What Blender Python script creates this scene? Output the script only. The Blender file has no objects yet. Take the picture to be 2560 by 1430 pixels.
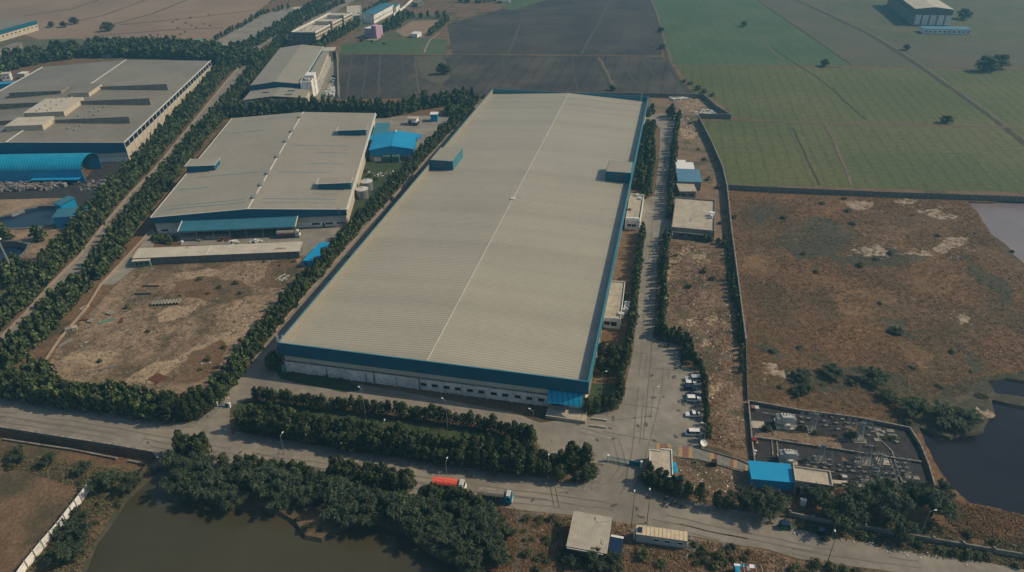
import bpy, math, random
from mathutils import Vector, Matrix, noise as mnoise
from mathutils.geometry import delaunay_2d_cdt
R=math.radians; rnd=random.Random(7)
sc=bpy.context.scene; C=sc.collection
# ---------------- camera ----------------
H=140.0; FPX=1817.0; PITCH=R(31.2); ROLL=0.018
cam=bpy.data.cameras.new('Camera'); co=bpy.data.objects.new('Camera',cam); C.objects.link(co)
cam.sensor_width=36; cam.lens=FPX/2560*36; cam.clip_start=1; cam.clip_end=9000
co.matrix_world=Matrix.Translation((0,0,H))@Matrix.Rotation(R(90)-PITCH,4,'X')@Matrix.Rotation(-ROLL,4,'Z')
sc.camera=co
# ---------------- sky, sun, exposure ----------------
SEL=R(41); SAZ=R(7)
w=bpy.data.worlds.new('World'); sc.world=w; w.use_nodes=True
nt=w.node_tree; bg=nt.nodes['Background']; sk=nt.nodes.new('ShaderNodeTexSky'); sk.sky_type='NISHITA'
sk.sun_disc=False; sk.sun_elevation=SEL; sk.sun_rotation=R(90)-SAZ; sk.dust_density=2.0; sk.air_density=1.6; sk.ozone_density=2.5
nt.links.new(sk.outputs[0],bg.inputs[0]); bg.inputs[1].default_value=0.088
sl=bpy.data.lights.new('Sun','SUN'); sl.energy=4.1; sl.angle=R(0.6); sl.color=(1.0,0.81,0.57)
so=bpy.data.objects.new('Sun',sl); C.objects.link(so)
sd=Vector((math.cos(SEL)*math.cos(SAZ),math.cos(SEL)*math.sin(SAZ),math.sin(SEL)))
so.rotation_euler=sd.to_track_quat('Z','Y').to_euler(); so.location=(300,0,300)
sc.view_settings.view_transform='Standard'; sc.view_settings.look='None'; sc.view_settings.exposure=-0.12; sc.view_settings.gamma=1
# ---------------- helpers ----------------
def at(x,y,z=0.0):
    'ground (or height z) point seen at photo pixel x,y'
    u=(x-1280)/FPX; v=(y-715)/FPX; c,s=math.cos(ROLL),math.sin(ROLL)
    u,v=u*c-v*s,u*s+v*c
    d=Vector((u,math.cos(PITCH)-v*math.sin(PITCH),-math.sin(PITCH)-v*math.cos(PITCH)))
    return Vector((0,0,H))+d*((z-H)/d.z)
def mat(name,c1,c2=None,c3=None,s=.3,s2=None,rough=.9,bump=0,bs=None,rib=None,spec=.25,metal=0,isl=0,det=6,val=.25,lo=.38,hi=.62,dist=0,objv=0):
    m=bpy.data.materials.new(name); m.use_nodes=True; N=m.node_tree.nodes; L=m.node_tree.links; b=N['Principled BSDF']
    b.inputs['Roughness'].default_value=rough; b.inputs['Specular IOR Level'].default_value=spec; b.inputs['Metallic'].default_value=metal
    geo=N.new('ShaderNodeNewGeometry'); pos=geo.outputs['Position']
    def noi(sc_,d=det,di=0):
        n=N.new('ShaderNodeTexNoise'); n.inputs['Scale'].default_value=sc_; n.inputs['Detail'].default_value=d; n.inputs['Roughness'].default_value=.6
        n.inputs['Distortion'].default_value=di; L.new(pos,n.inputs['Vector']); return n.outputs['Fac']
    n1=noi(s,det,dist); r=N.new('ShaderNodeValToRGB'); L.new(n1,r.inputs[0]); e=r.color_ramp.elements
    c2=c2 or c1
    e[0].position=lo; e[0].color=(*c1,1); e[1].position=hi; e[1].color=(*c2,1)
    if c3: x=e.new((lo+hi)/2); x.color=(*c3,1)
    col=r.outputs[0]
    def mul(col,fac_out,a,bb):
        mr=N.new('ShaderNodeMapRange'); L.new(fac_out,mr.inputs[0]); mr.inputs[1].default_value=.3; mr.inputs[2].default_value=.7; mr.inputs[3].default_value=a; mr.inputs[4].default_value=bb
        vm=N.new('ShaderNodeVectorMath'); vm.operation='SCALE'; L.new(col,vm.inputs[0]); L.new(mr.outputs[0],vm.inputs['Scale']); return vm.outputs[0]
    if s2: col=mul(col,noi(s2,4),1-val,1+val)
    if isl:
        mr=N.new('ShaderNodeMapRange'); L.new(geo.outputs['Random Per Island'],mr.inputs[0]); mr.inputs[3].default_value=1-isl; mr.inputs[4].default_value=1+isl
        vm=N.new('ShaderNodeVectorMath'); vm.operation='SCALE'; L.new(col,vm.inputs[0]); L.new(mr.outputs[0],vm.inputs['Scale']); col=vm.outputs[0]
    if objv:
        oi=N.new('ShaderNodeObjectInfo'); mr=N.new('ShaderNodeMapRange'); L.new(oi.outputs['Random'],mr.inputs[0]); mr.inputs[3].default_value=1-objv; mr.inputs[4].default_value=1+objv
        vm=N.new('ShaderNodeVectorMath'); vm.operation='SCALE'; L.new(col,vm.inputs[0]); L.new(mr.outputs[0],vm.inputs['Scale']); col=vm.outputs[0]
    hgt=None
    if rib:
        rs=rib if isinstance(rib,list) else [rib]
        for (ang,per,dep) in rs:      # lines run along ang (rad); spacing per; darkness dep
            dt=N.new('ShaderNodeVectorMath'); dt.operation='DOT_PRODUCT'; L.new(pos,dt.inputs[0]); dt.inputs[1].default_value=(-math.sin(ang),math.cos(ang),0)
            mm=N.new('ShaderNodeMath'); mm.operation='MULTIPLY_ADD'; L.new(dt.outputs['Value'],mm.inputs[0]); mm.inputs[1].default_value=2*math.pi/per
            ns=noi(.08,2); ms=N.new('ShaderNodeMath'); ms.operation='MULTIPLY'; ms.inputs[1].default_value=0.0 if metal or spec>.3 else 3.0; L.new(ns,ms.inputs[0]); L.new(ms.outputs[0],mm.inputs[2])
            si=N.new('ShaderNodeMath'); si.operation='SINE'; L.new(mm.outputs[0],si.inputs[0])
            mr=N.new('ShaderNodeMapRange'); L.new(si.outputs[0],mr.inputs[0]); mr.inputs[1].default_value=.2 if spec>.3 else .6; mr.inputs[2].default_value=1; mr.inputs[3].default_value=1; mr.inputs[4].default_value=1-dep
            vm=N.new('ShaderNodeVectorMath'); vm.operation='SCALE'; L.new(col,vm.inputs[0]); L.new(mr.outputs[0],vm.inputs['Scale']); col=vm.outputs[0]
    L.new(col,b.inputs['Base Color'])
    if bump:
        bp=N.new('ShaderNodeBump'); bp.inputs['Strength'].default_value=bump; bp.inputs['Distance'].default_value=.4
        L.new(noi(bs or s*6,5),bp.inputs['Height']); L.new(bp.outputs[0],b.inputs['Normal'])
    return m
class Mb:
    def __init__(s): s.v=[]; s.f=[]
    def add(s,vs,fs):
        o=len(s.v); s.v+=[tuple(x) for x in vs]; s.f+=[tuple(i+o for i in f) for f in fs]; return s
    def box(s,x0,x1,y0,y1,z0,z1):
        return s.add([(x0,y0,z0),(x1,y0,z0),(x1,y1,z0),(x0,y1,z0),(x0,y0,z1),(x1,y0,z1),(x1,y1,z1),(x0,y1,z1)],[(0,3,2,1),(4,5,6,7),(0,1,5,4),(1,2,6,5),(2,3,7,6),(3,0,4,7)])
    def cbox(s,cx,cy,sx,sy,z0,z1,a=0):
        c,n=math.cos(a),math.sin(a); P=[(cx+x*c-y*n,cy+x*n+y*c) for x,y in((-sx/2,-sy/2),(sx/2,-sy/2),(sx/2,sy/2),(-sx/2,sy/2))]; return s.prism(P,z0,z1)
    def prism(s,P,z0,z1):
        n=len(P); return s.add([(p[0],p[1],z0) for p in P]+[(p[0],p[1],z1) for p in P],[tuple(range(n))[::-1],tuple(range(n,2*n))]+[(i,(i+1)%n,n+(i+1)%n,n+i) for i in range(n)])
    def exx(s,P,x0,x1):   # polygon in (y,z) extruded along x
        n=len(P); return s.add([(x0,p[0],p[1]) for p in P]+[(x1,p[0],p[1]) for p in P],[tuple(range(n))[::-1],tuple(range(n,2*n))]+[(i,(i+1)%n,n+(i+1)%n,n+i) for i in range(n)])
    def exy(s,P,y0,y1):   # polygon in (x,z) extruded along y
        n=len(P); return s.add([(p[0],y0,p[1]) for p in P]+[(p[0],y1,p[1]) for p in P],[tuple(range(n)),tuple(range(n,2*n))[::-1]]+[(i,n+i,n+(i+1)%n,(i+1)%n) for i in range(n)])
    def tube(s,p,q,r,n=6,r2=None):
        p=Vector(p);q=Vector(q);d=(q-p); a=d.orthogonal().normalized(); b=d.cross(a).normalized(); r2=r if r2 is None else r2
        vs=[p+(a*math.cos(t)+b*math.sin(t))*r for t in[2*math.pi*i/n for i in range(n)]]+[q+(a*math.cos(t)+b*math.sin(t))*r2 for t in[2*math.pi*i/n for i in range(n)]]
        return s.add(vs,[(i,(i+1)%n,n+(i+1)%n,n+i) for i in range(n)]+[tuple(range(n))[::-1],tuple(range(n,2*n))])
    def ring(s,cx,cy,z0,z1,r0,r1,n=40):
        vs=[]; fs=[]
        for i in range(n):
            t=2*math.pi*i/n; c,q=math.cos(t),math.sin(t); vs+=[(cx+r0*c,cy+r0*q,z0),(cx+r1*c,cy+r1*q,z0),(cx+r1*c,cy+r1*q,z1),(cx+r0*c,cy+r0*q,z1)]
            j=(i+1)%n
            for k in range(4): k2=(k+1)%4; fs.append((4*i+k,4*i+k2,4*j+k2,4*j+k))
        return s.add(vs,fs)
    def gable(s,x0,x1,y0,y1,z,zr,t=.18,xr=None):
        xr=(x0+x1)/2 if xr is None else xr
        return s.exy([(x0,z-t),(xr,zr-t),(x1,z-t),(x1,z),(xr,zr),(x0,z)],y0,y1)
    def blob(s,cx,cy,cz,rx,ry,rz,seed=0,n=10,m=6,amp=.25):
        vs=[];fs=[]
        for j in range(m+1):
            for i in range(n):
                t=2*math.pi*i/n; p=math.pi*j/m; d=Vector((math.sin(p)*math.cos(t),math.sin(p)*math.sin(t),math.cos(p)))
                k=1+amp*mnoise.noise(d*1.7+Vector((seed*3.1,0,0))); vs.append((cx+d.x*rx*k,cy+d.y*ry*k,cz+d.z*rz*k))
        for j in range(m):
            for i in range(n): fs.append((j*n+i,j*n+(i+1)%n,(j+1)*n+(i+1)%n,(j+1)*n+i))
        return s.add(vs,fs)
    def mesh(s,name,m):
        me=bpy.data.meshes.new(name); me.from_pydata(s.v,[],s.f); me.materials.append(m); me.validate(); return me
    def build(s,name,m,parent=None,**k):
        o=bpy.data.objects.new(name,s.mesh(name,m)); C.objects.link(o); o.parent=parent
        for a,b in k.items(): o[a]=b
        return o
def thing(name,label,cat,loc=(0,0,0),rz=0,group=None):
    o=bpy.data.objects.new(name,None); C.objects.link(o); o.location=loc; o.rotation_euler=(0,0,rz); o['label']=label; o['category']=cat
    if group:o['group']=group
    return o
def tag(o,label,cat,group=None):
    o['label']=label;o['category']=cat
    if group:o['group']=group
    return o
def dup(r,loc,rz,label=None,group=None,sc_=None):
    kids=list(r.children); c=r.copy(); C.objects.link(c); c.location=loc; c.rotation_euler=(0,0,rz)
    if label:c['label']=label
    if group:c['group']=group
    if sc_:c.scale=sc_
    for k in kids:
        kk=k.copy(); C.objects.link(kk); kk.parent=c
        for g in list(k.children): gg=g.copy(); C.objects.link(gg); gg.parent=kk
    return c
class Fr:
    'building frame: A front-left, B front-right roof corners (pixels) at height h; local x along front, y away from the camera'
    def __init__(s,A,B,h):
        a=at(*A,h) if not isinstance(A,Vector) else A; b=at(*B,h) if not isinstance(B,Vector) else B
        d=(b-a); s.o=Vector((a.x,a.y,0)); s.W=math.hypot(d.x,d.y); s.ang=math.atan2(d.y,d.x); s.u=Vector((math.cos(s.ang),math.sin(s.ang),0)); s.v=Vector((-s.u.y,s.u.x,0))
    def inv(s,px,z=0):
        d=(at(*px,z) if not isinstance(px,Vector) else px)-s.o; return d.dot(s.u),d.dot(s.v)
    def thing(s,name,label,cat,group=None): return thing(name,label,cat,s.o,s.ang,group)
    def P(s,a,b,z=0): return s.o+s.u*a+s.v*b+Vector((0,0,z))
def inpoly(x,y,P):
    r=False;n=len(P);j=n-1
    for i in range(n):
        xi,yi=P[i][0],P[i][1];xj,yj=P[j][0],P[j][1]
        if (yi>y)!=(yj>y) and x<(xj-xi)*(y-yi)/(yj-yi)+xi:r=not r
        j=i
    return r
def rough_poly(P,step=4,jit=.8,closed=True):
    out=[];n=len(P)
    for i in range(n if closed else n-1):
        a=P[i];b=P[(i+1)%n]; L=math.hypot(b[0]-a[0],b[1]-a[1]); k=max(1,int(L/step))
        for j in range(k):
            t=j/k; x=a[0]+(b[0]-a[0])*t; y=a[1]+(b[1]-a[1])*t
            if jit:
                q=mnoise.noise_vector(Vector((x*.13,y*.13,3.3)))+mnoise.noise_vector(Vector((x*.5,y*.5,1.3)))*.5; x+=q.x*jit*1.6; y+=q.y*jit*1.6
            out.append((x,y))
    if not closed: out.append((P[-1][0],P[-1][1]))
    return out
PONDS=[]; SHN=[0]
def sheet(name,P,m,z,holes=True,kind='structure'):
    'flat sheet over polygon P (world xy) with the pond outlines cut out'
    vs=[Vector(p[:2]) for p in P]; ed=[(i,(i+1)%len(P)) for i in range(len(P))]
    xs=[p[0] for p in P]; ys=[p[1] for p in P]
    hs=[q for q in PONDS if holes and max(a[0] for a in q)>min(xs) and min(a[0] for a in q)<max(xs) and max(a[1] for a in q)>min(ys) and min(a[1] for a in q)<max(ys)]
    for q in hs:
        o=len(vs); vs+=[Vector(p) for p in q]; ed+=[(o+i,o+(i+1)%len(q)) for i in range(len(q))]
    V,E_,F,*_=delaunay_2d_cdt(vs,ed,[],0,1e-4)
    fs=[]
    for f in F:
        cx=sum(V[i].x for i in f)/len(f); cy=sum(V[i].y for i in f)/len(f)
        if inpoly(cx,cy,P) and not any(inpoly(cx,cy,q) for q in hs): fs.append(tuple(f))
    SHN[0]+=1; z+=(SHN[0]%20)*.0007 if z>0 else 0
    b=Mb(); b.v=[(p.x,p.y,z) for p in V]; b.f=fs; o=b.build(name,m); o['kind']=kind; return o
def patch(name,px,m,z,step=4,jit=.8): return sheet(name,rough_poly([at(*p) for p in px],step,jit),m,z)
def strip_poly(pts,wd,jit=0,step=3):
    P=rough_poly(pts,step,jit,False); l=[];r=[]
    for i,p in enumerate(P):
        a=P[max(0,i-1)];b=P[min(len(P)-1,i+1)]; dx,dy=b[0]-a[0],b[1]-a[1]; L=math.hypot(dx,dy) or 1; nx,ny=-dy/L,dx/L
        l.append((p[0]+nx*wd/2,p[1]+ny*wd/2)); r.append((p[0]-nx*wd/2,p[1]-ny*wd/2))
    return P,l,r
def strip(name,px,wd,m,z,jit=0,kind='structure'):
    SHN[0]+=1; z+=(SHN[0]%20)*.0007
    P,l,r=strip_poly([at(*p) for p in px],wd,jit); n=len(P); b=Mb(); b.v=[(*p,z) for p in l]+[(*p,z) for p in r]; b.f=[(i,n+i,n+i+1,i+1) for i in range(n-1)]
    o=b.build(name,m); o['kind']=kind; return o
def wallrun(name,label,cat,px,h,t,m,group=None,post=0,postm=None,cap=None,gaps=(),z0=0,world=None,ph=.25):
    'a wall following ground points: panels in one part, each post a part'
    W=[Vector((*p[:2],0)) for p in (world or [at(*q) for q in px])]; root=thing(name,label,cat,W[0],0,group); b=Mb(); cp=Mb()
    pos=[]
    for i in range(len(W)-1):
        a=W[i]-W[0];c=W[i+1]-W[0];d=c-a;L=d.length;u=d/L;n=Vector((-u.y,u.x,0))
        b.prism([a-n*t/2,c-n*t/2,c+n*t/2,a+n*t/2],z0,h)
        if cap: cp.prism([a-n*(t/2+.06),c-n*(t/2+.06),c+n*(t/2+.06),a+n*(t/2+.06)],h+.002,h+.12)
        if post:
            k=max(1,round(L/post))
            for j in range(k): pos.append((a+d*(j/k),math.atan2(u.y,u.x)))
    b.build('wall_panel',m,root)
    if cap: cp.build('coping',cap,root)
    if post:
        pos=pos[:100]
        for p,a in pos:
            q=Mb().cbox(p.x,p.y,t+.16,t+.16,z0,h+ph,a); q.build('post',postm or m,root)
    return root
# ---------------- materials ----------------
def g(v,t=0): return (v*(1+t),v,v*(1-t))
AM=R(-13.1)+R(0)           # main warehouse front direction (lines across the roof)
MT={}
MT['ground']=mat('scrub_ground',(.115,.07,.036),(.07,.06,.032),(.155,.10,.058),s=.05,s2=1.1,val=.35,bump=.6,bs=1.2)
MT['marsh']=mat('dry_reed_ground',(.155,.088,.043),(.078,.060,.031),(.118,.070,.036),s=.028,s2=.55,val=.5,bump=.6,bs=1.5,dist=.6)
MT['dirt']=mat('yard_dirt',(.27,.195,.125),(.11,.08,.048),(.215,.155,.10),s=.05,s2=.5,val=.35,bump=.7,bs=.9,dist=.7)
MT['sand']=mat('pale_dirt',(.36,.275,.18),(.28,.20,.13),s=.4,s2=2,val=.2,bump=.4)
MT['red_dirt']=mat('reddish_dirt',(.19,.115,.08),(.13,.085,.06),s=.3,s2=2,bump=.4)
MT['scrub']=mat('compound_scrub',(.15,.095,.06),(.085,.075,.045),(.20,.14,.095),s=.08,s2=1.5,val=.4,bump=.9,bs=1.3,dist=.8)
MT['salt']=mat('salt_crust',(.34,.29,.22),(.19,.13,.085),s=.5,s2=2,val=.3)
MT['lawn']=mat('lawn',(.028,.048,.022),(.05,.068,.028),s=.3,s2=2,val=.3,bump=.5)
MT['road']=mat('road_concrete',(.165,.148,.12),(.255,.23,.185),(.21,.19,.155),s=.06,s2=.3,val=.16,bump=.15,lo=.3,hi=.7)
MT['road2']=mat('yard_concrete',(.17,.158,.13),(.265,.245,.2),(.215,.2,.165),s=.08,s2=.35,val=.15,bump=.15,lo=.3,hi=.7)
MT['joint']=mat('road_joint',(.09,.083,.07),(.15,.135,.115),s=1)
MT['asph']=mat('dark_track',(.10,.09,.075),(.14,.125,.10),s=.3,s2=2)
MT['walk']=mat('paving',(.15,.145,.125),(.21,.2,.17),s=.8,s2=3,bump=.3)
MT['kerb']=mat('kerb_stone',(.28,.26,.22),(.14,.12,.1),s=.9)
MT['plough']=mat('ploughed_soil',(.040,.037,.036),(.085,.070,.055),(.056,.05,.045),s=.025,s2=.7,val=.3,bump=.7,bs=.8,rib=[(R(0),2.6,.3),(R(77),9,.25)])
MT['plough2']=mat('ploughed_soil_far',(.038,.037,.037),(.072,.062,.052),s=.022,s2=.5,val=.3,bump=.7,bs=.6,rib=[(R(70),4.5,.35),(R(2),3,.2)])
a1=at(2155,358);a2=at(2225,470); ag=math.atan2(a2.y-a1.y,a2.x-a1.x)
MT['green']=mat('green_crop',(.074,.092,.032),(.108,.112,.042),(.088,.102,.036),s=.012,s2=.35,val=.26,bump=.4,bs=1,rib=[(ag,6.5,.2),(R(-3),2.1,.12)])
MT['green2']=mat('bright_crop',(.050,.090,.040),(.075,.105,.048),s=.02,s2=.4,val=.2,rib=[(ag+.1,9,.12)])
MT['fallow']=mat('fallow_field',(.10,.088,.06),(.078,.08,.048),s=.02,s2=.6,val=.25,rib=[(ag+.2,5,.1)])
MT['tan']=mat('stubble_field',(.26,.185,.125),(.21,.15,.105),s=.012,s2=.7,val=.2,rib=[(R(30),7,.08)])
MT['scrubfar']=mat('far_scrub',(.066,.082,.04),(.105,.095,.055),s=.03,s2=.5,val=.35)
MT['furrow']=mat('furrow_line',(.085,.076,.066),(.065,.058,.05),s=.4)
MT['ditch']=mat('ditch',(.035,.042,.026),(.07,.055,.04),s=.4)
MT['bund']=mat('field_bund',(.16,.12,.085),(.10,.085,.055),s=.3)
MT['water_brown']=mat('pond_water',(.046,.043,.024),(.060,.054,.029),s=.03,rough=.18,spec=.3,bump=.08,bs=1.5)
MT['water_dark']=mat('dark_pond_water',(.010,.009,.015),(.016,.014,.02),s=.05,rough=.12,spec=.2,bump=.08,bs=2)
MT['water_grey']=mat('pale_pond_water',(.16,.13,.13),(.19,.155,.15),s=.05,rough=.3,spec=.5,bump=.05,bs=2)
MT['liner']=mat('blue_liner_water',(.008,.022,.045),(.012,.03,.06),s=.08,rough=.2,spec=.4)
MT['leaf']=mat('hedge_leaves',(.024,.040,.017),(.078,.092,.030),(.044,.060,.022),s=.9,rough=.75,isl=.6,objv=.32,spec=.2)  # brighter noise patches put sunlit clumps into the leaf colour, besides random leaf tones
MT['leaf2']=mat('acacia_leaves',(.028,.046,.028),(.075,.085,.042),(.044,.062,.034),s=.8,rough=.8,isl=.45,objv=.2,spec=.2)
MT['leafy']=mat('bush_leaves',(.04,.055,.022),(.09,.085,.032),s=.3,rough=.8,isl=.45,objv=.25)
MT['leafg']=mat('bright_bush_leaves',(.055,.08,.018),(.10,.115,.03),s=.4,rough=.8,isl=.4)
MT['bark']=mat('bark',(.09,.065,.045),(.05,.04,.03),s=3)
MT['reed']=mat('dry_reeds',(.19,.108,.05),(.215,.13,.062),(.12,.08,.04),s=.04,rough=.95,isl=.22)
MT['weed']=mat('green_weeds',(.085,.085,.04),(.12,.10,.05),s=.1,rough=.9,isl=.45)
MT['roofmain']=mat('ribbed_grey_roof',(.325,.308,.245),(.37,.345,.27),(.348,.328,.258),s=.03,s2=.5,val=.05,rough=.5,spec=.35,rib=[(AM,1.12,.33),(AM,37,.07),(AM,14.5,.045)],lo=.25,hi=.75)
MT['roofgrey']=mat('grey_metal_roof',(.26,.24,.19),(.305,.28,.22),s=.04,s2=.4,val=.07,rough=.55,spec=.35,rib=[(R(3),1.2,.16)],lo=.3,hi=.7)
MT['roofdark']=mat('weathered_grey_roof',(.175,.162,.132),(.215,.197,.158),s=.03,s2=.3,val=.1,rough=.6,spec=.35,rib=[(R(3),1.5,.1)])
MT['roofpale']=mat('pale_sheet_roof',(.50,.45,.36),(.42,.38,.30),s=.2,s2=2,val=.1,rough=.6,spec=.35,rib=[(R(3),.9,.1)])
MT['trimw']=mat('pale_metal_trim',(.62,.60,.54),(.52,.50,.45),s=1)
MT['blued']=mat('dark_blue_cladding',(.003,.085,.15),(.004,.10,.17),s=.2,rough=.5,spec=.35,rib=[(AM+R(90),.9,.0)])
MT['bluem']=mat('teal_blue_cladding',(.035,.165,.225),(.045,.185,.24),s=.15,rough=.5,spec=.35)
MT['bluet']=mat('teal_blue_roof',(.03,.13,.19),(.04,.15,.21),s=.15,s2=1.5,val=.12,rough=.5,spec=.35,rib=[(R(93),1,.1)])
MT['blueb']=mat('bright_blue_sheet',(.003,.24,.46),(.008,.27,.50),s=.12,rough=.45,spec=.35,rib=[(R(93),1.1,.08)])
MT['bluev']=mat('blue_vault_sheet',(.003,.25,.42),(.01,.29,.46),s=.2,rough=.45,spec=.35,rib=[(R(93),1.5,.45)])
MT['blue2']=mat('faded_blue_sheet',(.07,.18,.27),(.09,.20,.29),s=.3,rough=.6)
MT['gsheet']=mat('grey_ribbed_cladding',(.45,.44,.385),(.52,.50,.43),s=.2,rough=.6,spec=.35,rib=[(AM+R(90),.6,.12)])
MT['wallw']=mat('whitewashed_wall',(.78,.77,.72),(.52,.52,.50),(.69,.68,.64),s=.6,s2=.15,val=.15,dist=.8,bump=.2)
MT['wallc']=mat('cream_wall',(.50,.44,.34),(.42,.37,.29),s=.5,s2=2,val=.12)
MT['conc']=mat('grey_concrete',(.25,.235,.20),(.16,.15,.13),s=.5,s2=2,val=.15,bump=.2)
MT['slab']=mat('weathered_roof_slab',(.42,.37,.29),(.31,.275,.22),(.37,.33,.26),s=.3,s2=1.7,val=.16,dist=1,bump=.2)
MT['block']=mat('block_wall',(.17,.165,.15),(.12,.118,.11),s=.6,s2=3,bump=.4)
MT['brickline']=mat('low_brick_edging',(.33,.24,.17),(.24,.2,.16),s=.6,s2=3)
MT['white']=mat('white_paint',(.72,.72,.70),(.62,.62,.60),s=2,rough=.4,spec=.4)
MT['glass']=mat('dark_glass',(.012,.016,.02),rough=.15,spec=.6)
MT['black']=mat('black_rubber',(.015,.015,.016),(.025,.025,.025),s=5,rough=.8)
MT['steel']=mat('galvanised_steel',(.32,.33,.33),(.24,.25,.25),s=2,rough=.45,metal=.3)
MT['steelw']=mat('pale_steel',(.50,.50,.47),(.42,.42,.4),s=2,rough=.5)
MT['rust']=mat('rusty_steel',(.14,.05,.03),(.09,.04,.03),s=2)
MT['teal']=mat('faded_green_paint',(.09,.22,.17),(.12,.25,.19),s=.8)
MT['navy']=mat('navy_car_paint',(.006,.02,.055),rough=.25,spec=.6)
MT['silver']=mat('silver_car_paint',(.40,.42,.42),rough=.3,spec=.6)
MT['red']=mat('red_paint',(.22,.022,.025),(.16,.02,.02),s=2,rough=.5)
MT['coral']=mat('coral_tarpaulin',(.80,.12,.075),(.62,.10,.06),s=1.2,s2=4,val=.15,rough=.7,bump=.6,bs=2)
MT['tarp']=mat('grey_tarpaulin',(.26,.235,.19),(.19,.17,.14),s=.9,s2=4,val=.2,bump=.6,bs=2)
MT['orange']=mat('dull_orange_lettering',(.22,.095,.05),(.18,.08,.05),s=3)
MT['gravel']=mat('dark_gravel',(.028,.027,.030),(.045,.043,.044),s=.5,s2=5,val=.4,bump=.6,bs=6)
MT['pink']=mat('pink_wall',(.48,.32,.42),(.42,.28,.38),s=.5)
MT['skin']=mat('skin',(.22,.12,.07)); MT['hair']=mat('hair',(.012,.01,.01))
MT['shirtr']=mat('red_shirt',(.42,.05,.07)); MT['shirtw']=mat('white_shirt',(.6,.55,.55)); MT['shirtd']=mat('dark_shirt',(.02,.025,.03)); MT['trou']=mat('dark_trousers',(.02,.03,.05))
MT['yellow']=mat('yellow_paint',(.45,.28,.05)); MT['grn']=mat('green_paint',(.02,.16,.08))
MT['tiley']=mat('yellow_pavers',(.36,.25,.11),(.30,.21,.1),s=1.5); MT['tiler']=mat('red_pavers',(.22,.11,.09),(.18,.09,.075),s=1.5)
MT['bags']=mat('pale_sacks',(.62,.62,.58),(.40,.40,.38),s=1.5,isl=.3)
MT['trash']=mat('mixed_rubbish',(.30,.28,.24),(.06,.13,.18),(.16,.12,.10),s=1.3,isl=.5)
# ---------------- ground, water ----------------
def pondpx(px,step=3,jit=.7): P=rough_poly([at(*p) for p in px],step,jit); PONDS.append(P); return P
P1=pondpx([(395,1163),(372,1190),(330,1228),(290,1275),(258,1320),(238,1355),(215,1395),(195,1440),(170,1500),(1300,1500),(1180,1440),(1130,1400),(1080,1368),(1020,1332),(950,1308),(880,1308),(835,1322),(800,1340),(760,1338),(738,1305),(700,1275),(620,1262),(540,1250),(470,1228),(430,1190),(418,1163)])
P2=pondpx([(2300,1070),(2370,1092),(2450,1075),(2485,1035),(2478,1000),(2530,1012),(2600,1020),(3000,1076),(3000,1367),(2600,1300),(2540,1285),(2480,1268),(2420,1258),(2370,1210),(2330,1150)])
P2b=pondpx([(2470,950),(2520,945),(2600,960),(3000,1013),(3000,1055),(2600,1000),(2540,992),(2490,985)])
P3=pondpx([(2420,503),(2500,505),(2600,507),(3000,542),(3000,717),(2600,675),(2560,658),(2520,618),(2480,585),(2455,545)])
T1=pondpx([(28,535),(60,523),(95,516),(135,514),(175,518),(180,535),(160,553),(120,566),(60,572),(10,572),(-30,560),(-20,545)],2,.1)
T2=pondpx([(75,612),(66,632),(45,647),(10,655),(-40,655),(-60,630),(-40,612),(0,605),(40,603)],1.5,.1)
DT=pondpx([(-60,1063),(20,1076),(140,1095),(270,1115),(383,1135),(392,1150),(350,1180),(250,1166),(140,1152),(20,1134),(-60,1126)],3,.05)
ground=sheet('ground',[(-2200,-500),(2200,-500),(2200,2800),(-2200,2800)],MT['ground'],0)
def pond(P,nm,m,d,inset,bankm):
    n=len(P); cx=sum(p[0] for p in P)/n; cy=sum(p[1] for p in P)/n; b=Mb(); L=[]
    area=sum(P[i][0]*P[(i+1)%n][1]-P[(i+1)%n][0]*P[i][1] for i in range(n)); sg=1 if area>0 else -1
    for i,p in enumerate(P):
        a=P[i-1];c=P[(i+1)%n]; dx,dy=c[0]-a[0],c[1]-a[1]; l=math.hypot(dx,dy) or 1
        L.append((p[0]-sg*dy/l*inset,p[1]+sg*dx/l*inset))
    b.v=[(*p,0) for p in P]+[(*p,-d*1.6) for p in L]; b.f=[(i,(i+1)%n,n+(i+1)%n,n+i) for i in range(n)]
    o=b.build('pond_bank',bankm); o['kind']='structure'
    xs=[p[0] for p in P]; ys=[p[1] for p in P]
    sheet(nm,P,m,-d,False)
pond(P1,'water',MT['water_brown'],.9,1.2,MT['ditch']); pond(P2,'water',MT['water_dark'],.6,.7,MT['ditch']); pond(P2b,'water',MT['water_dark'],.5,.6,MT['ditch'])
pond(DT,'ditch_bed',MT['ground'],2.3,.9,MT['ground']); pond(P3,'water',MT['water_grey'],.5,.6,MT['ditch']); pond(T1,'water',MT['liner'],1.2,1.5,MT['liner']); pond(T2,'water',MT['liner'],2.2,.8,MT['block'])
Z=[.004*i*4 for i in range(1,14)]
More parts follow.
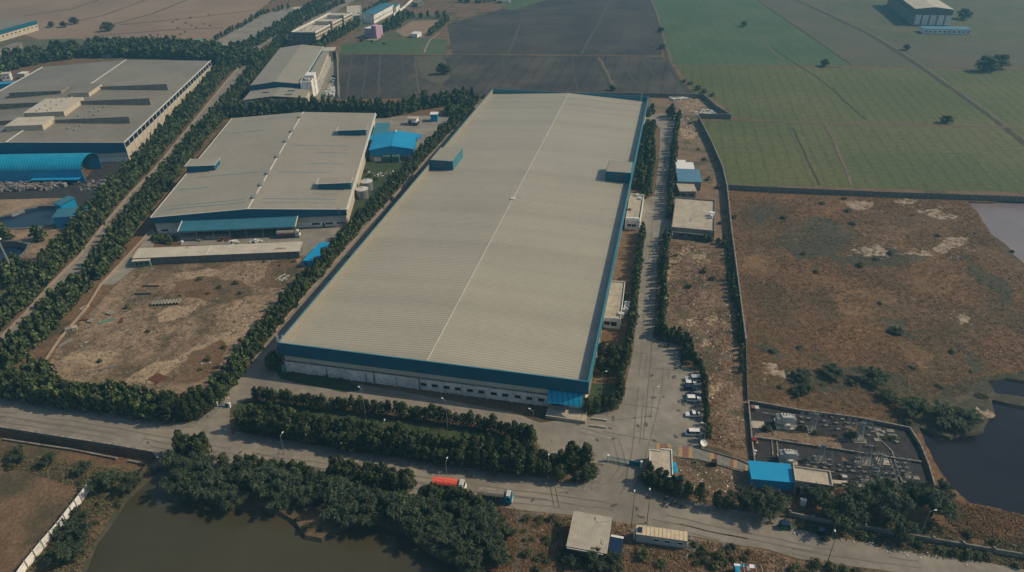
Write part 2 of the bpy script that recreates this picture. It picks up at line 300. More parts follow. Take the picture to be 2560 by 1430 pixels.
# far fields
patch('field',[(0,-20),(700,-20),(610,60),(560,100),(430,112),(230,105),(180,95),(100,100),(-40,50)],MT['tan'],Z[0],12,1)
patch('field',[(-40,100),(180,96),(235,105),(215,130),(100,130),(-40,150)],MT['scrubfar'],Z[1],8,2)
patch('field',[(850,136),(1110,138),(1350,140),(1500,140),(1657,143),(1672,165),(1690,190),(1712,215),(1735,238),(1200,245),(840,248)],MT['plough'],Z[0],12,.4)
patch('field',[(1118,60),(1300,10),(1380,-15),(1618,-15),(1640,30),(1650,70),(1655,139),(1130,134)],MT['plough2'],Z[0],12,.4)
patch('field',[(850,112),(960,98),(1060,95),(1120,100),(1112,135),(852,134)],MT['green2'],Z[1],8,1)
patch('field',[(1250,20),(1300,-20),(1450,-20),(1330,10),(1280,25)],MT['green2'],Z[1],8,1)
patch('field',[(1040,140),(1105,140),(1125,185),(1105,215),(1050,190)],MT['fallow'],Z[2],6,1.5)
patch('field',[(1622,-20),(1880,-20),(1932,30),(2000,75),(2060,115),(2130,164),(1690,163),(1668,120),(1652,70)],MT['green2'],Z[0],12,.3)
patch('field',[(1884,-20),(1970,-20),(2170,85),(2308,170),(2134,166),(2000,72),(1934,28)],MT['fallow'],Z[1],12,.3)
patch('field',[(1976,-20),(2640,-20),(3000,-5),(3000,189),(2640,168),(2312,170),(2174,83)],MT['scrubfar'],Z[0],12,.5)
patch('field',[(2200,95),(2560,112),(2640,120),(3000,140),(3000,189),(2640,168),(2312,170)],MT['fallow'],Z[1],12,1)
patch('field',[(1692,166),(2308,172),(2510,317),(1920,301),(1830,293),(1810,262),(1760,236),(1740,236)],MT['green'],Z[0],12,.3)
patch('field',[(2312,174),(2640,174),(3000,196),(3000,374),(2640,345),(2560,342),(2514,316)],MT['green'],Z[0],12,.3)
patch('field',[(1748,303),(1830,300),(1920,305),(2520,321),(2565,350),(2640,400),(3000,431),(3000,518),(2640,484),(2560,481),(1812,461),(1800,420),(1776,360)],MT['green'],Z[0],12,.3)
patch('yard_ground',[(560,95),(620,50),(700,20),(800,12),(735,68),(640,125),(600,120),(520,110)],MT['road2'],Z[2],6,.5)
patch('yard_ground',[(880,95),(900,60),(960,30),(1060,35),(1120,45),(1118,60),(1080,92),(960,96)],MT['scrubfar'],Z[2],6,1)
patch('dirt_yard',[(990,78),(1030,52),(1110,50),(1100,66),(1060,92),(1010,92)],MT['tan'],Z[3],5,.6)
SALT=[]
def flecks(name,px,m,z,n,size,seed=1):
    P=[at(*p) for p in px]; PP=[(p.x,p.y) for p in P]; cx=sum(p[0] for p in PP)/len(PP); cy=sum(p[1] for p in PP)/len(PP); rr=random.Random(seed); b=Mb(); xs=[p[0] for p in PP]; ys=[p[1] for p in PP]; k=0
    while k<n:
        x=rr.uniform(min(xs)-2,max(xs)+2); y=rr.uniform(min(ys)-2,max(ys)+2)
        ins=inpoly(x,y,PP)
        if (not ins and rr.random()>.12) or any(inpoly(x,y,q) for q in PONDS): continue
        if mnoise.noise(Vector((x*.35,y*.35,seed)))<-.08: 
            if rr.random()<.8: k+=.3; continue
        k+=1; q=size*rr.uniform(.25,1)*(1 if ins else .5); t=rr.uniform(0,3); pts=[]
        for j in range(8): a=j*math.pi/4; e_=q*rr.uniform(.5,1.2); u_=e_*math.cos(a)*1.7; v_=e_*math.sin(a); pts.append((x+u_*math.cos(t)-v_*math.sin(t),y+u_*math.sin(t)+v_*math.cos(t),z+k*.00035))
        b.add(pts,[tuple(range(8))])
    o=b.build(name,m); o['kind']='structure'; return o
FS=[0]
def fpatch(name,q,m,z,sz=.9):
    FS[0]+=1; P=[at(*p) for p in q]; A=abs(sum(P[i].x*P[(i+1)%len(P)].y-P[(i+1)%len(P)].x*P[i].y for i in range(len(P))))/2; flecks(name,q,m,z,min(260,int(A/(sz*sz)*1.5)+8),sz,FS[0])
# marsh and scrub
patch('marsh',[(1813,468),(2440,486),(2640,492),(3000,526),(3000,1554),(2640,1480),(2560,1390),(2400,1350),(2250,1340),(2100,1320),(1990,1250),(1990,1000),(1868,998),(1866,862),(1850,740),(1832,600),(1820,500)],MT['marsh'],Z[0],5,.6)
for q in ([(2115,505),(2150,502),(2185,508),(2175,525),(2130,522)],[(2240,505),(2275,495),(2290,505),(2250,515)],[(2295,530),(2330,520),(2400,545),(2340,548)],[(2340,620),(2370,595),(2415,592),(2420,608),(2380,622),(2350,640),(2240,635),(2310,628)],[(2395,790),(2410,785),(2425,800),(2400,815)],[(1900,905),(1935,910),(1975,945),(1930,935)],[(2120,625),(2200,615),(2230,640),(2160,640)],[(2460,1035),(2500,1032),(2520,1045),(2480,1050)]):
    fpatch('salt_patch',q,MT['salt'],Z[2],1.1); SALT.append([tuple(at(*p)[:2]) for p in q])
patch('scrubland',[(1625,240),(1740,236),(1800,262),(1824,292),(1745,300),(1775,360),(1805,440),(1818,480),(1826,560),(1845,700),(1862,860),(1866,1000),(1876,1150),(1760,1112),(1745,920),(1700,860),(1640,840),(1650,600),(1660,480),(1672,400),(1680,290),(1620,282)],MT['scrub'],Z[1],4,.5)
patch('dirt_yard',[(100,930),(215,795),(300,700),(345,664),(560,650),(752,640),(765,672),(706,730),(640,822),(548,945),(500,985),(360,985),(200,955)],MT['dirt'],Z[1],3,1)
for q in ([(300,960),(330,935),(380,905),(440,895),(520,850),(600,812),(635,800),(600,845),(540,880),(450,905),(380,960)],[(560,850),(600,830),(580,870)],[(430,690),(520,668),(560,680),(480,705)],[(380,790),(430,770),(500,760),(470,790),(400,810)],[(140,905),(180,880),(300,880),(260,915)]):
    patch('sand_patch',q,MT['sand'],Z[2],1.2,1.1)
for q in ([(430,705),(500,690),(600,705),(640,735),(560,760),(490,745),(440,735)],[(480,880),(560,850),(560,900),(520,940),(470,960),(430,950)],[(660,660),(750,645),(740,690),(690,720),(650,720)]):
    patch('weed_patch',q,MT['ground'],Z[3],1.5,1.5)
for q in ([(1665,690),(1672,655),(1700,625),(1725,612),(1735,618),(1710,640),(1690,665),(1670,700)],[(1730,640),(1760,632),(1775,650),(1740,655)],[(1720,800),(1745,808),(1740,820),(1700,808)],[(1760,795),(1790,790),(1800,805),(1770,812)],[(1745,845),(1775,850),(1790,870),(1760,865)],[(1812,845),(1832,850),(1830,880),(1815,870)],[(1780,960),(1805,960),(1790,985),(1775,990),(1768,1070),(1780,1100),(1770,1090),(1765,1010)],[(1690,250),(1760,240),(1775,262),(1740,275),(1700,285)],[(1700,320),(1745,330),(1735,350),(1705,345)]):
    fpatch('bare_soil',q,MT['sand'],Z[2],.9)
patch('dirt_track',[(1275,1440),(1282,1380),(1296,1330),(1290,1278),(1345,1285),(1325,1330),(1312,1380),(1305,1440)],MT['asph'],Z[2],2,.4)
patch('scrubland',[(1210,1258),(1285,1268),(1300,1330),(1285,1440),(1180,1440),(1270,1380)],MT['scrub'],Z[1],2.5,.8)
patch('scrubland',[(1340,1284),(1480,1292),(1600,1312),(1720,1340),(1860,1368),(1990,1395),(2100,1430),(2150,1480),(1290,1480),(1310,1380)],MT['scrub'],Z[1],2.5,.8)
patch('dirt_yard',[(1570,1440),(1580,1412),(1640,1405),(1720,1400),(1750,1440)],MT['red_dirt'],Z[3],2,.6)
patch('field',[(-60,1172),(60,1176),(170,1190),(205,1225),(225,1225),(120,1400),(60,1470),(-90,1480)],MT['ground'],Z[1],3,.6)
# roads
patch('road',[(-60,995),(10,998),(100,1019),(300,1049),(425,1066),(480,1067),(520,1045),(550,1023),(546,1011),(575,1014),(572,1060),(580,1090),(700,1112),(850,1137),(1000,1158),(1210,1190),(1400,1216),(1465,1225),(1492,1205),(1508,1160),(1612,1166),(1607,1185),(1612,1208),(1632,1240),(1680,1257),(1830,1288),(1920,1302),(2010,1325),(2100,1345),(2250,1372),(2420,1398),(2640,1440),(3000,1512),(3000,1575),(2640,1500),(2200,1425),(2000,1398),(1920,1374),(1838,1362),(1718,1337),(1480,1293),(1340,1280),(1200,1262),(1000,1232),(850,1210),(700,1190),(430,1150),(385,1134),(200,1105),(25,1075),(-60,1065)],MT['road'],Z[3],3,.12)
patch('parking_lot',[(1345,1058),(1462,1042),(1545,1024),(1562,970),(1580,890),(1592,800),(1602,650),(1612,572),(1598,560),(1606,500),(1635,490),(1648,400),(1650,320),(1618,300),(1618,283),(1690,287),(1690,320),(1680,360),(1672,420),(1662,520),(1680,560),(1680,590),(1650,590),(1640,700),(1634,845),(1695,858),(1702,915),(1748,930),(1764,1095),(1758,1122),(1650,1130),(1614,1166),(1506,1160),(1370,1150),(1342,1108)],MT['road2'],Z[4],3,.1)
patch('service_road',[(546,1011),(575,1014),(600,1005),(640,990),(700,997),(800,1011),(900,1021),(1050,1041),(1240,1068),(1350,1092),(1350,1058),(1280,1030),(900,960),(700,925),(690,900),(720,850),(800,740),(1000,480),(1120,350),(1210,262),(1190,262),(1090,352),(965,490),(790,705),(640,888)],MT['road'],Z[3],3,.15)
patch('road',[(-20,850),(60,790),(125,714),(200,640),(262,560),(330,480),(385,425),(440,358),(500,285),(560,210),(605,160),(645,128),(740,70),(870,-10),(905,-10),(770,70),(690,115),(640,160),(595,205),(533,275),(463,355),(408,425),(353,485),(303,550),(243,625),(192,690),(110,775),(50,835),(-20,905)],MT['road'],Z[3],5,.15)
strip('track',[(850,112),(905,80),(960,45),(1060,-5)],5,MT['bund'],Z[4],.3)
patch('driveway',[(245,712),(345,620),(380,570),(395,590),(380,625),(345,664),(285,712)],MT['road2'],Z[3],3,.2)
patch('driveway',[(640,600),(740,590),(870,575),(868,600),(830,612),(800,640),(752,640),(745,608)],MT['road2'],Z[3],3,.2)
patch('yard_ground',[(922,300),(1000,290),(1140,290),(1160,300),(1120,335),(1060,400),(1040,400),(1040,345),(955,330)],MT['road2'],Z[2],3,.4)
patch('yard_ground',[(900,400),(1040,402),(1050,415),(960,500),(890,545),(870,565)],MT['lawn'],Z[1],3,.5)
patch('yard_ground',[(-20,440),(204,455),(245,405),(330,400),(345,420),(300,480),(240,520),(190,520),(-20,500)],MT['gravel'],Z[1],3,1)
patch('yard_ground',[(-20,500),(170,495),(150,514),(60,524),(-20,550)],MT['dirt'],Z[2],3,.6)
patch('yard_ground',[(-20,574),(60,574),(130,568),(160,590),(140,640),(60,700),(-20,700)],MT['dirt'],Z[2],3,.6)
patch('yard_ground',[(780,250),(815,180),(845,130),(850,245)],MT['road'],Z[2],3,.3)
patch('path',[(320,405),(420,330),(535,205),(530,185),(545,195),(440,340),(340,430)],MT['bund'],Z[3],4,.3)
patch('lawn',[(640,1000),(800,1018),(1000,1045),(1200,1072),(1335,1108),(1330,1175),(1000,1135),(700,1080),(590,1065),(590,1010)],MT['lawn'],Z[2],3,.5)
patch('lawn',[(1350,1160),(1495,1165),(1500,1200),(1460,1212),(1340,1195)],MT['ground'],Z[5],2,.4)
patch('lawn',[(1480,960),(1548,955),(1545,1022),(1465,1038)],MT['lawn'],Z[5],2,.2)
patch('lawn',[(1505,850),(1575,850),(1560,960),(1480,960)],MT['ground'],Z[5],2,.2)
patch('lawn',[(1545,600),(1600,600),(1590,700),(1530,700)],MT['ground'],Z[5],2,.2)
patch('garden',[(690,925),(720,920),(895,960),(900,975),(860,982),(700,948)],MT['lawn'],Z[5],2,.2)
patch('dirt_yard',[(1690,1140),(1760,1138),(1880,1185),(1880,1215),(1830,1260),(1700,1240),(1685,1200)],MT['scrub'],Z[2],2,.4)
patch('gravel_bed',[(1872,1006),(2000,1030),(2280,1075),(2335,1240),(2090,1215),(1884,1160)],MT['gravel'],Z[3],4,.1)
for q in ([(1885,1085),(1960,1070),(2010,1080),(2090,1100),(2100,1125),(1960,1100),(1885,1095)],[(2120,1060),(2150,1070),(2170,1110),(2130,1105)],[(2100,1150),(2120,1150),(2100,1140)]): patch('scrubland',q,MT['scrub'],Z[5],2,1)
# pavement with coloured bands, kerbs
for nm,px,wd in (('pavement',[(14,995),(104,1016),(304,1046),(425,1063),(478,1063),(525,1038),(550,1016)],2.2),('pavement',[(584,1086),(700,1107),(850,1132),(1000,1153),(1210,1185),(1400,1210),(1462,1219),(1488,1202),(1500,1165)],2.4),('pavement',[(1612,1175),(1617,1205),(1640,1235),(1690,1253),(1830,1283),(1920,1296),(1990,1310)],2.2)):
    strip(nm,px,wd,MT['walk'],Z[6])
    P,l,r=strip_poly([at(*p) for p in px],wd); n=len(P); b=Mb()
    side=r
    for i in range(n-1):
        a=Vector((*side[i],0));c=Vector((*side[i+1],0)); d=(c-a); u=d.normalized() if d.length>1e-6 else Vector((1,0,0)); nn=Vector((-u.y,u.x,0))
        b.prism([a-nn*.22,c-nn*.22,c,a],0,.15)
    o=b.build('kerb',MT['kerb']); o['kind']='structure'
patch('pavement',[(1640,1104),(1700,1108),(1755,1122),(1800,1136),(1878,1165),(1882,1180),(1800,1162),(1740,1148),(1690,1142),(1640,1142)],MT['walk'],Z[6],3,0)
for k,(x0,y0,x1,y1) in enumerate([(1641,1108,1648,1125),(1669,1112,1677,1128),(1697,1116,1705,1142),(1722,1119,1731,1145),(1776,1130,1785,1153),(1834,1146,1845,1170),(1864,1156,1878,1178)]):
    patch('paving_band',[(x0,y0),(x0+9,y0+1),(x0+8,y1+1),(x0-1,y1)],MT['tiley'],Z[7],3,0); patch('paving_band',[(x0+9,y0+1),(x0+18,y0+3),(x0+17,y1+3),(x0+8,y1+1)] if k%2==0 else [(x0-9,y0-1),(x0,y0),(x0-1,y1),(x0-10,y1-2)],MT['tiler'],Z[7],3,0)
# slab joints and tracks in the concrete
for px in ([(1608,1100),(1630,860),(1636,700)],): strip('road_joint',px,.16,MT['joint'],Z[7],.05)
for px in ([(1583,880),(1626,886)],[(1632,921),(1705,928)],[(1560,1010),(1650,1022)],[(1510,1080),(1620,1100)],[(1375,1214),(1385,1265)],[(1388,1215),(1398,1268)],[(350,1110),(372,1085)],[(900,1150),(905,1210)],[(700,1110),(690,1180)],[(1600,1166),(1590,1215)],[(1570,1165),(1562,1225)]): strip('road_joint',px,.18,MT['joint'],Z[7],.05)
# field boundaries
for px,wd,m in (([(1622,-10),(1640,35),(1652,70),(1660,120),(1672,160),(1690,190),(1715,220),(1738,238)],3,'ditch'),([(1625,-10),(1643,35),(1657,80),(1668,125),(1680,160)],1.5,'bund'),([(1130,137),(1350,140),(1500,140),(1655,143)],1.6,'ditch'),([(850,135),(1120,138)],1.5,'bund'),([(1690,164),(1920,167),(2130,166),(2308,171),(2640,172)],1.4,'bund'),([(1965,-10),(2060,32),(2170,84),(2250,135),(2308,172),(2400,235),(2510,318),(2600,390)],3.2,'ditch'),([(1972,-10),(2066,30),(2176,82),(2256,131),(2314,170),(2406,233),(2516,316)],1.6,'bund'),([(1824,293),(1920,302),(2060,306),(2330,312),(2510,318),(2640,322)],1.8,'bund'),([(2062,307),(2085,350),(2105,400),(2130,465)],1.8,'bund'),([(1882,-10),(1933,29),(2000,73),(2060,115),(2132,165)],1.2,'ditch'),([(1490,140),(1510,180),(1532,225)],2.6,'ditch'),([(1497,143),(1517,180),(1538,222)],1.6,'bund'),([(1540,143),(1575,190),(1608,228)],1.3,'furrow'),([(1600,145),(1640,190),(1672,228)],1.3,'furrow'),([(880,138),(872,190),(868,243)],1.3,'furrow'),([(918,138),(912,190),(905,243)],1.0,'furrow'),([(951,138),(948,190),(945,243)],1.6,'furrow'),([(1005,138),(1009,190),(1014,240)],1.0,'furrow'),([(1037,140),(1040,190),(1048,235)],.8,'bund'),([(1128,142),(1130,190),(1133,235)],1.0,'ditch'),([(1255,142),(1262,190),(1268,230)],.9,'furrow'),([(1430,142),(1436,190),(1446,230)],1.0,'furrow'),([(1270,135),(1285,100),(1300,62)],2.2,'furrow'),([(1455,135),(1475,95),(1500,55),(1520,5)],2.0,'furrow'),([(1130,100),(1300,60),(1500,62),(1648,66)],1.2,'ditch'),([(1300,30),(1450,33),(1640,38)],1,'bund'),([(1060,132),(1075,100),(1100,82)],1.4,'salt'),([(1790,20),(1850,60),(1920,118),(1968,162)],1.2,'bund'),([(1980,320),(2000,358),(2030,420),(2048,462)],.9,'ditch'),([(1930,118),(1990,160),(2060,205),(2165,300)],.9,'ditch'),([(60,40),(180,22),(260,-5)],1.6,'ditch'),([(150,62),(260,38),(380,-5)],1.6,'ditch'),([(250,70),(380,35),(480,-5)],1.8,'ditch'),([(300,62),(480,45),(640,25)],1.4,'ditch'),([(240,90),(420,75),(560,70)],1.4,'ditch')):
    strip('field_boundary',px,wd,MT[m],Z[8],.5)
MT['tyre']=mat('tyre_track',(.135,.122,.10),(.175,.16,.132),s=.2)
MT['oil']=mat('oil_stain',(.07,.065,.055),(.11,.10,.085),s=1)
for px in ([(-40,1030),(200,1062),(430,1103),(700,1150),(1000,1190),(1250,1228),(1500,1260),(1800,1325),(2050,1378),(2300,1412)],[(-40,1043),(200,1077),(430,1120),(700,1165),(1000,1208),(1250,1246),(1500,1276),(1800,1342),(2050,1390)],[(1560,1240),(1585,1150),(1600,1000),(1612,860),(1622,700),(1640,540),(1656,420),(1668,300)],[(1400,1240),(1520,1215),(1560,1170),(1540,1100),(1450,1075)],[(1580,1255),(1620,1150),(1660,1000),(1665,920)]):
    for o_ in (-.9,.9):
        P=[at(*p) for p in px]; P2_,l,r=strip_poly(P,1.8,.25); strip_w=[Vector((*q,0)) for q in (l if o_>0 else r)]
        Pq,l2,r2=strip_poly(strip_w,.35,0); n=len(Pq); b=Mb(); b.v=[(*q,Z[5]+.004) for q in l2]+[(*q,Z[5]+.004) for q in r2]; b.f=[(i,n+i,n+i+1,i+1) for i in range(n-1) if mnoise.noise(Vector((Pq[i][0]*.06,Pq[i][1]*.06,o_)))>-.15]; o=b.build('tyre_track',MT['tyre']); o['kind']='structure'
flecks('oil_stain',[(1360,1060),(1540,1040),(1600,900),(1695,860),(1745,930),(1758,1110),(1620,1140),(1350,1140)],MT['oil'],Z[7],34,.7,5)
flecks('oil_stain',[(0,1040),(430,1100),(1000,1180),(1500,1240),(1800,1310),(1800,1340),(1400,1275),(1000,1210),(400,1120),(0,1055)],MT['oil'],Z[7],40,.6,6)
patch('yard_ground',[(380,588),(440,600),(450,614),(745,606),(760,600),(870,574),(866,566),(740,575),(400,585)],MT['road2'],Z[4],3,.2)
MT['wet']=mat('wet_marsh',(.062,.058,.038),(.095,.075,.048),(.05,.05,.034),s=.06,s2=.5,val=.4,bump=.5,dist=.8)
MT['palereed']=mat('pale_reeds',(.175,.108,.056),(.13,.08,.042),s=.1,s2=.6,val=.3,bump=.5)
for q in ([(1970,560),(2080,540),(2120,600),(2060,650),(1980,640),(1940,600)],[(2080,640),(2200,620),(2330,640),(2250,665),(2120,670)],[(1960,930),(2100,915),(2240,930),(2270,965),(2120,985),(2000,980)],[(2200,985),(2330,1000),(2440,1030),(2450,1062),(2380,1080),(2290,1060),(2230,1020)],[(1880,850),(1930,870),(1980,885),(1950,895),(1890,875)],[(2340,830),(2420,880),(2480,930),(2440,930),(2380,880)],[(2400,640),(2480,680),(2540,760),(2480,740),(2420,690)],[(1850,520),(1930,510),(1960,540),(1880,560)],[(2180,790),(2260,800),(2300,850),(2220,840)]):
    patch('wet_ground',q,MT['wet'],Z[1]+.004,2,3)
for q in ([(2140,560),(2300,570),(2260,600),(2150,590)],[(2060,740),(2200,720),(2240,760),(2120,790)],[(2230,850),(2330,880),(2340,920),(2260,900)],[(1880,620),(1930,650),(1920,720),(1870,680)],[(2300,690),(2400,700),(2360,740),(2290,730)],[(1900,900),(1960,915),(1930,945),(1885,930)]):
    patch('reed_patch',q,MT['palereed'],Z[1]+.008,2,3)
MT['cream']=mat('cream_sheet_roof',(.56,.46,.30),(.48,.39,.26),s=.8,s2=2,val=.15,rough=.5)
patch('wet_ground',[(2420,935),(2640,935),(3000,987),(3000,1076),(2640,1020),(2500,1045),(2400,1110),(2290,1085),(2230,1050),(2330,1010)],MT['wet'],Z[1]+.006,2,2)
# ---------------- buildings ----------------
def strokes(parent,name,x0,x1,z0,z1,y,m,seed,bar=False):
    'faded painted lettering: a row of short strokes on a wall facing -y'
    r=random.Random(seed); b=Mb(); n=7; w=(x1-x0)/n
    if bar: b.box(x0,x1,y-.03,y,z1-.14,z1)
    for i in range(n):
        a=x0+i*w+.05; t=.15
        b.box(a,a+t,y-.03,y,z0,z1-.16)
        b.box(a+t,a+w*.7,y-.03,y,(z0+z1)/2-.08,(z0+z1)/2+.08)
        if i%2==0: b.box(a+w*.7,a+w*.7+t,y-.03,y,z0,z1-.16)
        if i%3==1: b.box(a+t,a+w*.7,y-.03,y,z0,z0+.14)
    return b.build(name,m,parent)
def windows(root,xs,y,z0,z1,w,m=None,fm=None,name='window',sh=True):
    for x in xs:
        f=Mb().box(x-w/2,x+w/2,y-.06,y+.02,z0,z1).build(name,m or MT['glass'],root)
        if fm:
            b=Mb().box(x-w/2-.12,x+w/2+.12,y-.11,y,z1,z1+.12).box(x-w/2-.12,x+w/2+.12,y-.11,y,z0-.12,z0); b.build('frame',fm,f)
def windows_side(root,ys,x,sgn,z0,z1,w,m=None,name='window'):
    for y in ys: Mb().box(min(x,x+sgn*.06),max(x,x+sgn*.06),y-w/2,y+w/2,z0,z1).build(name,m or MT['glass'],root)
# --- main warehouse
PT=11.5
mf=Fr((693,857),(1472,955),PT); W=mf.W; D=mf.inv((1622,241),PT)[1]
mw=mf.thing('warehouse','huge long warehouse with ribbed pale roof behind a dark blue parapet, photo centre','warehouse')
e=.75
Mb().box(e,W-e,e,D-e,0,4.3).build('wall',MT['wallw'],mw)
b=Mb().box(e+.12,W-e-.12,e+.12,D-e-.12,4.3,8.2); b.build('upper_wall',MT['gsheet'],mw)
Mb().box(.42,W-.42,.42,e-.003,4.32,4.62).build('ledge',MT['conc'],mw)
t=.3
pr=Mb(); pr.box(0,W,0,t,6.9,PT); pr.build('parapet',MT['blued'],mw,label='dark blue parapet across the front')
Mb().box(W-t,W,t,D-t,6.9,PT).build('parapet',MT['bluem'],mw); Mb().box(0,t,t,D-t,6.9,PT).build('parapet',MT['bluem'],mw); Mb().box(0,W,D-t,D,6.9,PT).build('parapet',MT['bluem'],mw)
cp=Mb().box(-.06,W+.06,-.06,t+.05,PT,PT+.1).box(-.06,t+.05,t+.05,D,PT,PT+.1).box(W-t-.05,W+.06,t+.05,D,PT,PT+.1); cp.build('coping',MT['bluem'],mw)
lin=Mb().box(t,t+.05,t,D-t,8.3,PT-.1); lin.build('parapet_lining',MT['roofgrey'],mw)
zr=PT-.25; ze=8.55; rf=Mb().gable(t,W-t,t,D-t,ze,zr,.2); ro=rf.build('roof',MT['roofmain'],mw)
xr=W/2
rcap=Mb().box(xr-.14,xr+.14,t,D-t,zr-.02,zr+.08); rcap.build('ridge_cap',MT['gsheet'],ro)
gb=Mb().box(t,t+.75,t,D-t,ze-.05,ze+.02).box(W-t-.75,W-t,t,D-t,ze-.05,ze+.02); gb.build('gutter',MT['steel'],ro)
# dark sheet joints near the far end
def roofz(x): return ze+(zr-ze)*(1-abs(x-xr)/(W/2-t))
jb=Mb()
for px,s in (((1500,253),1),((1500,268),1),((1500,279),1),((1500,283),1),((1350,243),0),((1340,256),0),((1340,268),0),((1340,271),0),((1200,600),2)):
    a,bb=mf.inv(px,10.3)
    if s==2: continue
    x0,x1=(xr+1,W-1.5) if s else (1.5,xr-1)
    jb.add([(x0,bb,roofz(x0)+.03),(x1,bb,roofz(x1)+.03),(x1,bb+.35,roofz(x1)+.03),(x0,bb+.35,roofz(x0)+.03)],[(0,1,2,3)])
jb.build('sheet_joint',MT['roofdark'],ro)
a,bb=mf.inv((1284,497),zr); Mb().box(xr-.9,xr+.9,bb-1.2,bb+1.2,zr+.09,zr+.35).build('ridge_vent',MT['steelw'],ro)
a,bb=mf.inv((1410,240),zr)
nb=13; bw=(W-2*e)/nb
for i in range(nb+1):
    x=e+i*bw
    Mb().box(max(e,x-.25),min(W-e,x+.25),e-.32,e-.003,0,4.318).build('pilaster',MT['wallw'],mw)
for i in range(6,12):
    if i<11: xs=[e+(i+.25)*bw,e+(i+.73)*bw]
    else: xs=[e+(i+.22)*bw]
    windows(mw,xs,e-.02,1.75,2.65,1.75,None,MT['conc'])
for x in (2.1,4.1,5.6): Mb().tube((e+x*bw*.9,e-.12,.1),(e+x*bw*.9,e-.12,3.4),.08).build('downpipe',MT['black'],mw)
for i in (6,4): Mb().tube((e+i*bw+.5,e-.12,.1),(e+i*bw+.5,e-.12,4.1),.09).build('downpipe',MT['black'],mw)
# side wall pilasters (right)
for i in range(37):
    y=e+i*(D-2*e)/36; Mb().box(W-e+.003,W-e+.22,y-.25,y+.25,0,5.2).build('pilaster',MT['wallc'],mw)
# stair housings on the roof
def housing(pa,pb,pc,h,zb,lab,seed):
    x0,y0=mf.inv(pa,h); x1,_=mf.inv(pb,h); _,y1=mf.inv(pc,h)
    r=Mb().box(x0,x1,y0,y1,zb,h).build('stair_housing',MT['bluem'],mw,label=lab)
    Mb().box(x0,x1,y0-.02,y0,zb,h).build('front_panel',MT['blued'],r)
    Mb().box(x0+.3,x1-.3,y0+.3,y1-.3,h,h+.04).build('flat_roof',MT['roofgrey'],r)
    w=(x1-x0); strokes(r,'lettering',x0+w*.4,x0+w*.66,h-1.75,h-.85,y0-.03,MT['orange'],seed,True); strokes(r,'lettering',x0+w*.4,x0+w*.66,h-3.45,h-2.7,y0-.03,MT['orange'],seed+1)
housing((1074.8,399.7),(1134.6,400.3),(1156.6,371.7),13.6,8.2,'blue box housing on the left roof edge',3)
housing((1514.6,428.5),(1577.2,436.3),(1583.8,405.2),13.6,8.2,'blue box housing on the right roof edge',5)
# canopy over the dock, curved sheet
cx0=mf.inv((1370,979),7)[0]; cx1=mf.inv((1459,990),7)[0]-.3
pf=[]
for k in range(9): a=math.pi/2*k/8; pf.append((e-.1-3.6*math.sin(a*1.0)*1.0+0*k,6.9-2.3*(1-math.cos(a))))
pf=[(e-.05-(3.6*k/8),6.9-2.3*(k/8)**1.9) for k in range(9)]
pf2=[(y,z-.1) for y,z in pf[::-1]]
b=Mb(); n=8
for i in range(n): b.add([(cx0,pf[i][0],pf[i][1]),(cx1,pf[i][0],pf[i][1]),(cx1,pf[i+1][0],pf[i+1][1]),(cx0,pf[i+1][0],pf[i+1][1])]+[(cx0,pf[i][0],pf[i][1]-.1),(cx1,pf[i][0],pf[i][1]-.1),(cx1,pf[i+1][0],pf[i+1][1]-.1),(cx0,pf[i+1][0],pf[i+1][1]-.1)],[(0,1,2,3),(7,6,5,4),(0,3,7,4),(1,5,6,2)])
b.build('canopy',MT['bluev'],mw)
dk=Mb().box(cx0,cx1+1.5,-4.6,e-.35,0,1.15); dk.build('loading_dock',MT['slab'],mw)
Mb().box(cx0+.8,cx0+4,e-.38,e-.34,1.2,3.4).build('shutter_door',MT['glass'],mw)
Mb().box(cx0+6,cx0+9,e-.38,e-.34,1.2,3.4).build('shutter_door',MT['white'],mw)
for dy in (0,1.5): Mb().box(cx1+3.0,cx1+7.4,-4.4+dy*2-1,-4.05+dy*2-1,0,.6).build('barrier_kerb',MT['slab'],mw)
Mb().tube((cx1+1.4,-5,1.2),(cx1+1.4,-5,2.2),.05).tube((cx1+1.4,e-.4,1.2),(cx1+1.4,e-.4,2.2),.05).tube((cx1+1.4,-5,2.2),(cx1+1.4,e-.4,2.2),.05).build('handrail',MT['yellow'],mw)
# roof ladders
def ladder(root,x,y,z0,z1,cage=True,m='white'):
    b=Mb().tube((x-.35,y,z0),(x-.35,y,z1),.05).tube((x+.35,y,z0),(x+.35,y,z1),.05)
    k=int((z1-z0)/.5)
    for i in range(k): b.tube((x-.35,y,z0+i*.5),(x+.35,y,z0+i*.5),.03)
    if cage: b.tube((x-.35,y,z1),(x+.35,y,z1),.05).tube((x-.35,y,z1),(x+.35,y,z1-1.4),.05)
    b.build('ladder',MT[m],root)
ladder(mw,t+1.4,t+.6,8.7,PT+2.4); ladder(mw,-.2,.9,PT-.5,PT+2.4); ladder(mw,W-4,D-1.2,8.7,PT+2)
Mb().box(.1,1.1,-.9,-.1,1.0,3.4).build('cabinet',MT['teal'],mw)
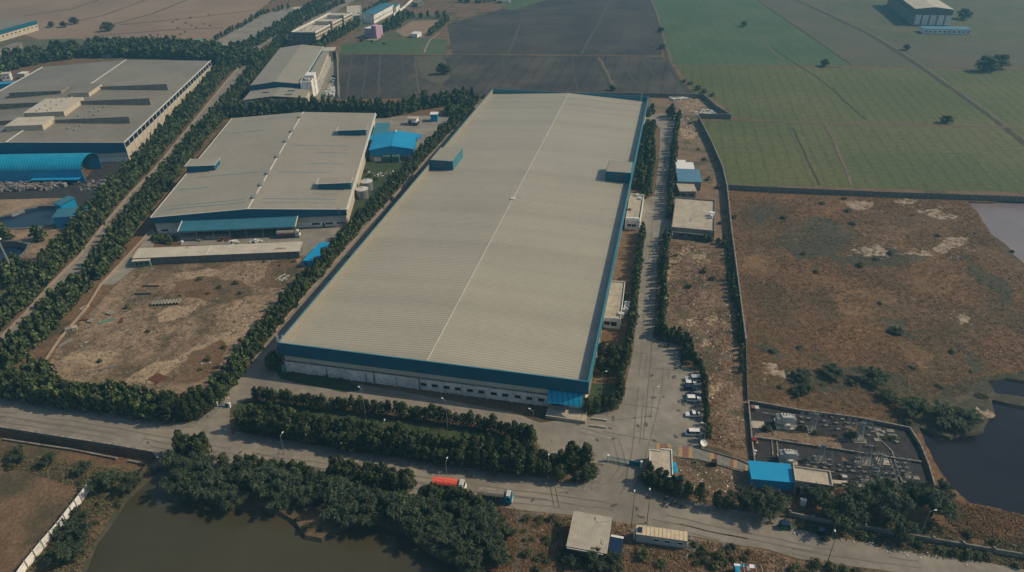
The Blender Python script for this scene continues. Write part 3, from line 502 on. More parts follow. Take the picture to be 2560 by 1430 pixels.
# attached flat-roof annexes on the right side
def annex(pa,pb,pc,h,label,wins,par=.55,cat='annex building'):
    f=Fr(pa,pb,h); _,d=f.inv(pc,h); r=f.thing('annex_building',label,cat); w_=f.W
    Mb().box(0,w_,0,d,0,h-par).build('wall',MT['wallw'],r); Mb().box(.25,w_-.25,.25,d-.25,h-par,h-par+.06).build('roof_slab',MT['slab'],r)
    Mb().box(0,w_,0,.2,h-par,h).box(0,w_,d-.2,d,h-par,h).box(w_-.2,w_,.2,d-.2,h-par,h).build('parapet',MT['wallw'],r)
    for x0,x1,z0,z1 in wins: Mb().box(w_*x0,w_*x1,-.05,.03,z0,z1).build('window',MT['glass'],r)
    return f,r,w_,d
f,r,w_,d=annex((1509,793),(1552,797),(1565,704),4.2,'long flat-roofed annex with two dark windows, beside the three white tanks',[(.04,.38,1.2,2.7),(.44,.78,1.1,2.7)])
for y in (d*.32,d*.62): Mb().box(.3,w_-.4,y-.05,y+.05,h_+.01 if False else 3.73,3.76).build('roof_crack',MT['conc'],r)
Mb().box(w_-1,w_+.9,2.5,4,2.8,4.4).build('air_unit',MT['steelw'],r)
f,r,w_,d=annex((1563,549),(1600,552),(1609,486),4.6,'cream flat-roofed annex with tanks and pipes on its roof beside the narrow road','',par=.7)
windows(r,[w_*.3,w_*.62],0,1.6,2.7,1.7)
for i,x in enumerate((.15,.42,.6,.82)): Mb().cbox(w_*x,1.6,1.3,1.1,3.96,5.0).build('air_unit',MT['white'],r)
Mb().tube((w_*.62,d-4,4.3),(w_*.88,d-4.6,4.3),.6,10).build('water_tank',MT['white'],r); Mb().box(w_*.4,w_*.62,d-1.6,d-.5,3.96,5).build('roof_hatch',MT['white'],r)
Mb().box(.2,1.6,d*.38,d*.45,3.97,4.3).build('rusty_frame',MT['rust'],r)
f,r,w_,d=annex((1612,312),(1621,312),(1625,290),2.6,'small low brick-filled bay beside the far right end of the warehouse',[],cat='annex building')
# three white tanks
tk=None
for i,(x,y) in enumerate(((1568,756),(1567,764),(1565,772))):
    p=at(x,y,2); lab=['farthest of the three white round water tanks beside the annex','middle of the three white round water tanks beside the annex','nearest of the three white round water tanks beside the annex'][i]
    tk=thing('water_tank',lab,'water tank',(p.x,p.y,0),0,'white water tanks'); Mb().prism([(1.0*math.cos(q*.4488),.95*math.sin(q*.4488)) for q in range(14)],.3,2).build('tank_body',MT['white'],tk); Mb().prism([(.35*math.cos(q*.785),.35*math.sin(q*.785)) for q in range(8)],2,2.25).build('lid',MT['steel'],tk); Mb().box(-1,1,-1,1,0,.3).build('base',MT['conc'],tk)
# --- second warehouse
f2=Fr((375.5,544.5),(865,524),8.1); W2=f2.W; D2=f2.inv((930,283),8.1)[1]
r2=f2.thing('warehouse','wide grey gable-roofed warehouse with a teal canopy along its front, left of the huge warehouse','warehouse')
o_=.9; zr2=10.3
Mb().box(o_,W2-o_,o_,D2-o_,0,2.4).build('wall',MT['wallw'],r2)
b=Mb().exy([(.8,2.4),(W2-.8,2.4),(W2-.8,7.85),(W2/2,zr2-.3),(.8,7.85)],.85,D2-.8); b.build('upper_wall',MT['gsheet'],r2)
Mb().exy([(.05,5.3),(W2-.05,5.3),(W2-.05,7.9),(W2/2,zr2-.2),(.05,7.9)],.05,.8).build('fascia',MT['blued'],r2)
Mb().box(W2-.8,W2-.1,.8,D2-.8,5.5,7.8).build('side_cladding',MT['wallc'],r2); Mb().box(W2-.805,W2-.5,.8,D2-.8,0,5.5).build('side_wall',MT['wallc'],r2)
rf=Mb().gable(0,W2,0,D2,8.1,zr2).build('roof',MT['roofgrey'],r2)
Mb().exy([(-.05,8.1),(W2/2,zr2),(W2+.05,8.1),(W2+.05,8.25),(W2/2,zr2+.15),(-.05,8.25)],-.12,.25).box(-.25,.1,.25,D2,7.95,8.2).box(W2-.1,W2+.3,.25,D2,7.95,8.25).build('roof_edge',MT['trimw'],rf)
Mb().box(W2/2-.3,W2/2+.3,.3,D2,zr2,zr2+.1).build('ridge_cap',MT['trimw'],rf)
Mb().box(W2+.3,W2+.8,.5,D2-.5,7.6,7.75).build('gutter',MT['trimw'],r2)
for px in ((634,492),(651,461),(664,433),(688,391),(708,353),(721,328),(740,293)):
    _,y=f2.inv(px,zr2); Mb().box(W2/2-.9,W2/2+.5,y-2.2,y+2.2,zr2+.1,zr2+.8).build('ridge_vent',MT['steel'],rf)
for x0,x1,px in ((.05,.45,(560,507)),(.05,.47,(560,515)),(.03,.2,(480,470)),(.08,.46,(540,440)),(.55,.93,(760,508)),(.55,.93,(750,499)),(.8,.93,(830,483)),(.55,.85,(760,433)),(.7,.9,(850,408)),(.7,.9,(860,381)),(.55,.9,(800,366)),(.03,.3,(600,330)),(.1,.45,(650,300))):
    _,y=f2.inv(px,9); zz=lambda x:8.1+(zr2-8.1)*(1-abs(x-.5)*2)
    Mb().add([(W2*x0,y,zz(x0)+.03),(W2*x1,y,zz(x1)+.03),(W2*x1,y+.45,zz(x1)+.03),(W2*x0,y+.45,zz(x0)+.03)],[(0,1,2,3)]).build('sheet_joint',MT['bluem'],rf)
def monitor(fr,root,pa,pb,pc,h,zb,body,roofm,trim,lab=None):
    x0,y0=fr.inv(pa,h); x1,_=fr.inv(pb,h); _,y1=fr.inv(pc,h)
    r=Mb().box(x0+.5,x1-.5,y0+.5,y1-.5,zb,h-.15).build('roof_housing',body,root)
    if lab: r['label']=lab
    Mb().box(x0,x1,y0,y1,h-.15,h).build('housing_roof',roofm,r); Mb().box(x0-.15,x0+.1,y0-.15,y1+.15,h,h+.1).box(x1-.1,x1+.15,y0-.15,y1+.15,h,h+.1).box(x0+.1,x1-.1,y0-.15,y0+.1,h,h+.1).build('housing_trim',trim,r)
    return r
monitor(f2,r2,(841.6,326.8),(914.2,327.5),(918,314),11.6,8,MT['blued'],MT['roofgrey'],MT['trimw'])
monitor(f2,r2,(791.5,460.2),(876.6,460.2),(882.9,442.4),11.6,8,MT['blued'],MT['roofgrey'],MT['trimw'])
monitor(f2,r2,(461.4,416),(538.3,411),(552,394.3),11.6,7.5,MT['blued'],MT['roofgrey'],MT['trimw'])
# front canopy
cx0,cy0=f2.inv((444,579),4.6); cx1,_=f2.inv((738,567),4.6)
cn=Mb(); cn.add([(cx0,cy0,4.6),(cx1,cy0,4.6),(cx1,.0,6.2),(cx0,.0,6.2),(cx0,cy0,4.35),(cx1,cy0,4.35),(cx1,.0,5.95),(cx0,.0,5.95)],[(0,1,2,3),(7,6,5,4),(0,4,5,1),(1,5,6,2),(0,3,7,4)])
cn.build('canopy',MT['bluet'],r2)
b=Mb()
for x in (cx0,cx1): b.add([(x-.2,cy0-.1,4.55),(x+.2,cy0-.1,4.55),(x+.2,0,6.15),(x-.2,0,6.15),(x-.2,cy0-.1,4.75),(x+.2,cy0-.1,4.75),(x+.2,0,6.35),(x-.2,0,6.35)],[(0,1,5,4),(4,5,6,7),(1,2,6,5),(0,4,7,3)])
b.build('canopy_edge',MT['trimw'],r2)
for k in range(8):
    x=cx0+.4+(cx1-cx0-.8)*k/7; Mb().tube((x,cy0+.3,0),(x,cy0+.3,4.4),.16,8).build('canopy_post',MT['steel'],r2)
Mb().box(cx0,cx0+(cx1-cx0)*.42,cy0+1,cy0+3.4,0,.9).build('loading_ledge',MT['slab'],r2)
windows(r2,[W2*.83,W2*.9,W2*.96],o_,1.1,2.0,3.2); windows(r2,[W2*.05],o_,1.1,2.0,3); Mb().box(W2*.865,W2*.875,o_-.05,o_,0,2.1).build('door',MT['black'],r2)
ladder(r2,W2-3,-.25,.2,9.2,True,'steel')
Mb().box(W2+.6,W2+9,D2-33,D2-9,4.8,5.1).build('side_canopy',MT['bluem'],r2)
for y in (D2-32,D2-20,D2-10): Mb().tube((W2+8.6,y,0),(W2+8.6,y,4.8),.14).build('canopy_post',MT['steel'],r2)
# sacks under the canopy
def heap(label,cx,cy,sx,sy,hh,n,m,seed,size=.45,nm='sack_heap',cat='sack heap',z=0):
    r=random.Random(seed); b=Mb()
    for i in range(n):
        x=r.gauss(0,.38);y=r.gauss(0,.38); k=max(0,1-(x*x+y*y)**.5*.9); s=size*r.uniform(.5,1.1)
        a=r.uniform(0,3.1); q=Mb().cbox(x*sx,y*sy,s*1.3,s,0,s*.6,a); zz=z+r.uniform(0,hh)*k
        q.v=[(v[0]+(v[2])*r.uniform(-.3,.3),v[1],v[2]+zz) for v in q.v]; b.add(q.v,q.f)
    o=b.build(nm,m); o.location=(cx,cy,0); o['label']=label;o['category']=cat;o['kind']='stuff'; return o
for px,lab,m,n,sx,sy in (((585,608),'bright white sacks piled at the front edge of the teal canopy','bags',60,3,1.6),((640,606),'greyish plastic sheets piled between two posts of the teal canopy','bags',40,3,1.5),((500,600),'grey bundles stacked under the left half of the teal canopy','trash',50,3,1.6),((456,608),'small white sack pair by the leftmost canopy post','bags',8,.6,.6),((560,602),'brown bales standing on the ledge under the teal canopy','rust',16,3.5,.8),((700,585),'dark goods stored deep under the teal canopy','trash',30,5,1.5)):
    p=at(*px); heap(lab,p.x,p.y,sx,sy,1.3,n,MT[m],int(px[0]),.8)
# --- third warehouse (large weathered roof, far left)
a=at(310,357,10.4); c=at(526,152,10.4); v=(c-a); D3=math.hypot(v.x,v.y); v=Vector((v.x,v.y,0)).normalized(); u=Vector((v.y,-v.x,0))
W3=116.5; A3=a-u*W3; f3=Fr(Vector((A3.x,A3.y,0)),Vector((a.x,a.y,0)),0)
r3=f3.thing('warehouse','vast weathered grey warehouse with raised skylight ridges and a cream panelled side wall, far left','warehouse')
Mb().box(.5,W3-.5,.5,D3-.5,0,2.6).build('wall',MT['wallw'],r3); Mb().exy([(.4,2.6),(W3-.4,2.6),(W3-.4,10),(W3/2,13),(.4,10)],.4,D3-.4).build('upper_wall',MT['gsheet'],r3)
Mb().exy([(.3,5.2),(W3-.3,5.2),(W3-.3,10),(W3/2,13),(.3,10)],.05,.397).build('fascia',MT['blued'],r3)
rf=Mb().gable(0,W3,0,D3,10.4,13.4).build('roof',MT['roofdark'],r3)
Mb().box(W3-.2,W3+.35,0,D3,10.35,10.75).box(-.3,.2,0,D3,10.35,10.7).build('roof_edge',MT['trimw'],rf); Mb().box(W3/2-.4,W3/2+.4,0,D3,13.35,13.5).build('ridge_cap',MT['trimw'],rf)
Mb().exy([(0,10.4),(W3/2,13.4),(W3,10.4),(W3,10.6),(W3/2,13.6),(0,10.6)],-.15,.1).build('verge_trim',MT['trimw'],rf)
Mb().box(W3-.497,W3-.2,.5,D3-.5,0,7.0).build('side_panel',MT['wallc'],r3); nb3=27
for i in range(nb3+1):
    y=.5+i*(D3-1)/nb3; Mb().box(W3-.197,W3+.02,y-.2,y+.2,0,10.3).build('pilaster',MT['trimw'],r3)
    if i<nb3:
        Mb().box(W3-.397,W3-.3,y+.3,y+(D3-1)/nb3-.3,7.2,10.2).build('glazing_band',MT['navy'],r3)
        Mb().box(W3-.197,W3-.12,y+1.8,y+4,1.1,2.2).build('window',MT['glass'],r3)
def rz3(x): return 10.4+3*(1-abs(x-W3/2)/(W3/2))
def mon3(pa,pb,pc,h,roofm,wallm):
    x0,y0=f3.inv(pa,h); x1,_=f3.inv(pb,h); _,y1=f3.inv(pc,h); zz=min(rz3(x0),rz3(x1))-.5
    r=Mb().box(x0,x1,y0,y1,zz,h).build('skylight_ridge',wallm,r3); Mb().box(x0-.3,x1+.3,y0-.3,y1+.3,h,h+.15).build('ridge_roof',roofm,r)
mon3((250,217),(399,226),(409,211),14.6,MT['roofdark'],MT['conc']); mon3((201,253),(358,259),(372,245),14.8,MT['roofdark'],MT['conc']); mon3((135,300),(303,308),(318,292),14.6,MT['roofdark'],MT['conc'])
mon3((22,232),(155,224),(160,214),14.6,MT['roofdark'],MT['conc']); mon3((-40,262),(100,256),(108,248),14.8,MT['roofdark'],MT['conc']); mon3((-40,304),(40,302),(30,290),14.8,MT['roofdark'],MT['conc'])
mon3((172,234),(215,236),(250,209),15.3,MT['roofdark'],MT['wallc']); mon3((59,283),(150,285),(202,244),15.6,MT['roofpale'],MT['wallc']); mon3((12,316),(102,314),(135,291),15.9,MT['roofpale'],MT['wallc'])
i=0
for px in ((142,245),(168,243),(128,254),(155,252),(114,263),(142,262),(101,272),(127,271),(92,278),(119,276),(237,268),(260,266),(225,277),(248,276),(236,286),(213,293),(196,287),(201,313),(170,319),(187,323)):
    x,y=f3.inv(px,14.5); h=16.0 if i<10 else rz3(x)+.8; x,y=f3.inv(px,h); Mb().tube((x,y,h-.9),(x,y,h-.3),.35,8).blob(x,y,h,.6,.6,.45,i,8,4,.1).build('turbine_vent',MT['steel'],r3); i+=1
# blue vault shed
fv=Fr((-190,434),(204,428),5.8); Wv=fv.W; rv=fv.thing('vaulted_shed','bright blue shed with a ribbed barrel-vault roof and open end, by the far left warehouse','shed')
dv=fv.inv((250,424),0)[1]+1.5; prof=[]; n=18; z0=5.8
for k in range(n+1): t_=math.pi*k/n; prof.append((dv/2-dv/2*math.cos(t_),z0+5.2*math.sin(t_)))
b=Mb()
for i in range(n):
    for s_ in (0,): 
        (ya,za),(yb,zb)=prof[i],prof[i+1]; b.add([(0,ya,za),(Wv,ya,za),(Wv,yb,zb),(0,yb,zb),(0,ya,za-.15),(Wv,ya,za-.15),(Wv,yb,zb-.15),(0,yb,zb-.15)],[(0,1,2,3),(7,6,5,4),(1,5,6,2)])
b.build('roof',MT['bluev'],rv); Mb().box(0,Wv,.1,.3,0,5.7).box(0,Wv,dv-.3,dv-.1,0,5.7).build('wall',MT['blueb'],rv)
for k in range(6): Mb().box(Wv-8,Wv-7.9,dv*.35,dv*.9,1+k*1.2,1.12+k*1.2).build('rail',MT['trimw'],rv)
Mb().box(Wv-25,Wv-1,-3.2,.05,2.6,2.75).build('lean_to_roof',MT['blueb'],rv)
fq=Fr((245,400),(308,398),4.5)
# small blue sheds by the pond
for pa,pb,pc,h,lab in (((131,544),(205,538),(213,520),5.5,'tall plain blue shed between the dark pond and the roadside trees'),((133,508),(150,513),(172,493),5.0,'small blue hut with a sloping roof at the dark pond rim')):
    f=Fr(pa,pb,h); _,d=f.inv(pc,h); d=min(max(abs(d),4),14); r=f.thing('blue_shed',lab,'shed'); Mb().box(.1,f.W-.1,.1,d-.1,0,h-.1).build('wall',MT['blueb'],r); Mb().exx([(-.3,h-.1),(d+.3,h+.5),(d+.3,h+.62),(-.3,h+.02)],-.3,f.W+.3).build('roof',MT['bluet'],r); Mb().box(f.W*.3,f.W*.3+1,.0,.09,0,2.1).build('door',MT['navy'],r)
# blue gabled building right of warehouse two
fb=Fr((923,375),(1033,372),6.4); rb=fb.thing('blue_building','bright blue gabled building with two green transformers in front, between the two warehouses','building')
db=fb.inv((1040,345),6.4)[1]+7; Wb=fb.W
Mb().box(0,Wb,0,db,0,3).build('wall',MT['conc'],rb); Mb().exy([(-.02,3),(Wb+.02,3),(Wb+.02,6.2),(Wb*.5,8),(-.02,6.2)],-.02,db).build('cladding',MT['blueb'],rb)
rf=Mb().gable(-.3,Wb+.3,-.3,db+.3,6.4,8.4).build('roof',MT['blueb'],rb); Mb().box(-2.5,-.3,db-7,db+.3,5.9,6.1).box(Wb+.3,Wb+2.8,db-7,db+.3,5.9,6.1).build('side_roof',MT['blueb'],rf); Mb().box(Wb/2-.15,Wb/2+.15,0,db,8.38,8.5).build('ridge_cap',MT['bluev'],rf); Mb().box(Wb/2+.3,Wb/2+.8,db-3,db+.2,8.4,8.8).build('roof_hatch',MT['white'],rf)
for px,lab in (((968,404),'green transformer in front of the blue gabled building, the left one'),((991,404),'green transformer in front of the blue gabled building, the right one')):
    p=at(*px); tr=thing('transformer',lab,'transformer',p,fb.ang,'green transformers'); Mb().box(-1.9,1.9,-1,1.4,.5,3.6).build('tank',MT['teal'],tr)
    for k in range(9): Mb().box(-1.8+k*.43,-1.65+k*.43,-1.7,-1.05,.8,3.2).build('radiator_fin',MT['teal'],tr)
    Mb().tube((-1.2,.6,3.9),(1.5,.6,3.9),.4,10).build('conservator',MT['teal'],tr)
    for k in (-1,0,1): Mb().tube((k*.6,-.3,3.6),(k*.6,-.3,4.5),.12,6,.06).build('bushing',MT['rust'],tr)
    Mb().box(-2.1,2.1,-1.8,1.6,0,.5).build('plinth',MT['conc'],tr)
for px,lab,sz in (((945,404),'pale flat-topped kiosk left of the two green transformers',(3.6,3,2.4)),((1015,402),'grey block enclosure right of the two green transformers',(5,3,2.6))):
    p=at(*px); r=thing('kiosk',lab,'kiosk',p,fb.ang); Mb().box(-sz[0]/2,sz[0]/2,0,sz[1],0,sz[2]).build('wall',MT['wallw'] if sz[0]<4 else MT['block'],r); Mb().box(-sz[0]/2-.2,sz[0]/2+.2,-.2,sz[1]+.2,sz[2],sz[2]+.15).build('roof',MT['slab'],r)
# two round tanks
for px,lab in (((905,499),'nearer round steel storage tank beside the second warehouse'),((916,479),'farther round steel storage tank beside the second warehouse')):
    p=at(*px); p=Vector((p.x,p.y+2.9,0)); r=thing('storage_tank',lab,'tank',p,0,'round steel tanks'); n=28
    Mb().prism([(2.9*math.cos(2*math.pi*k/n),2.9*math.sin(2*math.pi*k/n)) for k in range(n)],0,4.2).build('tank_shell',MT['steel'],r)
    b=Mb(); b.v=[(3*math.cos(2*math.pi*k/n),3*math.sin(2*math.pi*k/n),4.2) for k in range(n)]+[(0,0,4.75)]; b.f=[(k,(k+1)%n,n) for k in range(n)]; b.build('cone_roof',MT['steelw'],r); Mb().tube((0,0,4.7),(0,0,5.1),.25,8).build('vent',MT['steel'],r)
    Mb().tube((2.95,-.4,0),(2.95,-.4,4.6),.06).tube((3.4,-.4,0),(3.4,-.4,4.6),.06).build('ladder',MT['steel'],r)
# long pale shed and booth in front of warehouse two
fl=Fr((331.7,644.7),(748,627.2),3.4); rl=fl.thing('storage_shed','long narrow shed with a pale sheet roof and grey block wall facing the dirt yard','shed'); dl=fl.inv((747.7,607),3.4)[1]
Mb().box(.2,fl.W-.2,.2,dl-.2,0,3.2).build('wall',MT['block'],rl); rf=Mb().exx([(-.2,3.2),(dl+.2,3.75),(dl+.2,3.87),(-.2,3.32)],-.2,fl.W+.2).build('roof',MT['roofpale'],rl)
for k in range(25): x=.4+k*(fl.W-.8)/24; Mb().box(x-.15,x+.15,.05,.2,0,3.15).build('pilaster',MT['conc'],rl)
xk=fl.inv((515,636),3.6)[0]; Mb().exx([(-.2,3.35),(dl+.2,3.92),(dl+.2,4.0),(-.2,3.43)],xk-.15,xk+.15).build('roof_seam',MT['trimw'],rf)
for px,sx in (((700,621),2.6),((460,615),.6),((467,620),.5)):
    x,y=fl.inv(px,3.6); Mb().add([(x-sx,y-.5,3.32+.55*(y-.5)/dl+.04),(x+sx,y-.5,3.32+.55*(y-.5)/dl+.04),(x+sx*.8,y+.6,3.32+.55*(y+.6)/dl+.04),(x-sx*.7,y+.6,3.32+.55*(y+.6)/dl+.04)],[(0,1,2,3)]).build('dirt_stain',MT['conc'],rf)
fg_=Fr((330,653),(373,650),2.9); rg=fg_.thing('guard_booth','small faded green booth at the left end of the long pale shed','booth'); w_=fg_.W; Mb().box(.1,w_-.1,.1,3,0,2.7).build('wall',MT['teal'],rg); Mb().box(-.2,w_+.2,-.2,3.3,2.7,2.85).build('roof',MT['roofpale'],rg); windows(rg,[w_*.22,w_*.5,w_*.78],.1,1,2,.9)
fo=Fr((756.4,651),(790.2,651),3.0); rr=fo.thing('blue_shed','long low bright blue flat-topped shed beside the hedge at the yard corner','shed'); do=fo.inv((832.8,606),3)[1]; x2=fo.inv((832.8,606),3)[0]-fo.W
b=Mb(); b.prism([(0,0),(fo.W,0),(fo.W+x2,do),(x2,do)],0,2.9); b.build('wall',MT['blueb'],rr); Mb().prism([(-.15,-.15),(fo.W+.15,-.15),(fo.W+x2+.15,do+.15),(x2-.15,do+.15)],2.9,3.0).build('roof',MT['blueb'],rr); Mb().box(.5,1.5,-.05,.0,0,2).build('door',MT['navy'],rr)
# warehouse four (upper left) with annex and office tower
f4=Fr((625,213.8),(752,209.6),9.5); r4=f4.thing('warehouse','pale grey gable-roofed warehouse with a white office tower on its corner, below the apartment block','warehouse')
W4=f4.W; D4=f4.inv((755,118),9.5)[1]; 
xb=f4.inv((699,121),9.5)[0]; xB=f4.inv((808,118),9.5)[0]
def sk4(x,y): return (x+(xb)*(y/D4)*(1-x/W4)+(xB-W4)*(y/D4)*(x/W4),y)
b=Mb(); P=[sk4(0,0),sk4(W4/2,0),sk4(W4,0),sk4(W4,D4),sk4(W4/2,D4),sk4(0,D4)]; zs=[9.5,11.5,9.5,9.5,11.5,9.5]
b.v=[(p[0],p[1],z) for p,z in zip(P,zs)]+[(p[0],p[1],z-.2) for p,z in zip(P,zs)]; b.f=[(0,1,4,5),(1,2,3,4),(6,11,10,7),(7,10,9,8),(0,6,7,1),(1,7,8,2),(0,5,11,6),(2,8,9,3),(5,4,10,11),(4,3,9,10)]; rf=b.build('roof',MT['roofpale'] if False else MT['roofgrey'],r4)
b=Mb(); b.v=[(p[0]*.985+.4,p[1]*.99+.5,z) for z in (0,) for p in P]+[(p[0]*.985+.4,p[1]*.99+.5,z-.25) for p,z in zip(P,zs)]; b.f=[(0,1,7,6),(1,2,8,7),(2,3,9,8),(3,4,10,9),(4,5,11,10),(5,0,6,11)]; b.build('wall',MT['blued'],r4)
p,q=sk4(W4,0),sk4(W4,D4); b=Mb(); b.prism([(p[0]-.2,p[1]),(p[0]+.2,p[1]),(q[0]+.2,q[1]),(q[0]-.2,q[1])],9.45,9.75); b.build('roof_edge',MT['trimw'],rf)
b=Mb(); b.prism([(p[0]+.25,p[1]+4),(p[0]+8,p[1]+10),(q[0]+5,q[1]-8),(q[0]+.25,q[1])],7.6,7.9); b.build('lean_to_roof',MT['roofgrey'],r4); b=Mb(); b.prism([(p[0]+.25,p[1]+5),(p[0]+7.4,p[1]+11),(q[0]+4.5,q[1]-9),(q[0]+.25,q[1]-1)],0,7.55); b.build('side_wall',MT['wallc'],r4)
b=Mb(); b.prism([(q[0]-1,q[1]-9),(q[0]+9,q[1]-9),(q[0]+9,q[1]+3),(q[0]-1,q[1]+3)],7.9,8.2); b.build('canopy',MT['roofpale'],r4)
for k in range(14): Mb().box(p[0]+7.5-k*.2,p[0]+8.3-k*.2,14+k*5.5,15.2+k*5.5,0,5.6).build('pilaster',MT['wallw'],r4)
tx,ty=f4.inv((757,223),0)
T=Mb().box(W4+.3,W4+7.5,-3,5,0,11.5).build('office_tower',MT['wallw'],r4); Mb().box(W4+2,W4+8,5.003,13,0,13.5).build('stair_tower',MT['wallw'],r4); Mb().box(W4+1,W4+7,-2.4,4.6,11.5,11.56).build('roof_slab',MT['conc'],T)
for k in range(3): Mb().tube((W4+2+k*1.6,1,11.56),(W4+2+k*1.6,1,12.7),.6,10).build('water_tank',MT['navy'] if k==0 else MT['white'],T)
ya=f4.inv((607,250),6.5); Mb().gable(ya[0],W4+6,ya[1],-2,6.5,8.3).build('annex_roof',MT['roofgrey'],r4); Mb().box(ya[0]+.5,W4+5.5,ya[1]+.5,-2.2,0,6.2).build('annex_wall',MT['wallc'],r4)
for px in ((728,228),(722,237),(664,232)): x,y=f4.inv(px,7.8); Mb().box(x-2.2,x+2.2,y,y+.5,7.85,8.3).build('roof_slit',MT['bluem'],r4)
# apartment block
fa=Fr((728,80),(788,81),12); ra=fa.thing('apartment_block','long cream four-storey apartment block with stair towers and rows of windows, top of photo','apartment block')
Wa=fa.W; Da=fa.inv((880,32),12)[1]; sh=fa.inv((880,32),12)[0]-Wa
def pa_(x,y): return (x+sh*y/Da,y)
b=Mb(); b.prism([pa_(0,0),pa_(Wa,0),pa_(Wa,Da),pa_(0,Da)],0,11.5); b.build('wall',MT['wallc'],ra)
b=Mb(); b.prism([pa_(.5,.5),pa_(Wa-.5,.5),pa_(Wa-.5,Da-.5),pa_(.5,Da-.5)],11.5,11.56); rfa=b.build('roof_slab',MT['roofpale'],ra)
for A_,B_ in (((0,0),(Wa,0)),((0,0),(0,Da)),((Wa,0),(Wa,Da)),((0,Da),(Wa,Da))):
    a0=Vector(pa_(*A_));b0=Vector(pa_(*B_));d_=(b0-a0).normalized();n_=Vector((-d_.y,d_.x)); Mb().prism([a0-n_*.12,b0-n_*.12,b0+n_*.12,a0+n_*.12],11.502,12.3).build('parapet',MT['wallw'],ra)
Mb().box(0,Wa,-.06,0,0,12.2).build('front_face',MT['block'],ra)
for fl_ in range(4):
    z=1.1+fl_*2.85
    windows(ra,[Wa*.12,Wa*.26,Wa*.5,Wa*.74,Wa*.88],-.06,z,z+1.3,1.1)
    b=Mb(); 
    a0=Vector(pa_(Wa,0));b0=Vector(pa_(Wa,Da)); d_=(b0-a0).normalized(); n_=Vector((d_.y,-d_.x))
    b.prism([a0,b0,b0+n_*.9,a0+n_*.9],z+1.35,z+1.55); b.build('balcony_slab',MT['conc'],ra)
    for k in range(22):
        s_=Da*(k+.5)/22; c0=a0+d_*s_/ (1) if False else a0+d_*((b0-a0).length*(k+.5)/22); Mb().prism([c0-d_*.75,c0+d_*.75,c0+d_*.75+n_*.05,c0-d_*.75+n_*.05],z,z+1.3).build('window',MT['glass'],ra)
for s_,hh in ((.38,14.5),(.7,14.5)):
    c0=pa_(0,Da*s_); Mb().box(c0[0]+Wa*.35,c0[0]+Wa*1.02,c0[1],c0[1]+5,11.5,hh).build('stair_tower',MT['wallc'],ra); Mb().tube((c0[0]+Wa*.5,c0[1]+6,11.6),(c0[0]+Wa*.5,c0[1]+6,13.2),1,10).build('water_tank',MT['navy'],ra)
    e0=pa_(Wa,Da*s_); Mb().box(e0[0]-.5,e0[0]+1.6,e0[1],e0[1]+1.6,0,hh).build('service_shaft',MT['conc'],ra)
for k in range(14): 
    c0=pa_(Wa*rnd.uniform(.2,.85),Da*rnd.uniform(.05,.35)); Mb().cbox(c0[0],c0[1],.5,.5,11.56,12).build('roof_stub',MT['bark'],ra)
# other far buildings: (front-left px, front-right px, back px, height, name, label, wall, roof, gable)
def simple(pa,pb,pc,h,name,label,cat,wm,rm,gab=0,win=0,side=0,trim=None):
    f=Fr(pa,pb,h); d=abs(f.inv(pc,h)[1]); r=f.thing(name,label,cat); w_=f.W; Mb().box(.1,w_-.1,.1,d-.1,0,h-.12).build('wall',MT[wm],r)
    if gab: 
        Mb().exy([(.1,h-.12),(w_-.1,h-.12),(w_/2,h+gab-.3)],.12,d-.12).build('gable_wall',MT[wm],r); Mb().gable(-.3,w_+.3,-.3,d+.3,h,h+gab).build('roof',MT[rm],r)
    else: Mb().box(-.25,w_+.25,-.25,d+.25,h-.12,h+.05).build('roof',MT[rm],r)
    if win: windows(r,[w_*(k+.5)/win for k in range(win)],.1,h*.35,h*.35+1,min(1.6,w_/win*.5))
    if side: windows_side(r,[d*(k+.5)/side for k in range(side)],w_-.1,1,h*.35,h*.35+1.1,min(1.8,d/side*.5))
    return f,r,w_,d
simple((868,40),(905,38),(925,12),8,'office_block','white flat-roofed block behind the long apartment block','building','wallw','roofpale',0,4,5)
simple((898,36),(934,37),(965,10),8,'school_building','white two-storey building with a long blue roof behind the apartments','building','wallw','bluet',1.4,0,12)
simple((960,17),(990,17),(990,9),6,'blue_shed','dark blue-roofed shed at the far end of the long blue roof','shed','wallw','bluet')
f,r,w_,d=simple((910,70),(928,72),(945,62),8,'house','lilac and pink two-storey house beside the far green crop','house','pink','white',0,2,2)
Mb().box(w_,w_+5,0,6,0,10.5).build('pink_wing',MT['pink'],r); Mb().box(w_+1,w_+1.6,-.1,0,0,10.4).build('red_band',MT['red'],r); Mb().box(w_,w_+7,-9,-1,0,.5).build('terrace',MT['road2'],r)
simple((1026,84),(1043,85),(1046,79),3.2,'farm_hut','tiny white farm hut on the tan clearing near the far fields','hut','wallw','white')
simple((1043,7),(1060,3),(1073,-5),4,'farm_shed','long low grey farm shed at the top edge of the photo','shed','block','roofdark')
simple((732,23),(757,22),(759,17),4,'kiosk','small white box-like kiosk on the paved lot behind the far roadside trees','kiosk','white','roofpale')
f,r,w_,d=simple((-60,92),(90,50),(92,44),9,'warehouse','white-walled warehouse with a blue fascia at the far left edge','warehouse','wallc','roofdark',0,14)
Mb().box(-.1,w_+.1,-.1,.09,5.5,8.9).build('fascia',MT['blued'],r)
Mb().box(-.2,w_+.2,.3,60,8.9,9.1).build('roof_sheet',MT['roofdark'],r)
simple((-30,140),(55,107),(50,102),4,'low_shed','long low grey shed in front of the far left blue-edged warehouse','shed','conc','roofdark')
simple((198,123),(232,123),(232,120),4,'hut','tiny white-roofed hut among the far treetops','hut','wallw','white')
simple((252,137),(276,138),(280,135),2.5,'hut','pale sheet-topped shelter behind the weathered warehouse','shelter','conc','conc')
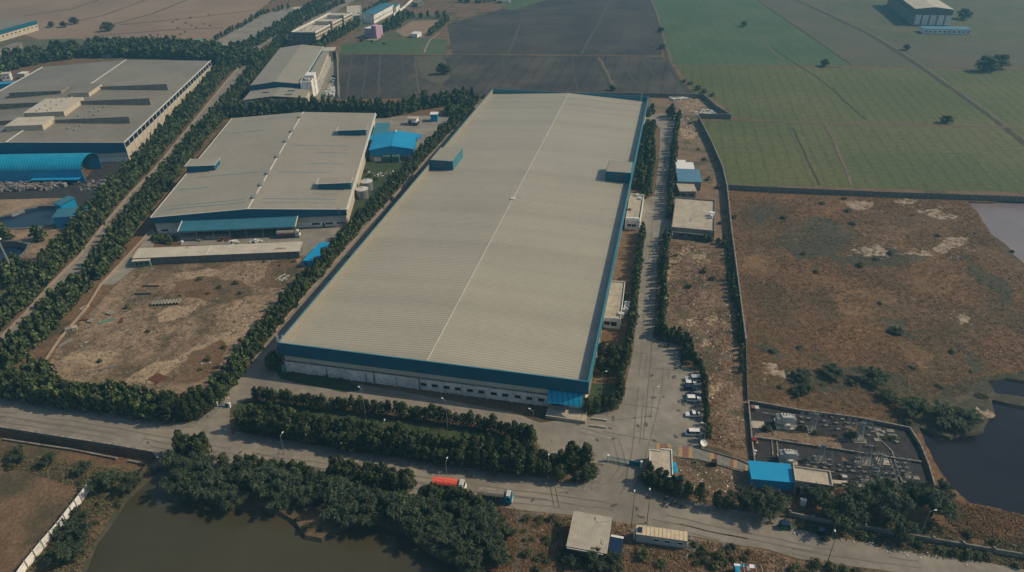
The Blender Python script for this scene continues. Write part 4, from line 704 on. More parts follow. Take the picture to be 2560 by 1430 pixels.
simple((0,186),(22,184),(26,179),5,'hut','pale hut by the left edge behind the weathered warehouse','hut','wallw','roofpale',0,2)
simple((43,184),(60,184),(63,179),4,'hut','second small hut to the right of the pale hut at the left edge','hut','wallc','white')
simple((-40,214),(36,208),(40,203),4,'blue_shed','blue-topped low shed at the left edge behind the weathered warehouse','shed','blueb','blueb')
simple((520,113),(563,115),(568,110),4,'store','white roadside store with blue shutters at the far junction','store','wallw','roofpale',0,3)
simple((484,100),(500,100),(500,97),4,'hut','teal hut at the end of the far treeline','hut','teal','teal')
simple((597,145),(604,147),(604,136),4,'gatehouse','narrow white gate pier building beside the bend in the road','gatehouse','wallw','white')
# far right warehouse
ff=Fr((2289,22),(2385,24),13.5); rr_=ff.thing('warehouse','tall pale warehouse with a green fascia standing alone in the far right fields','warehouse'); wF=ff.W; dF=95
Mb().box(.3,wF-.3,.3,dF,0,9).build('wall',MT['conc'],rr_); Mb().exy([(0,8.8),(wF,8.8),(wF,13.3),(wF/2,15),(0,13.3)],0,dF).build('upper_wall',MT['block'],rr_); Mb().gable(-.2,wF+.2,-.2,dF,13.5,15.3).build('roof',MT['roofpale'],rr_)
for k in range(5): x=wF*(.13+.2*k); Mb().box(x-wF*.075,x+wF*.075,.2,.297,.3,8.6).build('wall_panel',MT['wallw'],rr_)
fl2=simple((2311,72),(2429,74),(2430,67),4,'worker_quarters','long low block with a blue roof and a row of small windows, far right','building','wallw','blue2',0,10)
f,r,w_,d=simple((1245,0),(1275,0),(1275,-2),3,'hut','white speck-like hut in the far field at the top edge','hut','wallw','white')
# office buildings right of the road
fs=Fr((1679,567),(1787,577),4.6); rs=fs.thing('office_building','square flat-roofed building with a weathered concrete terrace right of the internal road','building'); ws=fs.W; ds=fs.inv((1790,500),4.6)[1]
Mb().box(0,ws,0,ds,0,3.9).build('wall',MT['conc'],rs); rt=Mb().box(.3,ws-.3,.3,ds-.3,3.9,3.96).build('roof_slab',MT['slab'],rs); Mb().box(0,ws,0,.28,3.902,4.6).box(0,ws,ds-.28,ds,3.902,4.6).box(0,.28,.28,ds-.28,3.902,4.6).box(ws-.28,ws,.28,ds-.28,3.902,4.6).build('parapet',MT['conc'],rs)
Mb().box(.4,ws*.85,-.9,-.003,2.6,2.8).build('sunshade',MT['slab'],rs); windows(rs,[ws*.25,ws*.45,ws*.7],0,.8,2.1,2.2)
x,y=fs.inv((1779,540),5); Mb().tube((x,y,3.96),(x,y,5.6),.7,12).build('water_tank',MT['white'],rs); Mb().box(x-1,x+1.2,y+1.6,y+3.2,3.96,5.6).build('roof_unit',MT['white'],rs)
x,y=fs.inv((1725,550),4); Mb().prism([(x-.5,y-2),(x+.1,y-2.2),(x+.9,y+2),(x+.2,y+2.4)],3.965,3.98).build('puddle',MT['steel'],rs)
simple((1700,478),(1741,478),(1743,453),3.6,'low_room','small flat concrete-roofed room between the blue-roofed shed and the square building','building','conc','slab',0,2)
f,r,w_,d=simple((1696,453),(1754,455),(1754,424),4.6,'blue_roof_shed','shed with faded blue sheet roof and white sheets behind, right of the road','shed','conc','blue2')
Mb().box(.3,w_-1.8,d+.3,d+9,4.5,4.62).build('white_sheet_roof',MT['white'],r)
Mb().box(1.2,w_*.5,d+9,d+12,4.5,4.6).build('white_sheet_roof',MT['white'],r)
# gatehouse with stepped roof
fg=Fr((1624,1187),(1683,1193),3.4); rgh=fg.thing('gatehouse','cream gatehouse with a stepped flat roof and turquoise awnings beside the entrance gate','gatehouse'); wg=fg.W; dg=fg.inv((1688,1124),3.4)[1]
x_=wg*.5; P=[(0,0),(wg,0),(wg,dg),(x_,dg),(x_,dg-.7),(0,dg-.7)]
Mb().prism(P,0,3.0).build('wall',MT['wallc'],rgh); Mb().prism([(.25,.25),(wg-.25,.25),(wg-.25,dg-.25),(x_+.2,dg-.25),(x_+.2,dg-.95),(.25,dg-.95)],3.0,3.05).build('roof_slab',MT['slab'],rgh)
Mb().box(0,wg,0,.2,3.002,3.4).box(0,.2,.2,dg-.9,3.002,3.4).box(wg-.2,wg,.2,dg-.2,3.002,3.4).box(x_,wg,dg-.2,dg,3.002,3.4).box(0,x_,dg-.9,dg-.7,3.002,3.4).build('parapet',MT['wallw'],rgh)
for y0,y1,x1,z in ((4.6,6.2,1.1,2.5),(2.3,4.4,1.3,2.6),(.9,2,2.6,1.9)): Mb().box(wg+.05 if x1<2 else wg+1.2,wg+x1+(0 if x1<2 else .3),y0,y1,z,z+.08).build('awning',MT['bluev'],rgh)
windows_side(rgh,[dg*.3,dg*.65],wg,1,1,2,1.2)
# buildings by the substation
f,r,w_,d=simple((1881,1196),(1985,1205),(1979,1162),3.3,'blue_roof_building','building with a bright blue flat sheet roof at the end of the coloured paving','building','blueb','blueb')
fc=Fr((1988,1200),(2083,1214),4.4); rc=fc.thing('control_room','cream flat-roofed concrete room right of the bright blue roof','building'); wc=fc.W; dc=fc.inv((2077,1177),4.4)[1]
Mb().box(0,wc,0,dc,0,3.9).build('wall',MT['conc'],rc); Mb().box(.2,wc-.2,.2,dc-.2,3.9,3.95).build('roof_slab',MT['slab'],rc); Mb().box(0,wc,0,.2,3.902,4.4).box(0,wc,dc-.2,dc,3.902,4.4).box(0,.2,.2,dc-.2,3.902,4.4).box(wc-.2,wc,.2,dc-.2,3.902,4.4).build('parapet',MT['wallc'],rc); Mb().box(wc*.15,wc*.6,-.7,0,2.5,2.65).build('sunshade',MT['slab'],rc); Mb().box(wc*.1,wc*.2,-.04,0,0,2.1).build('door',MT['black'],rc); windows(rc,[wc*.4,wc*.7],0,1.1,2.2,1.5)
# roadside sheet-roofed shop and portable cabin
fp=Fr((1417,1362),(1518,1381),4.2); rp=fp.thing('roadside_shed','sheet-roofed brown-walled shed with an attached tarp lean-to, south side of the front road','shed'); wp=fp.W; dp=fp.inv((1537,1299),4.2)[1]; xo=fp.inv((1434,1281),4.2)[0]
MT['roofshed']=mat('ribbed_shed_roof',(.42,.38,.30),(.36,.32,.26),s=.5,s2=3,val=.12,rough=.6,spec=.35,rib=[(fp.ang+R(92),.42,.3)])
Mb().prism([(.2,.2),(wp-.2,.2),(wp+xo*.95,dp-.2),(xo*.95+.3,dp-.2)],0,4).build('wall',MT['rust'] if False else MT['bark'],rp)
b=Mb(); b.v=[(-.1,-.3,4.1),(wp,-.3,4.1),(wp+xo,dp+.2,4.5),(xo,dp+.2,4.5),(-.1,-.3,4.0),(wp,-.3,4.0),(wp+xo,dp+.2,4.4),(xo,dp+.2,4.4)]; b.f=[(0,1,2,3),(7,6,5,4),(0,4,5,1),(1,5,6,2),(2,6,7,3),(3,7,4,0)]; b.build('roof',MT['roofshed'],rp)
Mb().box(.1,wp-.8,-.55,-.35,3.7,3.85).build('eave_strip',MT['trimw'],rp); Mb().box(0,wp*.8,.08,.2,1.4,1.5).box(0,wp*.8,.08,.2,2.6,2.7).build('wall_rail',MT['conc'],rp)
Mb().box(wp+.1,wp+3.1,1.6,5.6,2.7,2.8).build('tarp_roof',MT['navy'],rp); Mb().box(wp+.2,wp+3.1,5.6,6.2,2.9,3.0).build('white_sheet',MT['white'],rp); Mb().box(wp*.82,wp*.88,2,3.3,4.3,4.35).build('roof_hatch',MT['slab'],rp)
for x,y in ((wp+3,1.7),(wp+3,5.5)): Mb().tube((x,y,0),(x,y,2.7),.08).build('post',MT['bark'],rp)
fk=Fr((1590,1335),(1719,1353),2.9); rk=fk.thing('portable_cabin','cream-topped portable cabin with small windows on the roadside, between the shed and rubbish','cabin'); wk=fk.W; dk_=2.75
MT['cabin']=mat('cabin_siding',(.36,.40,.40),(.42,.45,.44),s=1,rough=.5,spec=.4,rib=[(fk.ang+R(90),.3,.25)])
Mb().box(.05,wk-.05,.05,dk_-.05,.25,2.8).build('wall',MT['cabin'],rk); rf=Mb().box(0,wk,0,dk_,2.8,2.92).build('roof',MT['cream'],rk)
for k in range(11): x=wk*(.12+.88*k/11); Mb().box(x,x+.08,0.05,dk_-.05,2.922,2.98).build('roof_rib',MT['slab'],rf)
x=wk*.075; Mb().box(x-.45,x+.45,.6,1.9,2.925,3.3).build('water_tank',MT['navy'],rf)
windows(rk,[wk*.4,wk*.62,wk*.87],.05,1.4,2.1,1.1,None,MT['white']); Mb().box(wk*.48,wk*.55,0,.05,.3,2.3).build('door',MT['cabin'],rk)
for y in (.5,1.6): Mb().box(-.5,-.15,y,y+.9,.4,1.9).build('wall_cabinet',MT['white'],rk)
# patchwork hut, bottom edge
fh=Fr((1840,1436),(1893,1440),2.6); rh=fh.thing('patchwork_hut','ramshackle hut roofed with blue, white and rusty sheets at the bottom edge','hut'); Mb().box(.1,6,.1,3.2,0,2.4).build('wall',MT['bark'],rh)
for x0,x1,y0,y1,m,z in ((0,1.1,0,2.3,'bluev',2.5),(0,1.3,2.3,2.9,'white',2.52),(1.2,2.3,2.2,2.9,'blueb',2.48),(1.1,3.2,0,2.2,'rust',2.44),(2.6,3.3,1.2,2.5,'conc',2.56),(3.3,4.6,2.0,3.0,'white',2.52),(3.2,6,0,2,'rust',2.46)): Mb().box(x0,x1,y0,y1,z,z+.06).build('roof_sheet',MT[m],rh)
for x in (1.9,4.5,5.8): Mb().box(x,x+.1,0,3,2.64,2.72).build('roof_pole',MT['slab'],rh)
p=at(1955,1432); r=thing('low_tank','low dark roofless enclosure with a pale rim at the bottom edge','enclosure',p,fh.ang); Mb().box(-2.5,4,-3,-1.2,0,1.2).build('wall',MT['navy'],r); Mb().box(-2.6,4.1,-1.2,-1,0,1.3).build('rim',MT['conc'],r)
p=at(1818,1364,.05); o=Mb().cbox(0,0,2.6,1.1,0,.12,fk.ang).build('concrete_slab',MT['block']); o.location=p; tag(o,'flat grey slab lying on the verge right of the portable cabin','slab')
# yard behind: small buildings
f,r,w_,d=simple((1017,296),(1041,297),(1041,291),4,'pump_house','small white pump house with a dark door in the rear yard','building','wallw','slab'); Mb().box(w_*.5,w_*.65,.02,.09,.8,2.4).build('door',MT['bark'],r)
f,r,w_,d=simple((1075,286),(1093,286),(1093,280),4.5,'blue_kiosk','blue kiosk with a white top near the far hedge of the rear yard','kiosk','blueb','white')
# ---------------- vegetation ----------------
def leafq(b,c,n,s,asp,r):
    'one leaf clump: a small bent quad'
    a=n.orthogonal().normalized(); q=n.cross(a); t=r.uniform(0,6.28); a,q=a*math.cos(t)+q*math.sin(t),q*math.cos(t)-a*math.sin(t)
    a*=s*asp/2; q*=s/2; o=len(b.v); m=n*s*.15
    b.v+=[tuple(c-a-q),tuple(c+a-q*.7+m*.3),tuple(c+a*1.1+q),tuple(c-a*.8+q*.9+m)]; b.f.append((o,o+1,o+2,o+3))
def crown(seed,w,h,z0,n,s,shape='hedge'):
    r=random.Random(seed); b=Mb(); lobes=[]
    k=9 if shape=='hedge' else 7
    for i in range(k):
        f=i/(k-1); z=z0+(h-z0)*(.12+.76*f); rad=w/2*(.95-.55*f*f if shape=='hedge' else math.sin(math.pi*(.25+.6*f)))
        t=i*2.4+r.uniform(-.5,.5); off=rad*.42
        lobes.append((Vector((off*math.cos(t),off*math.sin(t),z)),rad*r.uniform(.55,.75),(h-z0)/k*r.uniform(1.1,1.6)))
    lobes.append((Vector((0,0,z0+(h-z0)*.5)),w*.36,(h-z0)*.42)); lobes.append((Vector((r.uniform(-.2,.2)*w,r.uniform(-.2,.2)*w,h-(h-z0)*.16)),w*.17,(h-z0)*.17))
    for i in range(n):
        c,rr,rz=lobes[r.randrange(len(lobes))]
        d=Vector((r.gauss(0,1),r.gauss(0,1),r.gauss(.35,1))).normalized(); k_=r.uniform(.72,1.06)
        p=c+Vector((d.x*rr,d.y*rr,d.z*rz))*k_
        nn=(d+Vector((r.gauss(0,.45),r.gauss(0,.45),r.gauss(0.25,.45)))).normalized(); leafq(b,p,nn,s*r.uniform(.6,1.3),r.uniform(.6,1),r)
    return b
def trunkmb(h,r0,seed,w=1):
    r=random.Random(seed); b=Mb(); p=Vector((0,0,-.2)); q=Vector((r.uniform(-.1,.1),r.uniform(-.1,.1),h*.35)); b.tube(p,q,r0,6,r0*.75); e=Vector((r.uniform(-.2,.2),r.uniform(-.2,.2),h*.85)); b.tube(q,e,r0*.75,5,r0*.25)
    for i in range(4):
        t=i*1.6+r.random(); s=q.lerp(e,.1+.2*i); b.tube(s,s+Vector((math.cos(t)*w*.3,math.sin(t)*w*.3,h*.16)),r0*.4,4,r0*.12)
    return b
def acacia(seed,w,h,n):
    'spreading thorn tree: limbs fan out, feathery drooping sprays along them'
    r=random.Random(seed); b=Mb(); t=Mb(); base=Vector((0,0,-.3)); fork=Vector((r.uniform(-.3,.3),r.uniform(-.3,.3),h*.25)); t.tube(base,fork,.22,6,.17)
    m=15
    for i in range(m):
        a=2*math.pi*(i+r.uniform(-.4,.4))/m*1.0 if i<9 else r.uniform(0,6.28); rad=w/2*(r.uniform(.75,1.02) if i<9 else r.uniform(.15,.55)); top=h*(r.uniform(.5,.75) if i<9 else r.uniform(.85,1))
        e=Vector((rad*math.cos(a),rad*math.sin(a),top)); mid=fork.lerp(e,.5)+Vector((0,0,h*.18)); t.tube(fork,mid,.12,5,.08); t.tube(mid,e,.08,4,.03)
        for j in range(n//m):
            f=r.random()**.7; p=(fork.lerp(mid,f*2) if f<.5 else mid.lerp(e,f*2-1)); d=(p-fork); d=(d.normalized() if d.length>.1 else Vector((0,0,1)))
            d=(Vector((d.x,d.y,0))*.9+Vector((r.gauss(0,.75),r.gauss(0,.75),r.gauss(.15,.55)))).normalized(); L=r.uniform(.4,1.15)*w/7; wd=r.uniform(.05,.12)
            q=p+d*L+Vector((0,0,-.28*L)); pm=p+d*L*.55+Vector((0,0,.08*L)); sd_=d.cross(Vector((r.gauss(0,.4),r.gauss(0,.4),1))).normalized()*wd
            o=len(b.v); b.v+=[tuple(p-sd_*.4),tuple(p+sd_*.4),tuple(pm+sd_),tuple(pm-sd_),tuple(q)]; b.f+=[(o,o+1,o+2,o+3),(o+3,o+2,o+4)]
    return b,t
HC=[(crown(i,1,1,.12,950,.078).mesh('crown',MT['leaf']),trunkmb(1,.03,i,1).mesh('trunk',MT['bark'])) for i in range(7)]
RC=[(crown(20+i,1,1,.16,950,.078,'round').mesh('crown',MT['leaf']),trunkmb(1,.035,i,1).mesh('trunk',MT['bark'])) for i in range(4)]
AC=[]
for i in range(5): l,t=acacia(40+i,7,5,2900); AC.append((l.mesh('crown',MT['leaf2']),t.mesh('trunk',MT['bark'])))
BC=[crown(60+i,1,.75,.0,420,.1,'round').mesh('bush',MT['leafy']) for i in range(5)]
GC=[]
for i in range(2): l,t=acacia(80+i,5,3.4,900); GC.append((l.mesh('crown',MT['leafg']),t.mesh('trunk',MT['bark'])))
TREES=[]
def path_pts(px,sp,world=None):
    P=world or [at(*q) for q in px]; out=[]; carry=0
    for i in range(len(P)-1):
        a,c=P[i],P[i+1]; d=c-a; L=math.hypot(d.x,d.y); t=carry
        while t<L: out.append((a+d*(t/L),math.atan2(d.y,d.x))); t+=sp
        carry=t-L
    return out
LONG=[]
def ordn(n): return str(n)+('th' if 10<=n%100<=20 else {1:'st',2:'nd',3:'rd'}.get(n%10,'th'))
def row(px,sp,h,w,label,group,rows=1,gap=2.2,jit=.4,side=1,hv=.14,kind='hedge',off=0):
    lr=abs(px[-1][0]-px[0][0])>abs(px[-1][1]-px[0][1]); up=px[-1][1]<px[0][1]; rt=px[-1][0]>px[0][0]
    end=('left' if rt else 'right') if lr else ('near end' if up else 'far end')
    away=(rt if lr else (not up))==(side>0)
    nm=(['near','middle','back'] if lr==True else ['right','middle','left']) if (away if lr else not away) else (['back','middle','near'] if lr else ['left','middle','right'])
    if rows==2: nm=[nm[0],nm[2]]
    nm=nm+[nm[-1]]*5
    core=label.split('tree',1)[1].strip() if 'tree' in label else label
    for k in range(rows):
        for i_,(p,a) in enumerate(path_pts(px,sp)):
            lab=f"{ordn(i_+1)} tree from the {end}"+(f", {nm[k]} line," if rows>1 else '')+' '+core
            if len(lab.split())>16 and lab.split(' ',1)[1] not in LONG: LONG.append(lab.split(' ',1)[1]); print('LONG',len(lab.split()),lab)
            n=Vector((-math.sin(a),math.cos(a),0))*side; q=p+n*(gap*k+off)+Vector((rnd.uniform(-jit,jit),rnd.uniform(-jit,jit),0)); hh=h*rnd.uniform(1-hv*1.6,1+hv*1.5); TREES.append((q.x,q.y,hh,w*rnd.uniform(.8,1.25),lab,group,kind))
L1='tree of the tall hedge beside the front road'
row([(608,1075),(700,1096),(850,1122),(1000,1143),(1200,1173),(1335,1192)],2.3,6.8,3.9,L1,'tall hedge along the front road',3,2.3)
row([(640,1000),(800,1022),(900,1030),(1047,1048),(1240,1077),(1335,1108)],2.2,5.0,3.5,'tree of the narrow hedge facing the whitewashed warehouse wall','hedge in front of the huge warehouse',1,2,.25)
row([(-30,992),(10,990),(100,1009),(300,1038),(425,1055),(480,1055),(535,1022)],2.5,7.0,4.0,'tree of the hedge below the dirt yard','hedge at the foot of the dirt yard',3,2.4)
row([(552,1002),(640,885),(705,800),(790,700)],2.4,6.0,3.4,'tree of the hedge right of the dirt yard','hedge on the right of the dirt yard',2,2.3)
row([(790,700),(870,600),(968,495),(1040,415),(1100,350),(1150,300),(1190,258)],2.7,6.0,3.5,'tree of the hedge between the grey warehouses','hedge between the two warehouses',2,2,off=-.9)
row([(690,900),(735,838),(800,760),(850,690),(930,600),(1000,515),(1070,432)],4.2,3.0,2.3,'tree of the low line against the left warehouse wall','low trees along the left warehouse wall',1,1,.5)
row([(684,925),(690,910)],2.5,5.5,4,'tree by the front left warehouse corner','trees at the warehouse corner',1)
L5='tree of the hedge left of the internal road'
row([(1468,1036),(1505,1030),(1540,1018),(1556,985)],2.4,5.2,3.2,'tree of the short row by the right warehouse corner','trees by the front right corner')
row([(1556,985),(1566,940),(1578,890),(1590,800),(1598,720),(1606,640),(1614,585)],2.3,5.6,3.2,L5,'hedge left of the internal road',1,1.5,.3,1,off=1.3)
row([(1500,900),(1540,900),(1540,940),(1500,930)],3,6.2,4.2,'tree of the broad clump by the right warehouse wall','clump near the right warehouse wall',1,1,.6)
row([(1585,470),(1600,430),(1612,350),(1618,320)],3.3,6,3.8,'tree of the upper clump by the internal road','upper clump by the warehouse',2,3.2,.6,-1)
row([(1614,500),(1626,490),(1633,440),(1637,400),(1634,350),(1627,335)],2.6,5.6,3.2,'tree of the far hedge left of the internal road','far hedge left of the internal road',off=1.2)
L6='tree of the hedge right of the internal road'
row([(1644,838),(1648,760),(1650,700),(1655,640),(1660,592)],2.3,5.4,3.0,L6,'hedge right of the internal road',off=-1.2)
row([(1664,545),(1669,480),(1675,420),(1682,350),(1690,296)],2.5,5.6,3.2,'tree of the far hedge right of the internal road','far hedge right of the internal road',off=-1.3)
row([(1644,842),(1670,850),(1702,858),(1716,885),(1722,915)],2.3,4.8,2.9,'tree of the hedge behind the motorcycles','hedge behind the motorcycles',2,1.4,.3,1)
row([(1735,918),(1750,922),(1757,960),(1763,1020),(1768,1090),(1768,1105)],2.0,3.8,2.4,'tree of the clipped hedge behind the parked cars','hedge behind the parked cars')
row([(1618,292),(1632,284)],3,5.5,4,'tree by the far right warehouse corner','trees by the far right corner')
row([(1672,290),(1684,300)],3,7,5,'tree at the far end of the internal road','large trees at the road end')
row([(1820,700),(1832,720),(1838,760)],3.0,3.4,2.6,'low tree against the long boundary wall','low trees by the boundary wall')
row([(1812,600),(1822,650),(1832,710),(1842,770),(1850,840),(1852,900),(1855,940)],3.2,2.6,1.9,'tree of the thin row inside the boundary wall','young trees along the boundary wall')
row([(1740,600),(1760,602),(1775,604),(1800,612),(1815,620)],3.0,3.2,2.8,'tree in front of the square office','trees in front of the square office')
row([(1614,1210),(1640,1226),(1690,1242),(1735,1252)],2.2,5.0,3.3,'tree of the row beside the gatehouse','trees beside the gatehouse',2,2)
row([(1750,1259),(1772,1265)],2.4,5.4,3.2,'tree of the upright pair right of the gatehouse','pair of upright trees on the verge')
row([(1790,1270),(1830,1278)],2.2,5.2,3,'tree beside the right verge lamp post','slender upright trees on the verge')
row([(1340,1180),(1370,1192),(1400,1200)],3.2,4.5,3.6,'tree of the loose clump in the corner island','loose trees left of the entrance',2,3,.6)
row([(1082,1243),(1125,1249),(1160,1256)],2.6,4.6,3,'tree of the low line against the coral-topped truck','low trees against the coral truck')
row([(1420,1180),(1440,1168),(1470,1172)],2.6,7.2,4.2,'tree of the tall clump left of the gate','tall clump left of the gate',2,2.4)
row([(1440,1205),(1470,1200),(1485,1190)],2.6,4.6,3.6,'tree at the kerb corner left of the entrance','low clump at the kerb corner')
row([(1290,1100),(1320,1105),(1338,1118)],2.4,5.6,3.6,'dark tree at the right end of the lawn hedge','trees at the right end of the lawn')
row([(452,1148),(475,1150),(500,1153),(520,1156)],2.2,7.2,3.8,'tree of the leftmost clump between road and pond','left clump between road and pond',2,2)
row([(562,1166),(570,1170)],3,5,3,'tree of the lone pair between road and pond','lone tree between road and pond')
row([(600,1175),(640,1180),(668,1184),(695,1190),(725,1194),(760,1200),(800,1206)],2.6,5.4,3.3,'tree of the small row between road and pond','small trees between road and pond')
row([(830,1208),(870,1216),(910,1222),(950,1230),(1000,1240),(1030,1246)],2.3,7.4,3.9,'tree of the middle clump between road and pond','middle group between road and pond',2,2.2)
row([(1060,1250),(1100,1258),(1140,1264),(1175,1270),(1203,1278)],2.1,5.3,3.4,'tree of the clump hiding the parked trucks','group hiding the parked trucks',1,2.2)
DL='tree of the belt left of the diagonal road'
row([(-20,838),(60,775),(125,700),(200,625),(260,548),(330,465),(380,412),(440,340),(500,268),(545,212),(590,165)],3.2,6.8,4.2,DL,'belt left of the diagonal road',3,3.2,.7)
row([(-20,920),(50,855),(110,790),(170,722)],3.0,6.4,4,'tree of the lower belt above the dirt yard','lower belt right of the diagonal road',3,2.8,.7,-1,off=1.6)
row([(205,700),(250,640),(310,560),(360,495),(412,432),(470,362),(540,285),(590,228)],3.2,6.4,4,'tree of the belt left of the second warehouse','belt left of the second warehouse',3,2.8,.7,-1,off=1.6)
row([(30,975),(70,950),(95,930)],3,6.4,4,'tree in the left corner of the dirt yard','corner of the dirt yard hedge',3,3,.7,-1)
row([(600,222),(640,170),(690,120),(725,90)],4.2,7,5,'far tree','w',2,3.4,.8,-1)
row([(555,295),(600,292),(700,283),(800,281),(900,285),(955,288),(980,292)],3.4,8,5,'tall dark tree in the belt behind the second warehouse','belt behind the second warehouse',2,3.6,.8)
row([(985,290),(1060,272),(1130,262),(1190,250)],3.4,7.5,5,'tall dark tree in the belt at the back of the rear yard','belt at the back of the rear yard',2,3.6,.8)
row([(1130,290),(1150,275),(1165,262)],3.4,7,5,'dark tree at the far corner of the rear yard','corner of the rear yard',2,3)
row([(-10,190),(60,168),(130,152),(200,143),(300,143),(400,145),(500,152),(590,172)],4.6,8.5,7,'far','w',6,5.5,2)
row([(225,122),(330,120),(430,120),(540,138)],5,7.5,6.5,'far','w',2,5,2)
row([(600,130),(650,112),(720,66),(800,18),(830,0)],4.6,7,5,'far','w',2,4,1)
row([(780,135),(840,100),(900,62),(945,40)],4.6,7,5,'far','w',2,4,1)
row([(880,60),(940,25),(985,-5)],6,6,5,'far','w',1,4,1); row([(700,95),(760,55),(860,8)],6,6,5,'far','w',1,4,1)
row([(965,80),(990,70),(1010,50),(1030,40)],5,6.5,6,'far','w',2,6,2); row([(1075,88),(1095,72),(1120,52)],4,5.5,4.5,'far','w',1); row([(1030,45),(1080,44),(1110,46)],8,6,5,'far','w',1,1,1)
row([(540,100),(600,70),(660,35),(720,22)],6,4.5,4,'far','w',1,1,1); row([(650,95),(690,75),(720,62)],5,3,3.5,'far','w',1,1,1)
row([(1150,5),(1200,8),(1240,2)],6,5,6,'far','w',1,1,2)
row([(20,600),(5,580)],3,5,5,'tree at the left edge by the blue-lined pond','trees at the left edge'); row([(95,598),(112,602)],3,5.5,5.5,'tree between the blue-lined pond and the pit','trees between pond and pit')
row([(0,690),(30,712),(60,720)],3.2,6.4,5,'dark tree near the foot of the tall leaning mast','trees at the mast foot',3,3.5,1)
row([(385,600),(410,606),(430,608)],3,2.6,3,'low dark shrub-like tree beside the teal canopy','low trees beside the canopy',2,2)
# place: the 300 nearest as trees, the rest as one far wood
def dist(t): return (t[0]**2+t[1]**2+H*H)
near=sorted([t for t in TREES if t[5]!='w'],key=dist); far=[t for t in TREES if t[5]=='w']+near[300:]; near=near[:300]
# trees hidden side by side share their meshes
for i,(x,y,h,w_,lab,grp,k) in enumerate(near):
    r=thing('hedge_tree',lab,'tree',(x,y,0),rnd.uniform(0,6.28),grp); r.scale=(w_,w_*rnd.uniform(.9,1.1),h)
    cm,tm=(HC if h/w_>1.45 else RC+HC[:3])[rnd.randrange(7)]
    for nm,me in (('crown',cm),('trunk',tm)): o=bpy.data.objects.new(nm,me); C.objects.link(o); o.parent=r
FV=[crown(100+i,1,1,.05,170,.19) for i in range(4)]
b=Mb()
for (x,y,h,w_,*_) in far:
    s=FV[rnd.randrange(4)]; a=rnd.uniform(0,6.28); c_,s_=math.cos(a)*w_,math.sin(a)*w_; o=len(b.v)
    b.v+=[(x+v[0]*c_-v[1]*s_,y+v[0]*s_+v[1]*c_,v[2]*h) for v in s.v]; b.f+=[tuple(i+o for i in f) for f in s.f]
o=b.build('woodland',MT['leaf']); o['kind']='stuff'; o['label']='dark green belts of trees along the far roads and behind the warehouses'; o['category']='woodland'
# acacias
def acac(px,w_,lab,grp=None,h=None,pool=None):
    p=at(*px); r=thing('acacia_tree',lab,'tree',(p.x,p.y,-.3),rnd.uniform(0,6.28),grp); k=w_/7; r.scale=(k,k,(h or 5*k)/5); cm,tm=(pool or AC)[rnd.randrange(len(pool or AC))]
    for nm,me in (('crown',cm),('trunk',tm)): o=bpy.data.objects.new(nm,me); C.objects.link(o); o.parent=r
    return r
ga='feathery acacias on the pond bank'
for k_,px in enumerate(((430,1175),(480,1185),(520,1195),(570,1205),(620,1205),(690,1215),(740,1222),(800,1232),(850,1240),(890,1250),(1010,1275),(1045,1285),(1110,1290),(1160,1325),(1230,1330),(1240,1375),(1190,1430),(1120,1378),(700,1262),(930,1298))): acac(px,(8+k_%3)*(1 if px[0]<1000 else .75),'second-row pond bank acacia','second-row acacias on the pond bank')
for px,w_,lab in (((455,1218),7,'feathery acacia at the left end of the pond bank row'),((545,1235),7.5,'feathery grey-green acacia, second from the left on the pond bank'),((600,1225),6.5,'feathery acacia third from the left on the pond bank'),((650,1245),8,'broad acacia left of the small pond promontory'),((715,1240),8,'acacia directly behind the small pond promontory'),((775,1250),6,'acacia just right of the small pond promontory'),((850,1285),8,'broad acacia in the middle of the pond bank'),((920,1272),6.5,'small acacia in the middle of the pond bank'),((975,1268),6,'acacia below the middle group of upright trees'),((1000,1312),8.5,'broad acacia leaning over the pond, left of the fallen pale branches'),((1075,1298),8.5,'broad acacia behind the fallen pale branches'),((1045,1348),7.5,'acacia at the water edge beside the fallen pale branches'),((1150,1300),8,'acacia near the red-brown verge left of the dirt track'),((1205,1320),8,'acacia at the right end of the bank, near the blue truck'),((1170,1352),7.5,'acacia halfway down the right pond bank'),((1215,1378),7.5,'acacia in the lower right clump of the pond bank'),((1160,1400),8,'acacia above the bottom edge at the right pond bank'),((1235,1412),7,'acacia at the bottom edge beside the dirt track'),((500,1262),6,'low acacia at the water edge on the left of the pond bank'),((585,1262),6,'low acacia overhanging the water, left of centre'),((885,1300),6.5,'low acacia dipping over the water right of the promontory'),((1110,1330),8,'acacia in the thick of the right bank clump'),((1140,1362),7,'acacia overhanging the right pond edge'),((1200,1345),8,'dense acacia in the centre of the right bank clump'),((1265,1345),4.5,'small acacia on the verge left of the dirt track')):
    acac(px,w_*(1.3 if px[0]<1040 else 1.08),lab,ga)
gb_='acacias around the brown field and pond, lower left'
for px,w_,lab in (((272,1228),8,'broad acacia at the top end of the leaning white fence'),((325,1222),7,'acacia on the left pond bank near the retaining wall'),((196,1285),3.2,'small acacia growing through the gap in the white fence'),((215,1300),4,'low acacia between the white fence and the pond'),((180,1335),6.5,'acacia above the lower left pond bank'),((215,1355),7,'acacia leaning over the lower left pond bank'),((152,1398),6.5,'acacia beside the lower part of the white fence'),((180,1405),7.5,'broad acacia at the lower left pond edge'),((212,1178),5,'round dark acacia below the retaining wall'),((60,1145),6,'low spreading acacia under the retaining wall, left'),((130,1160),5,'low acacia under the retaining wall, middle')):
    acac(px,w_*1.0,lab,gb_)
gc_='acacias along the right verge'
